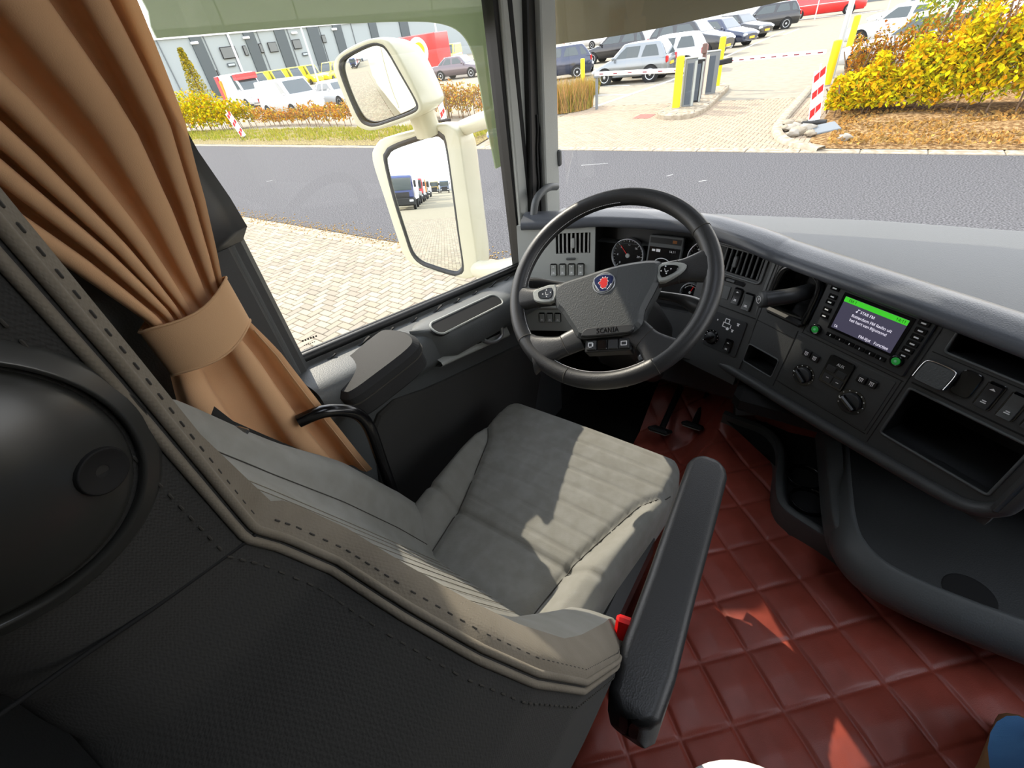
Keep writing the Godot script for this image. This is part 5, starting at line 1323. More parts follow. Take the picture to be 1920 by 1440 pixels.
# ---- tied-back curtain on the door pillar
func curtain() -> void:
	var t := thing("curtain", "tan cloth cab curtain gathered by a tieback at the door pillar", "curtain", Vector3(-0.76, -0.75, -0.2))
	var zr := [[-0.75, -0.322], [-0.557, -0.288], [-0.39, -0.268], [-0.3, -0.247], [-0.25, -0.243], [-0.2, -0.256], [-0.13, -0.276], [-0.04, -0.296], [0.09, -0.304], [0.6, -0.31]]
	var zl := [[-0.75, -0.06], [-0.39, -0.1], [-0.3, -0.128], [-0.25, -0.128], [-0.15, -0.09], [0.0, -0.02], [0.2, 0.1], [0.6, 0.2]]
	var am := [[-0.75, 0.022], [-0.5, 0.02], [-0.36, 0.014], [-0.31, 0.004], [-0.27, 0.003], [-0.24, 0.009], [-0.2, 0.014], [0.0, 0.024], [0.6, 0.028]]
	var rows := []
	for i in 121:
		var y := lerpf(-0.748, 0.6, i / 120.0); var row := PackedVector3Array()
		var a := lut(zr, y); var c := lut(zl, y); var h: float = 1.35 * lut(am, y)
		var low := smoothstep(-0.275, -0.305, y)
		for j in 181:
			var s := j / 180.0
			var ph := lerpf(s * 6.2 + 0.35 * sin(s * 9.0), s * 2.6 + 0.2 * sin(s * 5.0), low)
			var w := cos(TAU * ph); w = signf(w) * pow(absf(w), 0.8)
			var x := -0.752 + h * w + 0.012 * sin(s * 3.0 + y * 4.0) * (1.0 - low) + 0.004 * sin(y * 20.0 + s * 7.0)
			row.append(Vector3(x, y + 0.006 * sin(s * 9.0) * low, lerpf(a, c, s) + h * 0.22 * sin(TAU * ph * 2.0)))
		rows.append(row)
	var b := MB.new(); b.grid(rows); part("drape", b, M.curtain, t, "folded tan cloth")
	var hem := []
	for i in 40:
		var y := lerpf(-0.745, -0.33, i / 39.0); var q := int(lerpf(0, 120, (y + 0.748) / 1.348))
		hem.append((rows[q][5] as Vector3) + Vector3(0.002, 0, 0))
	b = MB.new(); b.tube(hem, 0.0012, 5); part("hem_stitching", b, M.tieback, t)
	rows = []
	for k in 6:
		var f := k / 5.0; var row := PackedVector3Array()
		for i in 40:
			var an := TAU * i / 40; var e := Vector2(cos(an), sin(an))
			var zz := -0.184 - 0.068 * e.x
			row.append(Vector3(-0.748 + 0.04 * e.y * (1.0 + 0.06 * sin(f * PI)), lerpf(-0.325, -0.25, f) - 0.16 * (zz + 0.184) + 0.004 * sin(an * 3.0), zz))
		rows.append(row)
	b = MB.new(); b.grid(rows, true); part("tieback", b, M.tieback, t, "tan cloth tieback band")
	for f: int in [0, 5]:
		b = MB.new(); var lp := []
		for q in rows[f]: lp.append(q)
		b.tube(lp, 0.002, 5, true, false); part("tieback_hem", b, M.tieback, t)

# ---- outside mirrors
func on_plane(px: float, py: float, p: Vector3, n: Vector3) -> Vector3:
	var d := ray(px, py)
	return d * (p.dot(n) / d.dot(n))
func mirrors() -> void:
	for k in 2:
		var p := B(815, 380, 0, -1.5) if k == 0 else B(712, 160, 0, -1.52)
		var look := ray(815, 345).normalized() if k == 0 else ray(680, 110).normalized()
		var n := (Vector3(-0.02, 0, 1).normalized() - look).normalized()
		if k == 1: n = (n - (on_plane(680, 110, p, n) - on_plane(711, 162, p, n)) / 0.95).normalized()
		var outer_px := [[700, 300], [706, 276], [722, 262], [775, 248], [826, 236], [846, 242], [860, 258], [870, 320], [884, 420], [894, 496], [888, 514], [870, 520], [820, 508], [780, 496], [760, 480], [748, 450], [722, 370]] if k == 0 else [[630, 140], [628, 118], [636, 103], [660, 88], [692, 75], [716, 74], [734, 86], [760, 130], [786, 184], [790, 204], [776, 218], [734, 234], [700, 243], [682, 241], [668, 230], [650, 190]]
		var glass_px := [[722, 303], [725, 288], [736, 276], [780, 260], [816, 250], [828, 255], [836, 270], [848, 350], [860, 440], [868, 496], [864, 510], [852, 514], [812, 502], [788, 492], [772, 474], [760, 440], [738, 370]] if k == 0 else [[640, 140], [638, 120], [645, 108], [668, 95], [694, 84], [712, 84], [726, 95], [752, 140], [778, 186], [782, 202], [770, 212], [730, 227], [704, 235], [688, 233], [675, 223], [658, 188]]
		var t := thing("main_mirror" if k == 0 else "wide_angle_mirror", "large upright cream truck mirror on its arms outside the driver's window" if k == 0 else "smaller cream wide-angle mirror tilted above the large mirror", "mirror", p)
		var ou := []; var gl := []
		for q in outer_px: ou.append(on_plane(q[0], q[1], p, n))
		for q in glass_px: gl.append(on_plane(q[0], q[1], p, n))
		ou = spl(ou, 3, true); gl = spl(gl, 3, true)
		var c := Vector3.ZERO
		for q in gl: c += q
		c /= gl.size()
		var R := 60.0 if k == 0 else 0.95
		var rows := []
		for i in 15:
			var f := 1.0 - i / 14.0; var row := PackedVector3Array()
			for q in gl:
				var o: Vector3 = (q - c) * f
				row.append(c + o - n * (0.006 + o.length_squared() / (2.0 * R)))
			rows.append(row)
		var b := MB.new(); b.grid(rows, true); part("mirror_glass", b, M.mirror, t, "reflecting mirror glass")
		rows = []
		for e in [[0.955, -0.007, 1], [0.965, 0.001, 1], [1.0, 0.004, 1], [1.035, 0.002, 1]]:
			var row := PackedVector3Array()
			for q in gl: row.append(c + (q - c) * e[0] + n * e[1])
			rows.append(row)
		b = MB.new(); b.grid(rows, true); part("glass_gasket", b, M.plastic_smooth, t)
		var inner := PackedVector3Array()
		for q in gl: inner.append(c + (q - c) * 1.03 + n * 0.002)
		rows = [inner]
		var back := Vector3(0.1, -0.02, -1.0).normalized()
		var sc := [[1.0, 0.006], [1.025, -0.005], [1.03, -0.036], [1.0, -0.085], [0.9, -0.12], [0.7, -0.15], [0.4, -0.17], [0.02, -0.175]] if k == 0 else [[1.0, 0.006], [1.02, -0.005], [1.02, -0.036], [0.97, -0.096], [0.85, -0.15], [0.65, -0.186], [0.35, -0.21], [0.02, -0.216]]
		for e in sc:
			var row := PackedVector3Array()
			for q in ou: row.append(c + (q - c) * e[0] + (n * e[1] if e[1] > 0 else back * -e[1]))
			rows.append(row)
		# the inner ring is matched to the outer by angle
		var fixed := PackedVector3Array()
		for q in ou:
			var best := 0; var bd := -2.0
			for i in gl.size():
				var dd: float = (q - c).normalized().dot((gl[i] - c).normalized())
				if dd > bd: bd = dd; best = i
			fixed.append(inner[best])
		rows[0] = fixed
		b = MB.new(); b.grid(rows, true); part("mirror_housing", b, M.white_paint, t, "cream painted mirror housing")
		if k == 0:
			var arm := []
			for q in [[842, 252, -1.48], [872, 238, -1.33], [905, 227, -1.15], [945, 216, -1.0], [978, 206, -0.94]]: arm.append(B(q[0], q[1], 0, q[2]) + Vector3(0, 0, -0.03))
			b = MB.new(); b.tube(spl(arm, 4), 0.03, 14, false, true, []); part("upper_arm", b, M.white_paint, t, "thick cream mirror arm")
			arm = []
			for q in [[862, 505, -1.47], [890, 512, -1.3], [925, 512, -1.1], [968, 505, -0.95]]: arm.append(B(q[0], q[1], 0, q[2]) + Vector3(0, -0.01, -0.06))
			b = MB.new(); b.tube(spl(arm, 4), 0.042, 14); part("lower_arm", b, M.white_paint, t, "cream lower mirror bracket")
		else:
			b = MB.new(); b.tube([B(770, 215, 0, -1.5) + Vector3(0, 0, -0.06), B(782, 258, 0, -1.5) + Vector3(0, 0, -0.07)], 0.054, 14); part("mirror_neck", b, M.white_paint, t)

# ---- gateway, verges, hedges
func leaf_mesh(s: float) -> ArrayMesh:
	var b := MB.new()
	var a := Vector3(0, 0, -s); var c := Vector3(0, 0, s); var l := Vector3(-s * 0.6, s * 0.18, 0); var r := Vector3(s * 0.6, s * 0.18, 0)
	b.tri(a, l, c); b.tri(a, c, r)
	return b.mesh()
func scatter(nm: String, me: Mesh, n: int, spot: Callable, pal: Array, size: Array, to: Node3D) -> void:
	var xs := []; var cs := []
	for i in n:
		var p: Vector3 = spot.call()
		var s := rng.randf_range(size[0], size[1])
		xs.append(Transform3D(Basis.from_euler(Vector3(rng.randf_range(-1.2, 1.2), rng.randf() * TAU, rng.randf_range(-0.9, 0.9))).scaled(Vector3(s, s, s)), p))
		var c: Color = pal[rng.randi() % pal.size()]
		cs.append((c.lerp(pal[rng.randi() % pal.size()], rng.randf())).srgb_to_linear() * rng.randf_range(0.75, 1.15))
	many(nm, me, M.leaf, xs, cs, to)
func hedge(nm: String, label: String, line: Array, wide: float, high: Array, n: int, pal: Array, size: Array) -> void:
	var mid: Vector3 = line[line.size() / 2]
	var t := thing(nm, label, "hedge", mid)
	var tab := spl(line, 8)
	var spot := func() -> Vector3:
		var f := rng.randf(); var q: Vector3 = tab[int(f * (tab.size() - 1))]; var q2: Vector3 = tab[mini(int(f * (tab.size() - 1)) + 1, tab.size() - 1)]
		var h := lut(high, f); var base := q.lerp(q2, rng.randf())
		var r := rng.randf(); var a := rng.randf() * PI
		var bump := 0.8 + 0.2 * sin(f * 40.0) + 0.12 * sin(f * 97.0)
		var rr := wide * sqrt(lerpf(0.35, 1.0, rng.randf()))
		return base + Vector3(rng.randf_range(-0.1, 0.1), 0.14 + h * bump * (0.1 + 0.88 * pow(sin(a), 0.6) * lerpf(0.35, 1.0, sqrt(r))), cos(a) * rr)
	scatter("foliage", leaf_mesh(1.0), n, spot, pal, size, t)
	for i in 26:
		var f := i / 25.0; var q: Vector3 = tab[int(f * (tab.size() - 1))]; var h := lut(high, f)
		var o := q + Vector3(rng.randf_range(-0.15, 0.15), 0, rng.randf_range(-0.3, 0.6))
		var b := MB.new(); b.tube([o, o + Vector3(rng.randf_range(-0.1, 0.1), h * 0.4, 0.05), o + Vector3(rng.randf_range(-0.25, 0.25), h * 0.8, 0.1)], 0.016, 5); part("stem", b, M.bark, t)
func tuft(nm: String, label: String, cat: String, o: Vector3, r: float, h: float, n: int, pal: Array, lean := 0.3) -> void:
	var t := thing(nm, label, cat, o)
	var b := MB.new(); b.tri(Vector3(-0.5, 0, 0), Vector3(0.5, 0, 0), Vector3(0.12, 1, 0.05)); b.tri(Vector3(0, 0, -0.5), Vector3(0, 0, 0.5), Vector3(0.1, 1, 0.1))
	var me := b.mesh(); var xs := []; var cs := []
	for i in n:
		var a := rng.randf() * TAU; var rr := r * sqrt(rng.randf())
		var hh := h * rng.randf_range(0.5, 1.1)
		xs.append(Transform3D(Basis.from_euler(Vector3(rng.randf_range(-lean, lean), rng.randf() * TAU, rng.randf_range(-lean, lean))) * Basis.from_scale(Vector3(0.03, hh, 0.03)), o + Vector3(cos(a) * rr, 0, sin(a) * rr)))
		cs.append((pal[rng.randi() % pal.size()] as Color).srgb_to_linear() * rng.randf_range(0.7, 1.2))
	many("blades", me, M.leaf, xs, cs, t)

func beacon_board(at: Vector3, tall: float, lean: Vector3, label: String) -> void:
	var t := thing("delineator_board", label, "delineator", at, "striped boards across the road")
	var up := (Vector3.UP + lean).normalized(); var side := Vector3(-at.z, 0, at.x).normalized(); side = (side - up * side.dot(up)).normalized(); var out := side.cross(up)
	if out.z < 0: out = -out; side = -side
	var f := Transform3D(Basis(side, up, out), at)
	var w := tall * 0.2
	var b := MB.new(); b.x = f; b.prism(rrect(w, tall * 0.84, 0.02, 2, Vector2(0, tall * 0.5)), -0.02, 0.02, 0.004); part("board", b, M.white, t)
	for k in 3:
		var y0 := tall * (0.16 + k * 0.28)
		var pl := PackedVector2Array([Vector2(-w * 0.42, y0), Vector2(w * 0.42, y0 + tall * 0.13), Vector2(w * 0.42, y0 + tall * 0.25), Vector2(-w * 0.42, y0 + tall * 0.12)])
		if k == 0: pl = PackedVector2Array([Vector2(-w * 0.42, tall * 0.1), Vector2(w * 0.42, y0 + tall * 0.12), Vector2(w * 0.42, y0 + tall * 0.22), Vector2(-w * 0.42, y0 + tall * 0.1)])
		b = MB.new(); b.x = f; b.prism(pl, 0.018, 0.0225); part("red_stripe", b, M.red, t)
	b = MB.new(); b.tube([f * Vector3(0, 0, 0), f * Vector3(0, tall * 1.02, 0)], 0.025, 8); part("post", b, M.galv, t)
	b = MB.new(); b.x = Transform3D(Basis.IDENTITY, at); b.box(Vector3(0, 0.04, 0), Vector3(0.5, 0.1, 0.28), 0.02); part("foot", b, M.rubber, t)

func bollard(at: Vector3, h: float, r: float, label: String) -> void:
	var t := thing("bollard", label, "bollard", at, "yellow bollards at the gateway")
	var b := MB.new(); b.lathe(at, Vector3.UP, [Vector2(r, -0.05), Vector2(r, h - r * 0.3), Vector2(r * 0.93, h - r * 0.1), Vector2(r * 0.6, h), Vector2(0, h + 0.005)], 18); part("post", b, M.yellow, t)
	b = MB.new(); b.lathe(at, Vector3.UP, [Vector2(r * 1.35, 0.0), Vector2(r * 1.3, 0.02), Vector2(r * 1.02, 0.025)], 18); part("base_collar", b, M.kerb, t)

func boom(nm: String, label: String, a: Vector3, c: Vector3, n: int) -> void:
	var t := thing(nm, label, "barrier", a, "lowered barrier booms")
	var d := (c - a).normalized(); var up := Vector3.UP - d * Vector3.UP.dot(d); var b := MB.new()
	b.x = Transform3D(Basis(d, up.normalized(), d.cross(up.normalized())), a); b.box(Vector3(a.distance_to(c) * 0.5, 0, 0), Vector3(a.distance_to(c), 0.13, 0.05), 0.02); part("beam", b, M.white, t)
	for k in n:
		var f := (k + 0.5) / n
		var m := MB.new(); m.x = b.x; m.box(Vector3(a.distance_to(c) * f, -0.005, 0.0), Vector3(0.16, 0.045, 0.056), 0.01); part("red_marker", m, mat(Color(0.5, 0.1, 0.16), 0.4), t)

func gate_and_verges() -> void:
	# kerbed traffic island
	var isl := []
	for q in [[1232, 222], [1262, 226], [1300, 221], [1330, 205], [1352, 182], [1366, 168], [1352, 163], [1330, 176], [1305, 192], [1275, 200], [1245, 210]]: isl.append(G(q[0], q[1]))
	var pl := PackedVector2Array()
	for q in spl(isl, 2, true): pl.append(Vector2(q.x, -q.z))
	var b := MB.new(); b.x = Transform3D(Basis(Vector3(1, 0, 0), Vector3(0, 0, -1), Vector3(0, 1, 0)), Vector3(0, 0, 0)); b.prism(pl, GROUND - 0.05, GROUND + 0.13, 0.02)
	var si := struct("traffic_island", b, M.kerb)
	var cn := Vector2.ZERO
	for q in pl: cn += q
	cn /= pl.size()
	var inn := PackedVector2Array()
	for q in pl: inn.append(cn + (q - cn) * 0.86)
	b = MB.new(); b.x = Transform3D(Basis(Vector3(1, 0, 0), Vector3(0, 0, -1), Vector3(0, 1, 0)), Vector3(0, 0, 0)); b.prism(inn, GROUND, GROUND + 0.138, 0.01); part("island_top", b, M.kerb, si)
	for i in range(0, pl.size(), 2):
		var p := pl[i]; var q := cn + (p - cn) * 0.86
		b = MB.new(); b.tube([Vector3(p.x, GROUND + 0.12, -p.y), Vector3(q.x, GROUND + 0.134, -q.y)], 0.008, 4); part("kerb_joint", b, M.rubber, si)
	bollard(G(1267, 203, 0.13), 1.33, 0.115, "thick yellow bollard at the rounded near end of the traffic island")
	bollard(G(1343, 163, 0.1), 1.5, 0.105, "yellow bollard at the far end of the traffic island behind the pay machines")
	bollard(G(1093, 160, 0.0), 1.15, 0.11, "yellow bollard rising from the dry grass beside the dark hatchback")
	bollard(G(1549, 160, 0.0), 1.2, 0.12, "yellow bollard just behind the striped board at the hedge corner")
	bollard(G(1585, 112, 0.0), 1.5, 0.12, "yellow bollard half hidden behind the grey light pole")
	# machines on the island
	var k := 0
	for q in [[1287, 199, 1.22, 0.34, "tall grey gate machine with pale side rails next to the near bollard"], [1302, 191, 1.12, 0.3, "slim dark gate machine in the middle of the island"], [1327, 176, 1.18, 0.42, "wide grey barrier cabinet with a pale side and a round lamp"]]:
		var p := G(q[0], q[1], 0.13); var t := thing("gate_machine", q[4], "gate machine", p, "machines on the traffic island")
		var f := Transform3D(Basis(Vector3.UP, 0.45), p)
		b = MB.new(); b.x = f; b.box(Vector3(0, q[2] * 0.5, 0), Vector3(q[3], q[2], 0.3), 0.015); part("cabinet", b, M.steel if k != 1 else M.rubber, t)
		b = MB.new(); b.x = f; b.box(Vector3(-q[3] * 0.08, q[2] * 0.48, 0.152), Vector3(q[3] * 0.5, q[2] * 0.86, 0.01), 0.004); part("door_plate", b, mat(Color(0.25, 0.29, 0.33), 0.5), t)
		b = MB.new(); b.x = f; b.box(Vector3(q[3] * (0.36 if k != 2 else -0.4), q[2] * 0.48, 0.156), Vector3(q[3] * 0.2, q[2] * 0.94, 0.012), 0.004); part("side_rail", b, M.steel_light if k != 2 else mat(Color(0.85, 0.76, 0.68), 0.6), t)
		b = MB.new(); b.x = f; b.box(Vector3(0, q[2] + 0.015, 0), Vector3(q[3] * 1.04, 0.03, 0.32), 0.01); part("lid", b, M.steel_light, t)
		if k == 2: b = MB.new(); b.x = f; b.lathe(f * Vector3(0.12, q[2] * 0.72, 0.15), f.basis.z, [Vector2(0.03, 0), Vector2(0.026, 0.012), Vector2(0, 0.016)], 14); part("round_lamp", b, M.white, t)
		k += 1
	var p := G(1309, 186, 0.13)
	b = MB.new(); b.box(p + Vector3(0, 0.72, -0.1), Vector3(0.1, 1.44, 0.1), 0.01); b.box(p + Vector3(0, 1.35, -0.05), Vector3(0.14, 0.26, 0.14), 0.02)
	solo("intercom_post", "thin brown intercom post between the two grey machines", "intercom post", b, mat(Color(0.4, 0.3, 0.27), 0.6))
	var bz := G(1287, 199).z; var bz2 := G(1330, 176).z
	boom("barrier_boom", "lowered white boom with red markers crossing in front of the grey hatchback", B(1284, 131, 2, bz), B(1115, 139, 2, bz), 6)
	boom("barrier_boom", "lowered white boom with red markers reaching from the grey cabinet to the striped board", B(1362, 114, 2, bz2), B(1550, 97, 2, bz2), 9)
	b = MB.new(); b.x = Transform3D(Basis(Vector3(0, 0, 1), 0.12), B(1352, 117, 2, bz2)); b.box(Vector3(0, 0, 0), Vector3(0.75, 0.16, 0.1), 0.03); solo("boom_clamp", "dark clamp holding the long white boom at the grey cabinet", "clamp", b, M.rubber)
	var q0 := B(1119, 139, 2, bz); q0.y = GROUND; b = MB.new(); var rh: float = B(1119, 139, 2, bz).y - GROUND; b.box(q0 + Vector3(0, rh * 0.5 - 0.03, 0), Vector3(0.09, rh - 0.06, 0.07), 0.01); b.box(q0 + Vector3(0, rh - 0.08, 0), Vector3(0.16, 0.06, 0.14), 0.01)
	solo("boom_rest", "thin grey post on which the boom tip rests", "post", b, M.steel)
	# rusty inspection plate
	b = MB.new(); var m := [G(1186, 222, 0.014), G(1201, 214, 0.014), G(1230, 214, 0.014), G(1217, 222, 0.014)]; b.poly(m, m[0] - Vector3.UP)
	var mm := []
	for v: Vector3 in m: mm.append(v - Vector3(0, 0.03, 0))
	for i in 4: b.poly([m[i], m[(i + 1) % 4], mm[(i + 1) % 4], mm[i]], (m[0] + m[2]) * 0.5)
	solo("drain_cover", "rust-brown metal drain cover in the paving before the traffic island", "drain cover", b, mat(Color(0.5, 0.3, 0.25), 0.8))
	# verges: far side of the road, left and right of the gateway
	var vr := []
	for q in [[1448, 236], [1443, 250], [1452, 262], [1478, 271], [1530, 279]]: vr.append(G(q[0], q[1]))
	var vk := []
	for q in [[1512, 165], [1480, 200], [1455, 228], [1446, 245], [1456, 262], [1485, 274], [1530, 283]]: vk.append(G(q[0], q[1], 0.03))
	var rows := []
	var sk := spl(vk, 5)
	rows = [PackedVector3Array(), PackedVector3Array(), PackedVector3Array(), PackedVector3Array()]
	for i in sk.size():
		var d: Vector3 = sk[mini(i + 1, sk.size() - 1)] - sk[maxi(i - 1, 0)]; var n := Vector3(-d.z, 0, d.x).normalized()
		if n.dot(Vector3(0.6, 0, -0.3)) < 0: n = -n
		for j in 4: rows[j].append(sk[i] + [Vector3(0, -0.06, 0), Vector3(0, 0.05, 0) + n * 0.02, Vector3(0, 0.06, 0) + n * 0.2, Vector3(0, 0.0, 0) + n * 0.24][j])
	b = MB.new(); b.grid(rows); struct("kerb", b, M.kerb)
	for side in 2:
		rows = []
		for i in 40:
			var row := PackedVector3Array(); var f := i / 39.0
			for j in 60:
				var g := j / 59.0; var x: float; var z: float
				if side == 0:
					x = lerpf(-0.95 + 0.25 * (1.0 - smoothstep(0.0, 0.1, f)), 40, pow(g, 1.6)); z = lerpf(-11.46, -18.6, f)
				else:
					x = lerpf(-9.6 - 0.9 * f, -60, pow(g, 1.4)); z = lerpf(-11.46, -14.6, f)
				var e := minf(smoothstep(0.0, 0.1, g), smoothstep(0.0, 0.2, f))
				row.append(Vector3(x, GROUND + 0.02 + e * (0.06 + 0.05 * sin(x * 2.1) * sin(z * 3.0) + rng.randf_range(-0.02, 0.03)), z))
			rows.append(row)
		b = MB.new(); b.grid(rows); struct("verge", b, M.soil if side == 0 else mat(Color(0.55, 0.5, 0.28), 1.0, 0.0, {"tex": M.soil.albedo_texture, "scale": 0.8}))
	# grass on the far verge
	var bl := MB.new(); bl.tri(Vector3(-0.5, 0, 0), Vector3(0.5, 0, 0), Vector3(0.1, 1, 0.1)); var gx := []; var gc := []
	for i in 9000:
		var x := -10.2 - 32.0 * pow(rng.randf(), 1.2); var z := rng.randf_range(-14.4, -11.9)
		if rng.randf() < 0.35 and z > -12.4: continue
		gx.append(Transform3D(Basis.from_euler(Vector3(rng.randf_range(-0.5, 0.5), rng.randf() * TAU, rng.randf_range(-0.5, 0.5))) * Basis.from_scale(Vector3(0.05, rng.randf_range(0.06, 0.2), 0.05)), Vector3(x, GROUND + 0.08, z)))
		gc.append(Color(0.5, 0.55, 0.16).lerp(Color(0.68, 0.62, 0.3), rng.randf()).srgb_to_linear())
	many("verge_grass", bl.mesh(), M.leaf, gx, gc, null)
	gx = []; gc = []
	for i in 5000:
		var x := -0.6 + 9.0 * pow(rng.randf(), 1.1); var z := rng.randf_range(-15.0, -11.6)
		gx.append(Transform3D(Basis.from_euler(Vector3(rng.randf_range(-1.3, 1.3), rng.randf() * TAU, rng.randf_range(-1.3, 1.3))) * Basis.from_scale(Vector3(0.06, rng.randf_range(0.05, 0.14), 0.06)), Vector3(x, GROUND + 0.08, z)))
		gc.append(Color(0.75, 0.55, 0.28).lerp(Color(0.6, 0.5, 0.3), rng.randf()).srgb_to_linear() * rng.randf_range(0.7, 1.2))
	many("fallen_leaves", leaf_mesh(0.8), M.leaf, gx, gc, null)
	beacon_board(G(1525, 234, 0.02), 1.18, Vector3(-0.14, 0, 0), "red and white striped delineator board standing in rubble at the hedge corner")
	beacon_board(G(460, 260, 0.02), 1.3, Vector3(-0.3, 0, 0.12), "tilted red and white delineator board before the yellow bush across the road")
	beacon_board(G(834, 228, 0.02), 1.25, Vector3(-0.12, 0, 0.0), "red and white delineator board mostly hidden behind the upper mirror")
	# rubble at the foot of the board
	var n := 0
	for q in [[1480, 231, 0.17], [1490, 240, 0.2], [1497, 246, 0.19], [1512, 243, 0.22], [1502, 229, 0.14], [1487, 250, 0.15], [1520, 250, 0.13], [1585, 258, 0.14], [1474, 240, 0.13]]:
		var at := G(q[0], q[1], 0.08); var s: float = q[2]; b = MB.new(); rows = []
		for i in 7:
			var row := PackedVector3Array()
			for j in 9:
				var th := PI * i / 6.0; var ph := TAU * j / 9.0
				var r := s * (0.85 + 0.3 * sin(i * 2.3 + j * 1.7 + n) * sin(th))
				row.append(at + Vector3(sin(th) * cos(ph) * r, cos(th) * r * 0.65, sin(th) * sin(ph) * r * 0.8))
			rows.append(row)
		b.grid(rows, true)
		solo("rubble_stone", ["pale rubble stone at the outer tip of the heap by the kerb", "big pale rubble stone in front of the heap", "grey rubble stone in the middle of the heap", "largest rubble stone right before the striped board", "small stone at the back of the rubble heap", "small flat rubble stone nearest the road", "yellowish rubble stone beside the dark slab", "single pale stone lying alone on the sandy verge", "small stone on the gateway side of the rubble heap"][n], "stone", b, M.kerb if n % 2 == 0 else mat(Color(0.6, 0.57, 0.52), 0.9), "rubble stones at the hedge corner")
		n += 1
	b = MB.new(); b.x = Transform3D(Basis.from_euler(Vector3(0.2, 0.5, 0.12)), G(1545, 241, 0.1)); b.box(Vector3.ZERO, Vector3(0.55, 0.05, 0.4), 0.015); solo("paving_slab", "dark grey slab lying tilted beside the rubble heap", "slab", b, M.steel)
	# blue and white plate lying in the left verge
	var sp := G(938, 248, 0.22); var ts := thing("lying_sign", "blue and white road sign plate lying low in the grass verge behind the mirror arm", "sign", G(938, 248, 0.0))
	b = MB.new(); b.x = Transform3D(Basis.from_euler(Vector3(-1.25, 0.4, 0.1)), sp); b.prism(rrect(0.85, 0.5, 0.2, 5), -0.02, 0.02, 0.005); part("plate", b, M.white, ts)
	b = MB.new(); b.x = Transform3D(Basis.from_euler(Vector3(-1.25, 0.4, 0.1)), sp); b.prism(rrect(0.8, 0.17, 0.08, 4, Vector2(0, -0.14)), 0.0, 0.024); b.prism(rrect(0.7, 0.08, 0.04, 4, Vector2(0.0, 0.12)), 0.0, 0.024); part("blue_bands", b, mat(Color(0.08, 0.3, 0.65), 0.4), ts)
	b = MB.new(); b.tube([sp, sp - Vector3(0, 0.24, 0)], 0.03, 8); part("short_post", b, M.galv, ts)
	# light pole at the hedge
	var lpz := G(1558, 146); b = MB.new(); b.tube([lpz, lpz + Vector3(0, 4, 0), lpz + Vector3(0.05, 7.5, 0)], 0.085, 12, false, true, [0.09, 0.08, 0.06]); solo("light_pole", "pale grey light pole rising beside the yellow bollard at the hedge", "light pole", b, M.galv)
	# hedges and grass clumps
	var ye := [Color(0.87, 0.78, 0.06), Color(0.88, 0.62, 0.1), Color(0.78, 0.77, 0.08), Color(0.85, 0.7, 0.08), Color(0.55, 0.58, 0.12)]
	var rs := [Color(0.72, 0.42, 0.14), Color(0.8, 0.55, 0.2), Color(0.6, 0.42, 0.2), Color(0.7, 0.6, 0.2), Color(0.55, 0.5, 0.2)]
	hedge("beech_hedge", "bushy yellow autumn hedge along the sandy verge by the parked white cars", [G(1553, 215), G(1640, 212), G(1760, 210), G(1915, 212), G(2150, 220)], 0.75, [[0.0, 0.6], [0.1, 0.85], [0.3, 1.15], [0.5, 1.7], [0.75, 2.5], [1.0, 2.7]], 22000, ye, [0.045, 0.085])
	hedge("russet_shrubs", "thin russet shrubs standing behind the yellow hedge before the white cars", [G(1580, 165), G(1660, 160), G(1750, 165), G(1850, 165)], 0.5, [[0.0, 1.2], [0.4, 1.5], [1.0, 2.6]], 3500, rs, [0.04, 0.07])
	hedge("left_bushes", "yellow bush mass across the road beside the tilted striped board", [G(330, 250), G(380, 247), G(420, 244), G(470, 240)], 0.9, [[0.0, 2.0], [0.5, 2.1], [1.0, 1.2]], 6000, ye + [Color(0.6, 0.6, 0.1)], [0.06, 0.11])
	hedge("low_hedge", "low patchy russet hedge in front of the white van across the road", [G(492, 237), G(545, 234), G(600, 234), G(660, 236)], 0.4, [[0.0, 0.9], [0.3, 0.7], [0.6, 0.9], [1.0, 0.9]], 3000, rs + [Color(0.8, 0.6, 0.1)], [0.05, 0.09])
	hedge("mirror_hedge", "pale dry shrubs seen between the upper mirror and the wind deflector", [G(790, 222), G(830, 220), G(870, 219), G(920, 216)], 0.5, [[0.0, 1.4], [0.4, 1.3], [1.0, 1.0]], 3800, rs + [Color(0.9, 0.8, 0.65), Color(0.75, 0.65, 0.2)], [0.04, 0.08])
	tuft("dry_grass", "clump of tall dry straw-coloured grass next to the windscreen pillar by the gateway", "grass", G(1062, 205, 0.02), 1.0, 1.0, 2600, [Color(0.78, 0.6, 0.36), Color(0.7, 0.56, 0.3), Color(0.6, 0.5, 0.3), Color(0.62, 0.6, 0.25)])
	tuft("dry_grass", "strip of low brown grass under the yellow bollard beyond the gateway kerb", "grass", G(1098, 178, 0.02), 0.6, 0.7, 700, [Color(0.72, 0.6, 0.3), Color(0.6, 0.58, 0.2)])
	# two slim young trees on the left, one in the hedge on the right
	k = 0
	for q in [[398, 222, 356, 80, 0.9, "slim yellowing young tree standing clear before the grey building"], [330, 232, 287, 110, 0.9, "slim green young tree half hidden behind the curtain"], [1742, 150, 1790, -60, 1.2, "young green tree with a bare stake growing out of the yellow hedge"]]:
		var o := G(q[0], q[1]); var t := thing("young_tree", q[5], "tree", o, "slim young trees")
		var tall := 4.6 if k < 2 else 4.2
		b = MB.new(); b.tube([o, o + Vector3(0.05, tall * 0.5, 0), o + Vector3(0.0, tall, 0)], 0.06, 8, false, true, [0.07, 0.05, 0.02]); part("trunk", b, M.bark, t)
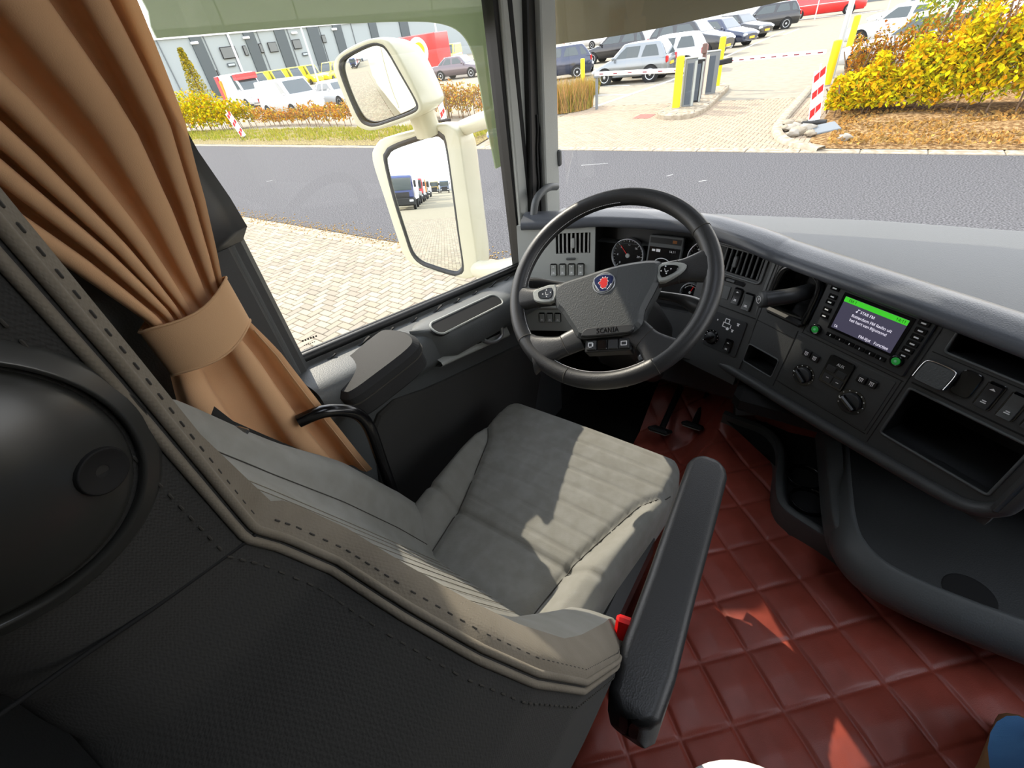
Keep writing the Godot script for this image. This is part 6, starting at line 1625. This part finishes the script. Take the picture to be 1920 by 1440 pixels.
		var sp2 := func() -> Vector3:
			var f := pow(rng.randf(), 0.9); var r: float = q[4] * (1.0 - f * 0.8) * sqrt(rng.randf()); var a := rng.randf() * TAU
			return o + Vector3(cos(a) * r, tall * (0.22 + 0.8 * f), sin(a) * r)
		scatter("foliage", leaf_mesh(1.0), 2200, sp2, [Color(0.72, 0.62, 0.15), Color(0.62, 0.58, 0.2), Color(0.5, 0.5, 0.2)] if k == 0 else [Color(0.5, 0.56, 0.2), Color(0.42, 0.5, 0.2), Color(0.66, 0.64, 0.2)], [0.05, 0.1], t)
		if k == 2: b = MB.new(); b.tube([o + Vector3(-0.3, 0, 0.4), o + Vector3(-0.15, 1.7, 0.4)], 0.045, 8); part("stake", b, M.bark, t)
		k += 1

# ---- vehicles
func car_mesh_parts(kind: String) -> Dictionary:
	# length, width, height, bonnet end, cowl, roof front, roof rear, tail, belt
	return {"hatch": {"L": 3.5, "W": 1.64, "H": 1.47, "hood": 0.72, "belt": 0.92, "cowl": 0.24, "rf": 0.43, "rr": 0.88, "tail": 0.985},
		"estate": {"L": 4.5, "W": 1.78, "H": 1.5, "hood": 0.8, "belt": 0.95, "cowl": 0.27, "rf": 0.42, "rr": 0.9, "tail": 0.98},
		"sedan": {"L": 4.6, "W": 1.78, "H": 1.43, "hood": 0.8, "belt": 0.93, "cowl": 0.28, "rf": 0.42, "rr": 0.7, "tail": 0.86},
		"suv": {"L": 4.5, "W": 1.84, "H": 1.66, "hood": 0.98, "belt": 1.1, "cowl": 0.26, "rf": 0.4, "rr": 0.88, "tail": 0.985},
		"van": {"L": 5.1, "W": 1.95, "H": 1.95, "hood": 1.05, "belt": 1.15, "cowl": 0.17, "rf": 0.32, "rr": 0.97, "tail": 0.995},
		"bigvan": {"L": 5.9, "W": 2.05, "H": 2.6, "hood": 1.15, "belt": 1.3, "cowl": 0.15, "rf": 0.3, "rr": 0.98, "tail": 0.995}}[kind]
func make_car(kind: String, label: String, paint: Material, at: Vector3, yaw: float, k := 1.0, group := "") -> Node3D:
	# its nose points along +x before the turn
	var d := car_mesh_parts(kind)
	var L: float = d.L; var W: float = d.W; var H: float = d.H; var hw := W * 0.5
	var nm := "van" if kind.ends_with("van") else "car"
	var t := thing("parked_" + nm, label, nm, at, group if group else ("parked vans" if nm == "van" else "parked cars"))
	var f := Transform3D(Basis(Vector3.UP, yaw).scaled(Vector3(k, k, k)), at)
	var vanlike := kind.ends_with("van")
	var rows := []
	var top := [[0.0, d.hood * 0.72], [0.02, d.hood * 0.86], [0.06, d.hood * 0.93], [d.cowl - 0.03, d.belt - 0.05], [d.cowl, d.belt], [0.93, d.belt + 0.03], [0.99, d.belt - 0.02], [1.0, d.belt - 0.12]]
	var wid := [[0.0, 0.72], [0.02, 0.86], [0.08, 0.96], [0.2, 1.0], [0.85, 1.0], [0.96, 0.96], [0.99, 0.9], [1.0, 0.84]]
	for i in 26:
		var u: float = [0.0, 0.008, 0.02, 0.04, 0.07, 0.1, 0.14, 0.18, 0.22, 0.26, 0.3, 0.36, 0.42, 0.48, 0.54, 0.6, 0.66, 0.72, 0.78, 0.84, 0.89, 0.93, 0.96, 0.98, 0.993, 1.0][i]
		var x := (0.5 - u) * L; var w := lut(wid, u) * hw; var y1 := lut(top, u); var y0 := 0.24 + (0.12 if u < 0.01 or u > 0.99 else 0.0)
		var row := PackedVector3Array()
		for q in [[0.0, y0], [-0.8, y0], [-0.94, y0 + 0.05], [-1.0, lerpf(y0, y1, 0.42)], [-0.985, lerpf(y0, y1, 0.7)], [-0.94, lerpf(y0, y1, 0.93)], [-0.85, y1], [0.0, y1 + 0.035], [0.85, y1], [0.94, lerpf(y0, y1, 0.93)], [0.985, lerpf(y0, y1, 0.7)], [1.0, lerpf(y0, y1, 0.42)], [0.94, y0 + 0.05], [0.8, y0]]: row.append(f * Vector3(x, q[1], q[0] * w))
		rows.append(row)
	var b := MB.new(); b.grid(rows, true); b.fan(rows[0]); b.fan(rows[-1]); part("body", b, paint, t)
	# upper body: a tapering cabin
	var wb := hw * 0.93; var wr := hw * (0.72 if not vanlike else 0.86)
	var xf0: float = (0.5 - d.cowl) * L; var xf1: float = (0.5 - d.rf) * L; var xr1: float = (0.5 - d.rr) * L; var xr0: float = (0.5 - d.tail) * L
	var ring := func(y: float) -> PackedVector3Array:
		var g: float = clampf((y - d.belt + 0.05) / (H - d.belt + 0.05), 0.0, 1.0)
		var a := lerpf(xf0, xf1, g); var c := lerpf(xr0, xr1, pow(g, 1.3)); var w := lerpf(wb, wr, pow(g, 1.2)); var o := PackedVector3Array()
		for q in rrect(a - c, w * 2.0, 0.12, 4, Vector2((a + c) * 0.5, 0)): o.append(f * Vector3(q.x, y, q.y))
		return o
	rows = []
	for y: float in [d.belt - 0.05, lerpf(d.belt, H, 0.3), lerpf(d.belt, H, 0.6), lerpf(d.belt, H, 0.86)]: rows.append(ring.call(y))
	var last: PackedVector3Array = ring.call(H - 0.03); var tip := PackedVector3Array(); var cc := Vector3.ZERO
	for q in last: cc += q / last.size()
	rows.append(last)
	for s in [[0.93, 0.018], [0.6, 0.04], [0.02, 0.048]]:
		var r2 := PackedVector3Array()
		for q in last: r2.append(cc + (q - cc) * s[0] + Vector3(0, s[1] * k, 0))
		rows.append(r2)
	b = MB.new(); b.grid(rows, true); part("cabin", b, paint, t)
	# glass, laid just proud of the cabin
	var pt := func(y: float, u: float, side: float) -> Vector3:
		var g: float = clampf((y - d.belt + 0.05) / (H - d.belt + 0.05), 0.0, 1.0)
		var a := lerpf(xf0, xf1, g); var c := lerpf(xr0, xr1, pow(g, 1.3)); var w := lerpf(wb, wr, pow(g, 1.2))
		return Vector3(lerpf(a, c, u), y, side * (w + 0.006))
	var ya: float = d.belt + 0.04; var yb: float = H - 0.12; var ym := (ya + yb) * 0.5
	var fz := func(y: float, s: float, front: bool) -> Vector3:
		var q: Vector3 = pt.call(y, 0.0 if front else 1.0, s)
		return f * Vector3(q.x + (0.008 if front else -0.008), q.y, q.z * 0.86)
	for front: bool in [true, false]:
		if vanlike and not front: continue
		b = MB.new(); b.grid([PackedVector3Array([fz.call(ya, -1.0, front), fz.call(ya, 1.0, front)]), PackedVector3Array([fz.call(ym, -1.0, front), fz.call(ym, 1.0, front)]), PackedVector3Array([fz.call(yb, -0.96, front), fz.call(yb, 0.96, front)])]); part("windscreen" if front else "rear_window", b, M.car_glass, t)
	var wins := [[0.06, 0.44], [0.48, 0.78], [0.81, 0.94]]
	if kind == "hatch": wins = [[0.07, 0.5], [0.55, 0.88]]
	if vanlike: wins = [[0.03, 0.19]]
	for s: float in [-1.0, 1.0]:
		for w in wins:
			b = MB.new(); b.grid([PackedVector3Array([f * pt.call(ya, w[0] + 0.02, s), f * pt.call(ya, w[1], s)]), PackedVector3Array([f * pt.call(ym, w[0] + 0.03, s), f * pt.call(ym, w[1], s)]), PackedVector3Array([f * pt.call(yb, w[0] + 0.07, s), f * pt.call(yb, w[1] - 0.01, s)])]); part("side_window", b, M.car_glass, t)
		# wheels in dark arches
		for u: float in [0.19, 0.8]:
			var r := 0.31 if not vanlike else 0.34
			var c := Vector3((0.5 - u) * L, r, s * (hw - 0.1))
			b = MB.new(); b.disc(f * (c + Vector3(0, 0.0, s * 0.06)), f.basis.z * s, (r + 0.06) * k, 0.045 * k, 0.0, 20); part("wheel_arch", b, M.void, t)
			b = MB.new(); b.lathe(f * (c - Vector3(0, 0, s * 0.08)), f.basis.z * s, [Vector2(0.1, 0), Vector2(r * k, 0.0), Vector2(r * k, 0.17 * k), Vector2(r * 0.93 * k, 0.195 * k), Vector2(r * 0.7 * k, 0.19 * k)], 22); var wh := part("wheel", b, M.tyre, t)
			b = MB.new(); b.lathe(f * (c - Vector3(0, 0, s * 0.08)), f.basis.z * s, [Vector2(r * 0.7 * k, 0.19 * k), Vector2(r * 0.64 * k, 0.2 * k), Vector2(r * 0.55 * k, 0.17 * k), Vector2(r * 0.2 * k, 0.185 * k), Vector2(0, 0.19 * k)], 22); part("hub", b, M.silver, wh)
		b = MB.new(); b.x = f; b.box(Vector3(L * 0.485, d.hood * 0.72, s * hw * 0.68), Vector3(0.14, 0.15, 0.34), 0.05); part("headlight", b, M.lens, t)
		b = MB.new(); b.x = f; b.box(Vector3(-L * 0.49, d.belt * 0.86, s * hw * 0.8), Vector3(0.1, 0.26, 0.24), 0.04); part("tail_light", b, M.tail, t)
		b = MB.new(); b.x = f; b.box(Vector3(xf0 - 0.25, d.belt + 0.06, s * (hw + 0.09)), Vector3(0.11, 0.13, 0.18), 0.04); part("door_mirror", b, paint, t)
	b = MB.new(); b.x = f; b.box(Vector3(L * 0.49, d.hood * 0.58, 0), Vector3(0.06, 0.14, hw * 0.95), 0.02); part("grille", b, M.gloss, t)
	b = MB.new(); b.x = f; b.box(Vector3(L * 0.475, 0.34, 0), Vector3(0.12, 0.2, hw * 1.5), 0.05); part("bumper", b, M.rubber if vanlike else paint, t)
	for s: float in [-1.0, 1.0]:
		b = MB.new(); b.x = f; b.box(Vector3(s * L * 0.503, 0.42 if s > 0 else 0.62, 0), Vector3(0.03, 0.11, 0.5), 0.005); part("number_plate", b, M.plate, t)
	return t

func parked_cars() -> void:
	var grey := mat(Color(0.5, 0.52, 0.53), 0.25, 0.5, {"coat": 1.0}); var black := mat(Color(0.09, 0.095, 0.11), 0.2, 0.2, {"coat": 1.0}); var blue := mat(Color(0.13, 0.17, 0.27), 0.2, 0.3, {"coat": 1.0})
	var white := mat(Color(0.78, 0.79, 0.8), 0.3, 0.0, {"coat": 1.0}); var silver := mat(Color(0.75, 0.75, 0.74), 0.25, 0.3, {"coat": 1.0}); var red := mat(Color(0.8, 0.1, 0.1), 0.3, 0.0, {"coat": 1.0}); var brown := mat(Color(0.38, 0.33, 0.35), 0.25, 0.4, {"coat": 1.0}); var yel := mat(Color(0.9, 0.83, 0.1), 0.35, 0.0, {"coat": 1.0})
	# right of the pillar, behind the boom
	var mid := func(x: float, y: float) -> Vector3: return G(x, y, 0.0)
	make_car("hatch", "small grey hatchback parked sideways right behind the lowered boom", grey, mid.call(1186, 153), PI + 0.06, 1.06)
	make_car("hatch", "white hatchback parked close behind the small grey one", white, mid.call(1245, 138), PI + 0.15, 1.1)
	make_car("estate", "black estate car parked behind the grey hatchback, side on", black, mid.call(1156, 114), PI + 0.05, 1.15)
	make_car("sedan", "silver coupe with its nose towards the black estate, far by the pillar", silver, mid.call(1098, 92), -0.15, 1.2)
	make_car("suv", "dark blue car with a red tail lamp cut by the windscreen pillar", blue, mid.call(1040, 150), PI + 0.55, 1.0)
	make_car("hatch", "dark blue car with a yellow plate behind the first yellow bollard", blue, mid.call(1078, 136), -0.7, 0.95)
	make_car("suv", "black off-roader shining in the sun beyond the traffic island", black, mid.call(1290, 108), -0.2, 1.15)
	make_car("estate", "dark blue car second in the row beyond the island bollard", blue, mid.call(1345, 90), -0.35, 1.15)
	make_car("sedan", "black saloon third in the row beyond the island bollard", black, mid.call(1378, 75), -0.4, 1.2)
	make_car("estate", "dark estate with red tail lamp at the far end of the row", black, mid.call(1424, 60), PI + 0.5, 1.35)
	make_car("sedan", "white car far back under the edge of the sun visor", white, mid.call(1230, 74), 0.2, 1.2)
	var rv := make_car("bigvan", "red van with yellow stripes parked far away behind the mesh fence", red, mid.call(1540, 32), 0.12, 1.35)
	var vo: Vector3 = rv.get_meta("o"); var vf := Transform3D(Basis(Vector3.UP, 0.12).scaled(Vector3.ONE * 1.35), vo)
	for q in [[1.62, 0.2, M.yellow], [2.12, 0.14, M.white]]:
		var b := MB.new(); b.x = vf; b.box(Vector3(-0.9, q[0], 0.0), Vector3(3.9, q[1], 2.0), 0.01); part("stripe", b, q[2], rv)
	# white cars behind the yellow hedge
	make_car("estate", "white car with a dark side window right behind the yellow hedge", white, mid.call(1715, 130), 2.75, 1.05)
	make_car("sedan", "white car parked beyond the first one behind the hedge", white, mid.call(1690, 82), 2.75, 1.1)
	make_car("hatch", "white hatchback glimpsed through the hedge near the young tree", white, mid.call(1960, 96), 2.75, 1.0)
	make_car("sedan", "silver car farthest back behind the yellow hedge", silver, mid.call(1725, 52), 2.75, 1.2)
	# across the road to the left
	make_car("van", "white panel van facing the road above the low hedge", white, mid.call(556, 216), -0.08, 1.05)
	make_car("sedan", "white car half hidden behind the upper mirror next to the white van", white, mid.call(640, 200), -0.1, 1.1)
	var pv := make_car("bigvan", "white delivery van with red and yellow markings behind the white panel van", white, mid.call(470, 200), -0.1, 1.05)
	var po: Vector3 = pv.get_meta("o"); var pf := Transform3D(Basis(Vector3.UP, -0.1).scaled(Vector3.ONE * 1.05), po)
	for q in [[-2.55, 1.6, 0.7, 1.9, red], [-2.0, 1.5, 0.35, 1.4, mat(Color(0.95, 0.6, 0.1), 0.4)], [1.35, 2.3, 0.75, 0.45, red], [1.7, 1.1, 0.7, 0.3, red]]:
		var b := MB.new(); b.x = pf; b.box(Vector3(q[0], q[1], 0.0), Vector3(q[2], q[3], 2.07 if q[0] < 0 else 1.86), 0.02); part("red_marking", b, q[4], pv)
	for q in [[0, 0, "yellow ambulance at the near end of the row before the grey building"], [0, 1, "second yellow ambulance in the row before the grey building"], [0, 2, "third yellow ambulance in the row before the grey building"], [0, 3, "fourth yellow ambulance in the row before the grey building"]]:
		make_car("bigvan", q[2], yel, mid.call(478, 176) + Vector3(2.0, 0, -3.1 * q[1]), -0.1, 1.0, "yellow ambulances")
	make_car("bigvan", "yellow ambulance standing alone just before the upper mirror", yel, mid.call(628, 150), -1.2, 1.0, "yellow ambulances")
	make_car("bigvan", "yellow ambulance glimpsed above the grey car by the wind deflector", yel, mid.call(850, 118), -1.2, 1.0, "yellow ambulances")
	make_car("sedan", "brown-grey saloon between the red box lorry and the wind deflector", brown, mid.call(866, 146), 0.15, 1.15)
	# red box lorry with a yellow badge
	var o := G(812, 146); var t := thing("box_lorry", "red box lorry with a white and yellow round emblem beside the upper mirror", "lorry", o)
	var lf := Transform3D(Basis(Vector3.UP, 0.15), o)
	var b := MB.new(); b.x = lf; b.box(Vector3(-0.8, 2.2, 0), Vector3(5.4, 2.8, 2.4), 0.06); part("box", b, red, t)
	b = MB.new(); b.x = lf; b.box(Vector3(-4.4, 1.6, 0), Vector3(1.6, 2.2, 2.3), 0.15); part("cab", b, white, t)
	b = MB.new(); b.x = lf; b.prism(circ(1.15, 28, Vector2(-0.3, 2.3)), 1.0, 1.23); part("white_disc", b, M.white, t)
	b = MB.new(); b.x = lf; var pl := PackedVector2Array()
	for q in spl([Vector2(-1.0, 2.2), Vector2(-0.6, 2.9), Vector2(0.1, 3.0), Vector2(0.5, 2.5), Vector2(0.2, 1.8), Vector2(-0.5, 1.6)], 3, true): pl.append(q)
	b.prism(pl, 1.0, 1.25); part("yellow_emblem", b, M.yellow, t)
	b = MB.new(); b.x = lf; b.box(Vector3(-0.8, 0.65, 0), Vector3(5.6, 0.3, 2.2), 0.03); part("chassis", b, M.rubber, t)
	for q in [[1.2, 1.0], [1.2, -1.0], [-4.0, 1.0], [-4.0, -1.0]]:
		b = MB.new(); b.disc(lf * Vector3(q[0], 0.45, q[1]), lf.basis.z * signf(q[1]), 0.45, 0.25, 0.04, 18); part("wheel", b, M.tyre, t)

# ---- buildings, fence, poles
func buildings() -> void:
	var X := -92.0
	var at := func(px: float, py: float) -> Vector3: return B(px, py, 0, X)
	var o: Vector3 = Vector3(X, GROUND, -70)
	var t := thing("warehouse", "long grey warehouse with dark panels and windows across the road", "building", o)
	var r0: Vector3 = at.call(200, 84); var r1: Vector3 = at.call(950, 15); var top: float = (at.call(450, 62) as Vector3).y
	var b := MB.new(); b.box(Vector3(X - 10, (top + GROUND) * 0.5, -95), Vector3(20, top - GROUND, 190)); part("wall", b, mat(Color(0.6, 0.63, 0.63), 0.7), t)
	b = MB.new(); b.box(Vector3(X - 10, top + 0.6, -95), Vector3(20.6, 1.2, 191)); part("roof_edge", b, M.white, t)
	var dark := mat(Color(0.3, 0.33, 0.34), 0.6); var pale := mat(Color(0.68, 0.71, 0.72), 0.6)
	for q in [[354, 376, 73], [455, 475, 65], [512, 532, 58], [574, 594, 53], [622, 638, 50], [690, 704, 46], [748, 764, 46]]:
		var a: Vector3 = at.call(q[0], q[2]); var c: Vector3 = at.call(q[1], q[2] - 1)
		b = MB.new(); b.box(Vector3(X + 0.1, (top + GROUND) * 0.5, (a.z + c.z) * 0.5), Vector3(0.3, top - GROUND, absf(a.z - c.z))); part("dark_panel", b, dark, t)
	for q in [[300, 90], [392, 95], [436, 95], [492, 90], [548, 86], [606, 80], [665, 75]]:
		var a: Vector3 = at.call(q[0], q[1])
		b = MB.new(); b.box(Vector3(X + 0.06, (top + GROUND) * 0.5, a.z), Vector3(0.2, top - GROUND, 0.12)); part("panel_joint", b, M.steel, t)
	for q in [[409, 447, 89, 108], [452, 466, 86, 104], [482, 495, 82, 99], [499, 522, 80, 97], [545, 566, 75, 91], [600, 612, 66, 80]]:
		var a: Vector3 = at.call(q[0], q[2]); var c: Vector3 = at.call(q[1], q[3])
		b = MB.new(); b.box(Vector3(X + 0.2, (a.y + c.y) * 0.5, (a.z + c.z) * 0.5), Vector3(0.16, absf(a.y - c.y), absf(a.z - c.z)), 0.05); var w := part("window", b, M.rubber, t)
		var m := MB.new(); m.box(Vector3(X + 0.27, (a.y + c.y) * 0.5, (a.z + c.z) * 0.5), Vector3(0.06, absf(a.y - c.y) - 0.2, absf(a.z - c.z) - 0.2)); part("pane", m, M.car_glass, w)
	for q in [[424, 442, 119, 124], [565, 577, 99, 104]]:
		var a: Vector3 = at.call(q[0], q[2]); var c: Vector3 = at.call(q[1], q[3])
		b = MB.new(); b.box(Vector3(X + 0.2, (a.y + c.y) * 0.5, (a.z + c.z) * 0.5), Vector3(0.14, absf(a.y - c.y), absf(a.z - c.z)), 0.04); part("wall_sign", b, dark, t)
		b = MB.new(); b.box(Vector3(X + 0.28, (a.y + c.y) * 0.5, (a.z + c.z) * 0.5), Vector3(0.06, absf(a.y - c.y) * 0.5, absf(a.z - c.z) * 0.8), 0.01); part("wall_sign_face", b, pale, t)
	for q in [[363, 81], [460, 71], [550, 62], [625, 55]]:
		var a: Vector3 = at.call(q[0], q[1]); b = MB.new(); b.box(a + Vector3(0.3, 0, 0), Vector3(0.4, 0.35, 1.2), 0.1); part("wall_lamp", b, M.white, t)
	# low white hall behind the parked cars
	var z := -118.0; b = MB.new(); b.box(Vector3(-45, GROUND + 2.6, z - 8), Vector3(70, 5.2, 16)); var t2 := thing("white_hall", "low white hall behind the row of parked dark cars", "building", Vector3(-45, GROUND, z)); part("wall", b, M.white, t2)
	for i in 12:
		b = MB.new(); b.box(Vector3(-78 + i * 6.0, GROUND + 2.6, z + 0.05), Vector3(0.15, 5.2, 0.1)); part("wall_joint", b, M.steel_light, t2)
	b = MB.new(); b.box(Vector3(-6, GROUND + 2.0, z + 6), Vector3(9, 4, 3)); solo("grey_shed", "grey shed with dark slats beyond the end of the car row", "shed", b, M.steel)
	# mesh fence before the red van, as posts and rails
	var ft := thing("mesh_fence", "thin pale mesh fence running before the red van", "fence", G(1470, 45))
	for q in [[1465, 45], [1527, 38], [1590, 32], [1662, 24]]:
		var p := G(q[0], q[1]); b = MB.new(); b.tube([p, p + Vector3(0, 2.6, 0)], 0.06, 6); part("fence_post", b, M.galv, ft)
	for h: float in [0.2, 1.3, 2.5]:
		b = MB.new(); b.tube([G(1465, 45) + Vector3(0, h, 0), G(1527, 38) + Vector3(0, h, 0), G(1590, 32) + Vector3(0, h, 0), G(1662, 24) + Vector3(0, h, 0)], 0.03, 5); part("fence_wire", b, M.galv, ft)
	# lamp posts across the road
	for q in [[477, 188, "slender lamp post crossing the grey warehouse by its first windows", 16.0], [599, 160, "slender lamp post crossing the grey warehouse near the upper mirror", 16.0], [830, 128, "slender lamp post above the red box lorry", 12.0]]:
		var p := G(q[0], q[1]); b = MB.new(); b.tube([p, p + Vector3(0, q[3], 0)], 0.1, 8, false, true, [0.14, 0.08]); solo("lamp_post", q[2], "lamp post", b, M.galv, "slender lamp posts across the road")
	for q in [[436, 190, "short dark sign pole beside the delivery van"]]:
		var p := G(q[0], q[1] + 12); b = MB.new(); b.tube([p, p + Vector3(0, 3.2, 0)], 0.06, 8); solo("sign_pole", q[2], "pole", b, M.rubber)
	# orange box near the visor edge
	var p := G(1142, 92); b = MB.new(); b.box(p + Vector3(0, 2.3, -2), Vector3(1.7, 2.2, 0.6), 0.05); b.box(p + Vector3(0, 0.6, -2), Vector3(0.15, 1.3, 0.15)); solo("orange_board", "orange board standing behind the silver coupe", "board", b, mat(Color(0.9, 0.35, 0.15), 0.6))

# ---- lorries in the yard behind, for the mirrors
func trucks_behind() -> void:
	var k := 0
	for q in [[-5.6, 40.0, Color(0.12, 0.2, 0.42), "blue lorry first in the row reflected in the large mirror"], [-5.7, 50.0, Color(0.8, 0.8, 0.8), "white lorry second in the reflected row"], [-5.6, 60.0, Color(0.7, 0.15, 0.15), "red lorry third in the reflected row"], [-5.5, 71.0, Color(0.85, 0.5, 0.12), "orange lorry fourth in the reflected row"], [-5.3, 84.0, Color(0.75, 0.77, 0.78), "pale grey lorry fifth in the reflected row"], [-4.0, 120.0, Color(0.7, 0.6, 0.35), "sand-coloured lorry at the end of the reflected lane"], [-1.2, 118.0, Color(0.3, 0.36, 0.45), "dark blue-grey lorry closing the reflected lane"]]:
		var o := Vector3(q[0], GROUND, q[1]); var t := thing("yard_lorry", q[3], "lorry", o, "lorries parked in the yard behind")
		var paint := mat(q[2], 0.3, 0.0, {"coat": 1.0})
		var b := MB.new(); b.box(o + Vector3(0, 2.05, 1.1), Vector3(2.5, 2.0, 2.1), 0.14); part("cab", b, paint, t)
		b = MB.new(); b.box(o + Vector3(0, 0.75, 1.0), Vector3(2.5, 0.7, 2.2), 0.1); part("bumper", b, M.rubber, t)
		b = MB.new(); b.box(o + Vector3(0, 2.3, 0.04), Vector3(2.2, 1.05, 0.06), 0.02); part("windscreen", b, M.car_glass, t)
		b = MB.new(); b.box(o + Vector3(0, 1.35, 0.04), Vector3(1.6, 0.5, 0.06), 0.02); part("grille", b, M.gloss, t)
		for s: float in [-1.0, 1.0]:
			b = MB.new(); b.box(o + Vector3(s * 0.95, 0.85, -0.08), Vector3(0.4, 0.2, 0.06), 0.02); part("headlight", b, M.lens, t)
			b = MB.new(); b.disc(o + Vector3(s * 1.0, 0.5, 1.2), Vector3(s, 0, 0), 0.5, 0.25, 0.03, 16); part("wheel", b, M.tyre, t)
			b = MB.new(); b.disc(o + Vector3(s * 1.0, 0.5, 6.0), Vector3(s, 0, 0), 0.5, 0.25, 0.03, 16); part("wheel", b, M.tyre, t)
			b = MB.new(); b.box(o + Vector3(s * 1.45, 2.3, 0.15), Vector3(0.22, 0.6, 0.15), 0.05); part("mirror_arm", b, M.rubber, t)
		b = MB.new(); b.box(o + Vector3(0, 2.3 if k % 2 == 0 else 1.2, 5.2), Vector3(2.5, 2.9 if k % 2 == 0 else 0.5, 5.6), 0.05); part("load_body", b, M.white if k % 2 == 0 else M.steel, t)
		k += 1

# ---- what lies and stands at the photographer's feet
func small_things() -> void:
	var p := Vector3(0.17, -1.2, -0.15)
	var b := MB.new(); b.lathe(p, Vector3.UP, [Vector2(0.0, 0.006), Vector2(0.1, 0.006), Vector2(0.125, 0.2), Vector2(0.133, 0.285), Vector2(0.139, 0.287), Vector2(0.140, 0.297), Vector2(0.136, 0.302), Vector2(0.118, 0.303), Vector2(0.112, 0.299), Vector2(0.11, 0.22), Vector2(0.1, 0.02), Vector2(0.0, 0.02)], 48)
	solo("white_tub", "round white plastic tub whose rim shows at the near edge of the floor mat", "tub", b, M.white)
	# a bent leg in jeans with a tan shoe, at the far side of the mat
	var hip := Vector3(1.0, -0.62, 0.05); var knee := Vector3(0.86, -0.66, -0.42); var ank := Vector3(0.545, -1.12, -0.605)
	var t := thing("person", "seated person, one leg in blue jeans and a tan shoe on the red mat", "person", Vector3(0.6, -1.2, -0.6))
	var pts := spl([hip, hip.lerp(knee, 0.5) + Vector3(0, 0.02, 0), knee + Vector3(0, 0.01, 0), knee.lerp(ank, 0.35), knee.lerp(ank, 0.7), ank], 8)
	var rad := []
	for i in pts.size():
		var f := float(i) / (pts.size() - 1)
		rad.append(lut([[0.0, 0.1], [0.3, 0.085], [0.45, 0.072], [0.6, 0.07], [0.8, 0.062], [0.95, 0.066], [1.0, 0.068]], f) + 0.003 * sin(i * 1.3) + (0.004 * sin(i * 2.4) if f > 0.8 else 0.0))
	b = MB.new(); b.tube(pts, 0.07, 18, false, true, rad); part("jeans_leg", b, M.denim, t, "blue denim trouser leg")
	var shoe := MB.new(); var rows := []
	var dir := Vector3(-0.25, 0, 0.97).normalized(); var sd := dir.cross(Vector3.UP)
	for q in [[-0.09, 0.03, 0.05], [-0.08, 0.036, 0.09], [-0.03, 0.04, 0.1], [0.03, 0.042, 0.085], [0.09, 0.048, 0.06], [0.14, 0.046, 0.045], [0.175, 0.03, 0.035], [0.185, 0.012, 0.025]]:
		var row := PackedVector3Array()
		for i in 14:
			var a := TAU * i / 14
			row.append(Vector3(ank.x, -1.192, ank.z) + dir * q[0] + sd * cos(a) * q[1] + Vector3(0, maxf(0.0, q[2] * 0.5 + sin(a) * q[2] * 0.5), 0))
		rows.append(row)
	shoe.grid(rows, true); shoe.fan(rows[0]); shoe.fan(rows[-1]); part("shoe", shoe, mat(Color(0.55, 0.42, 0.28), 0.8), t, "tan shoe")
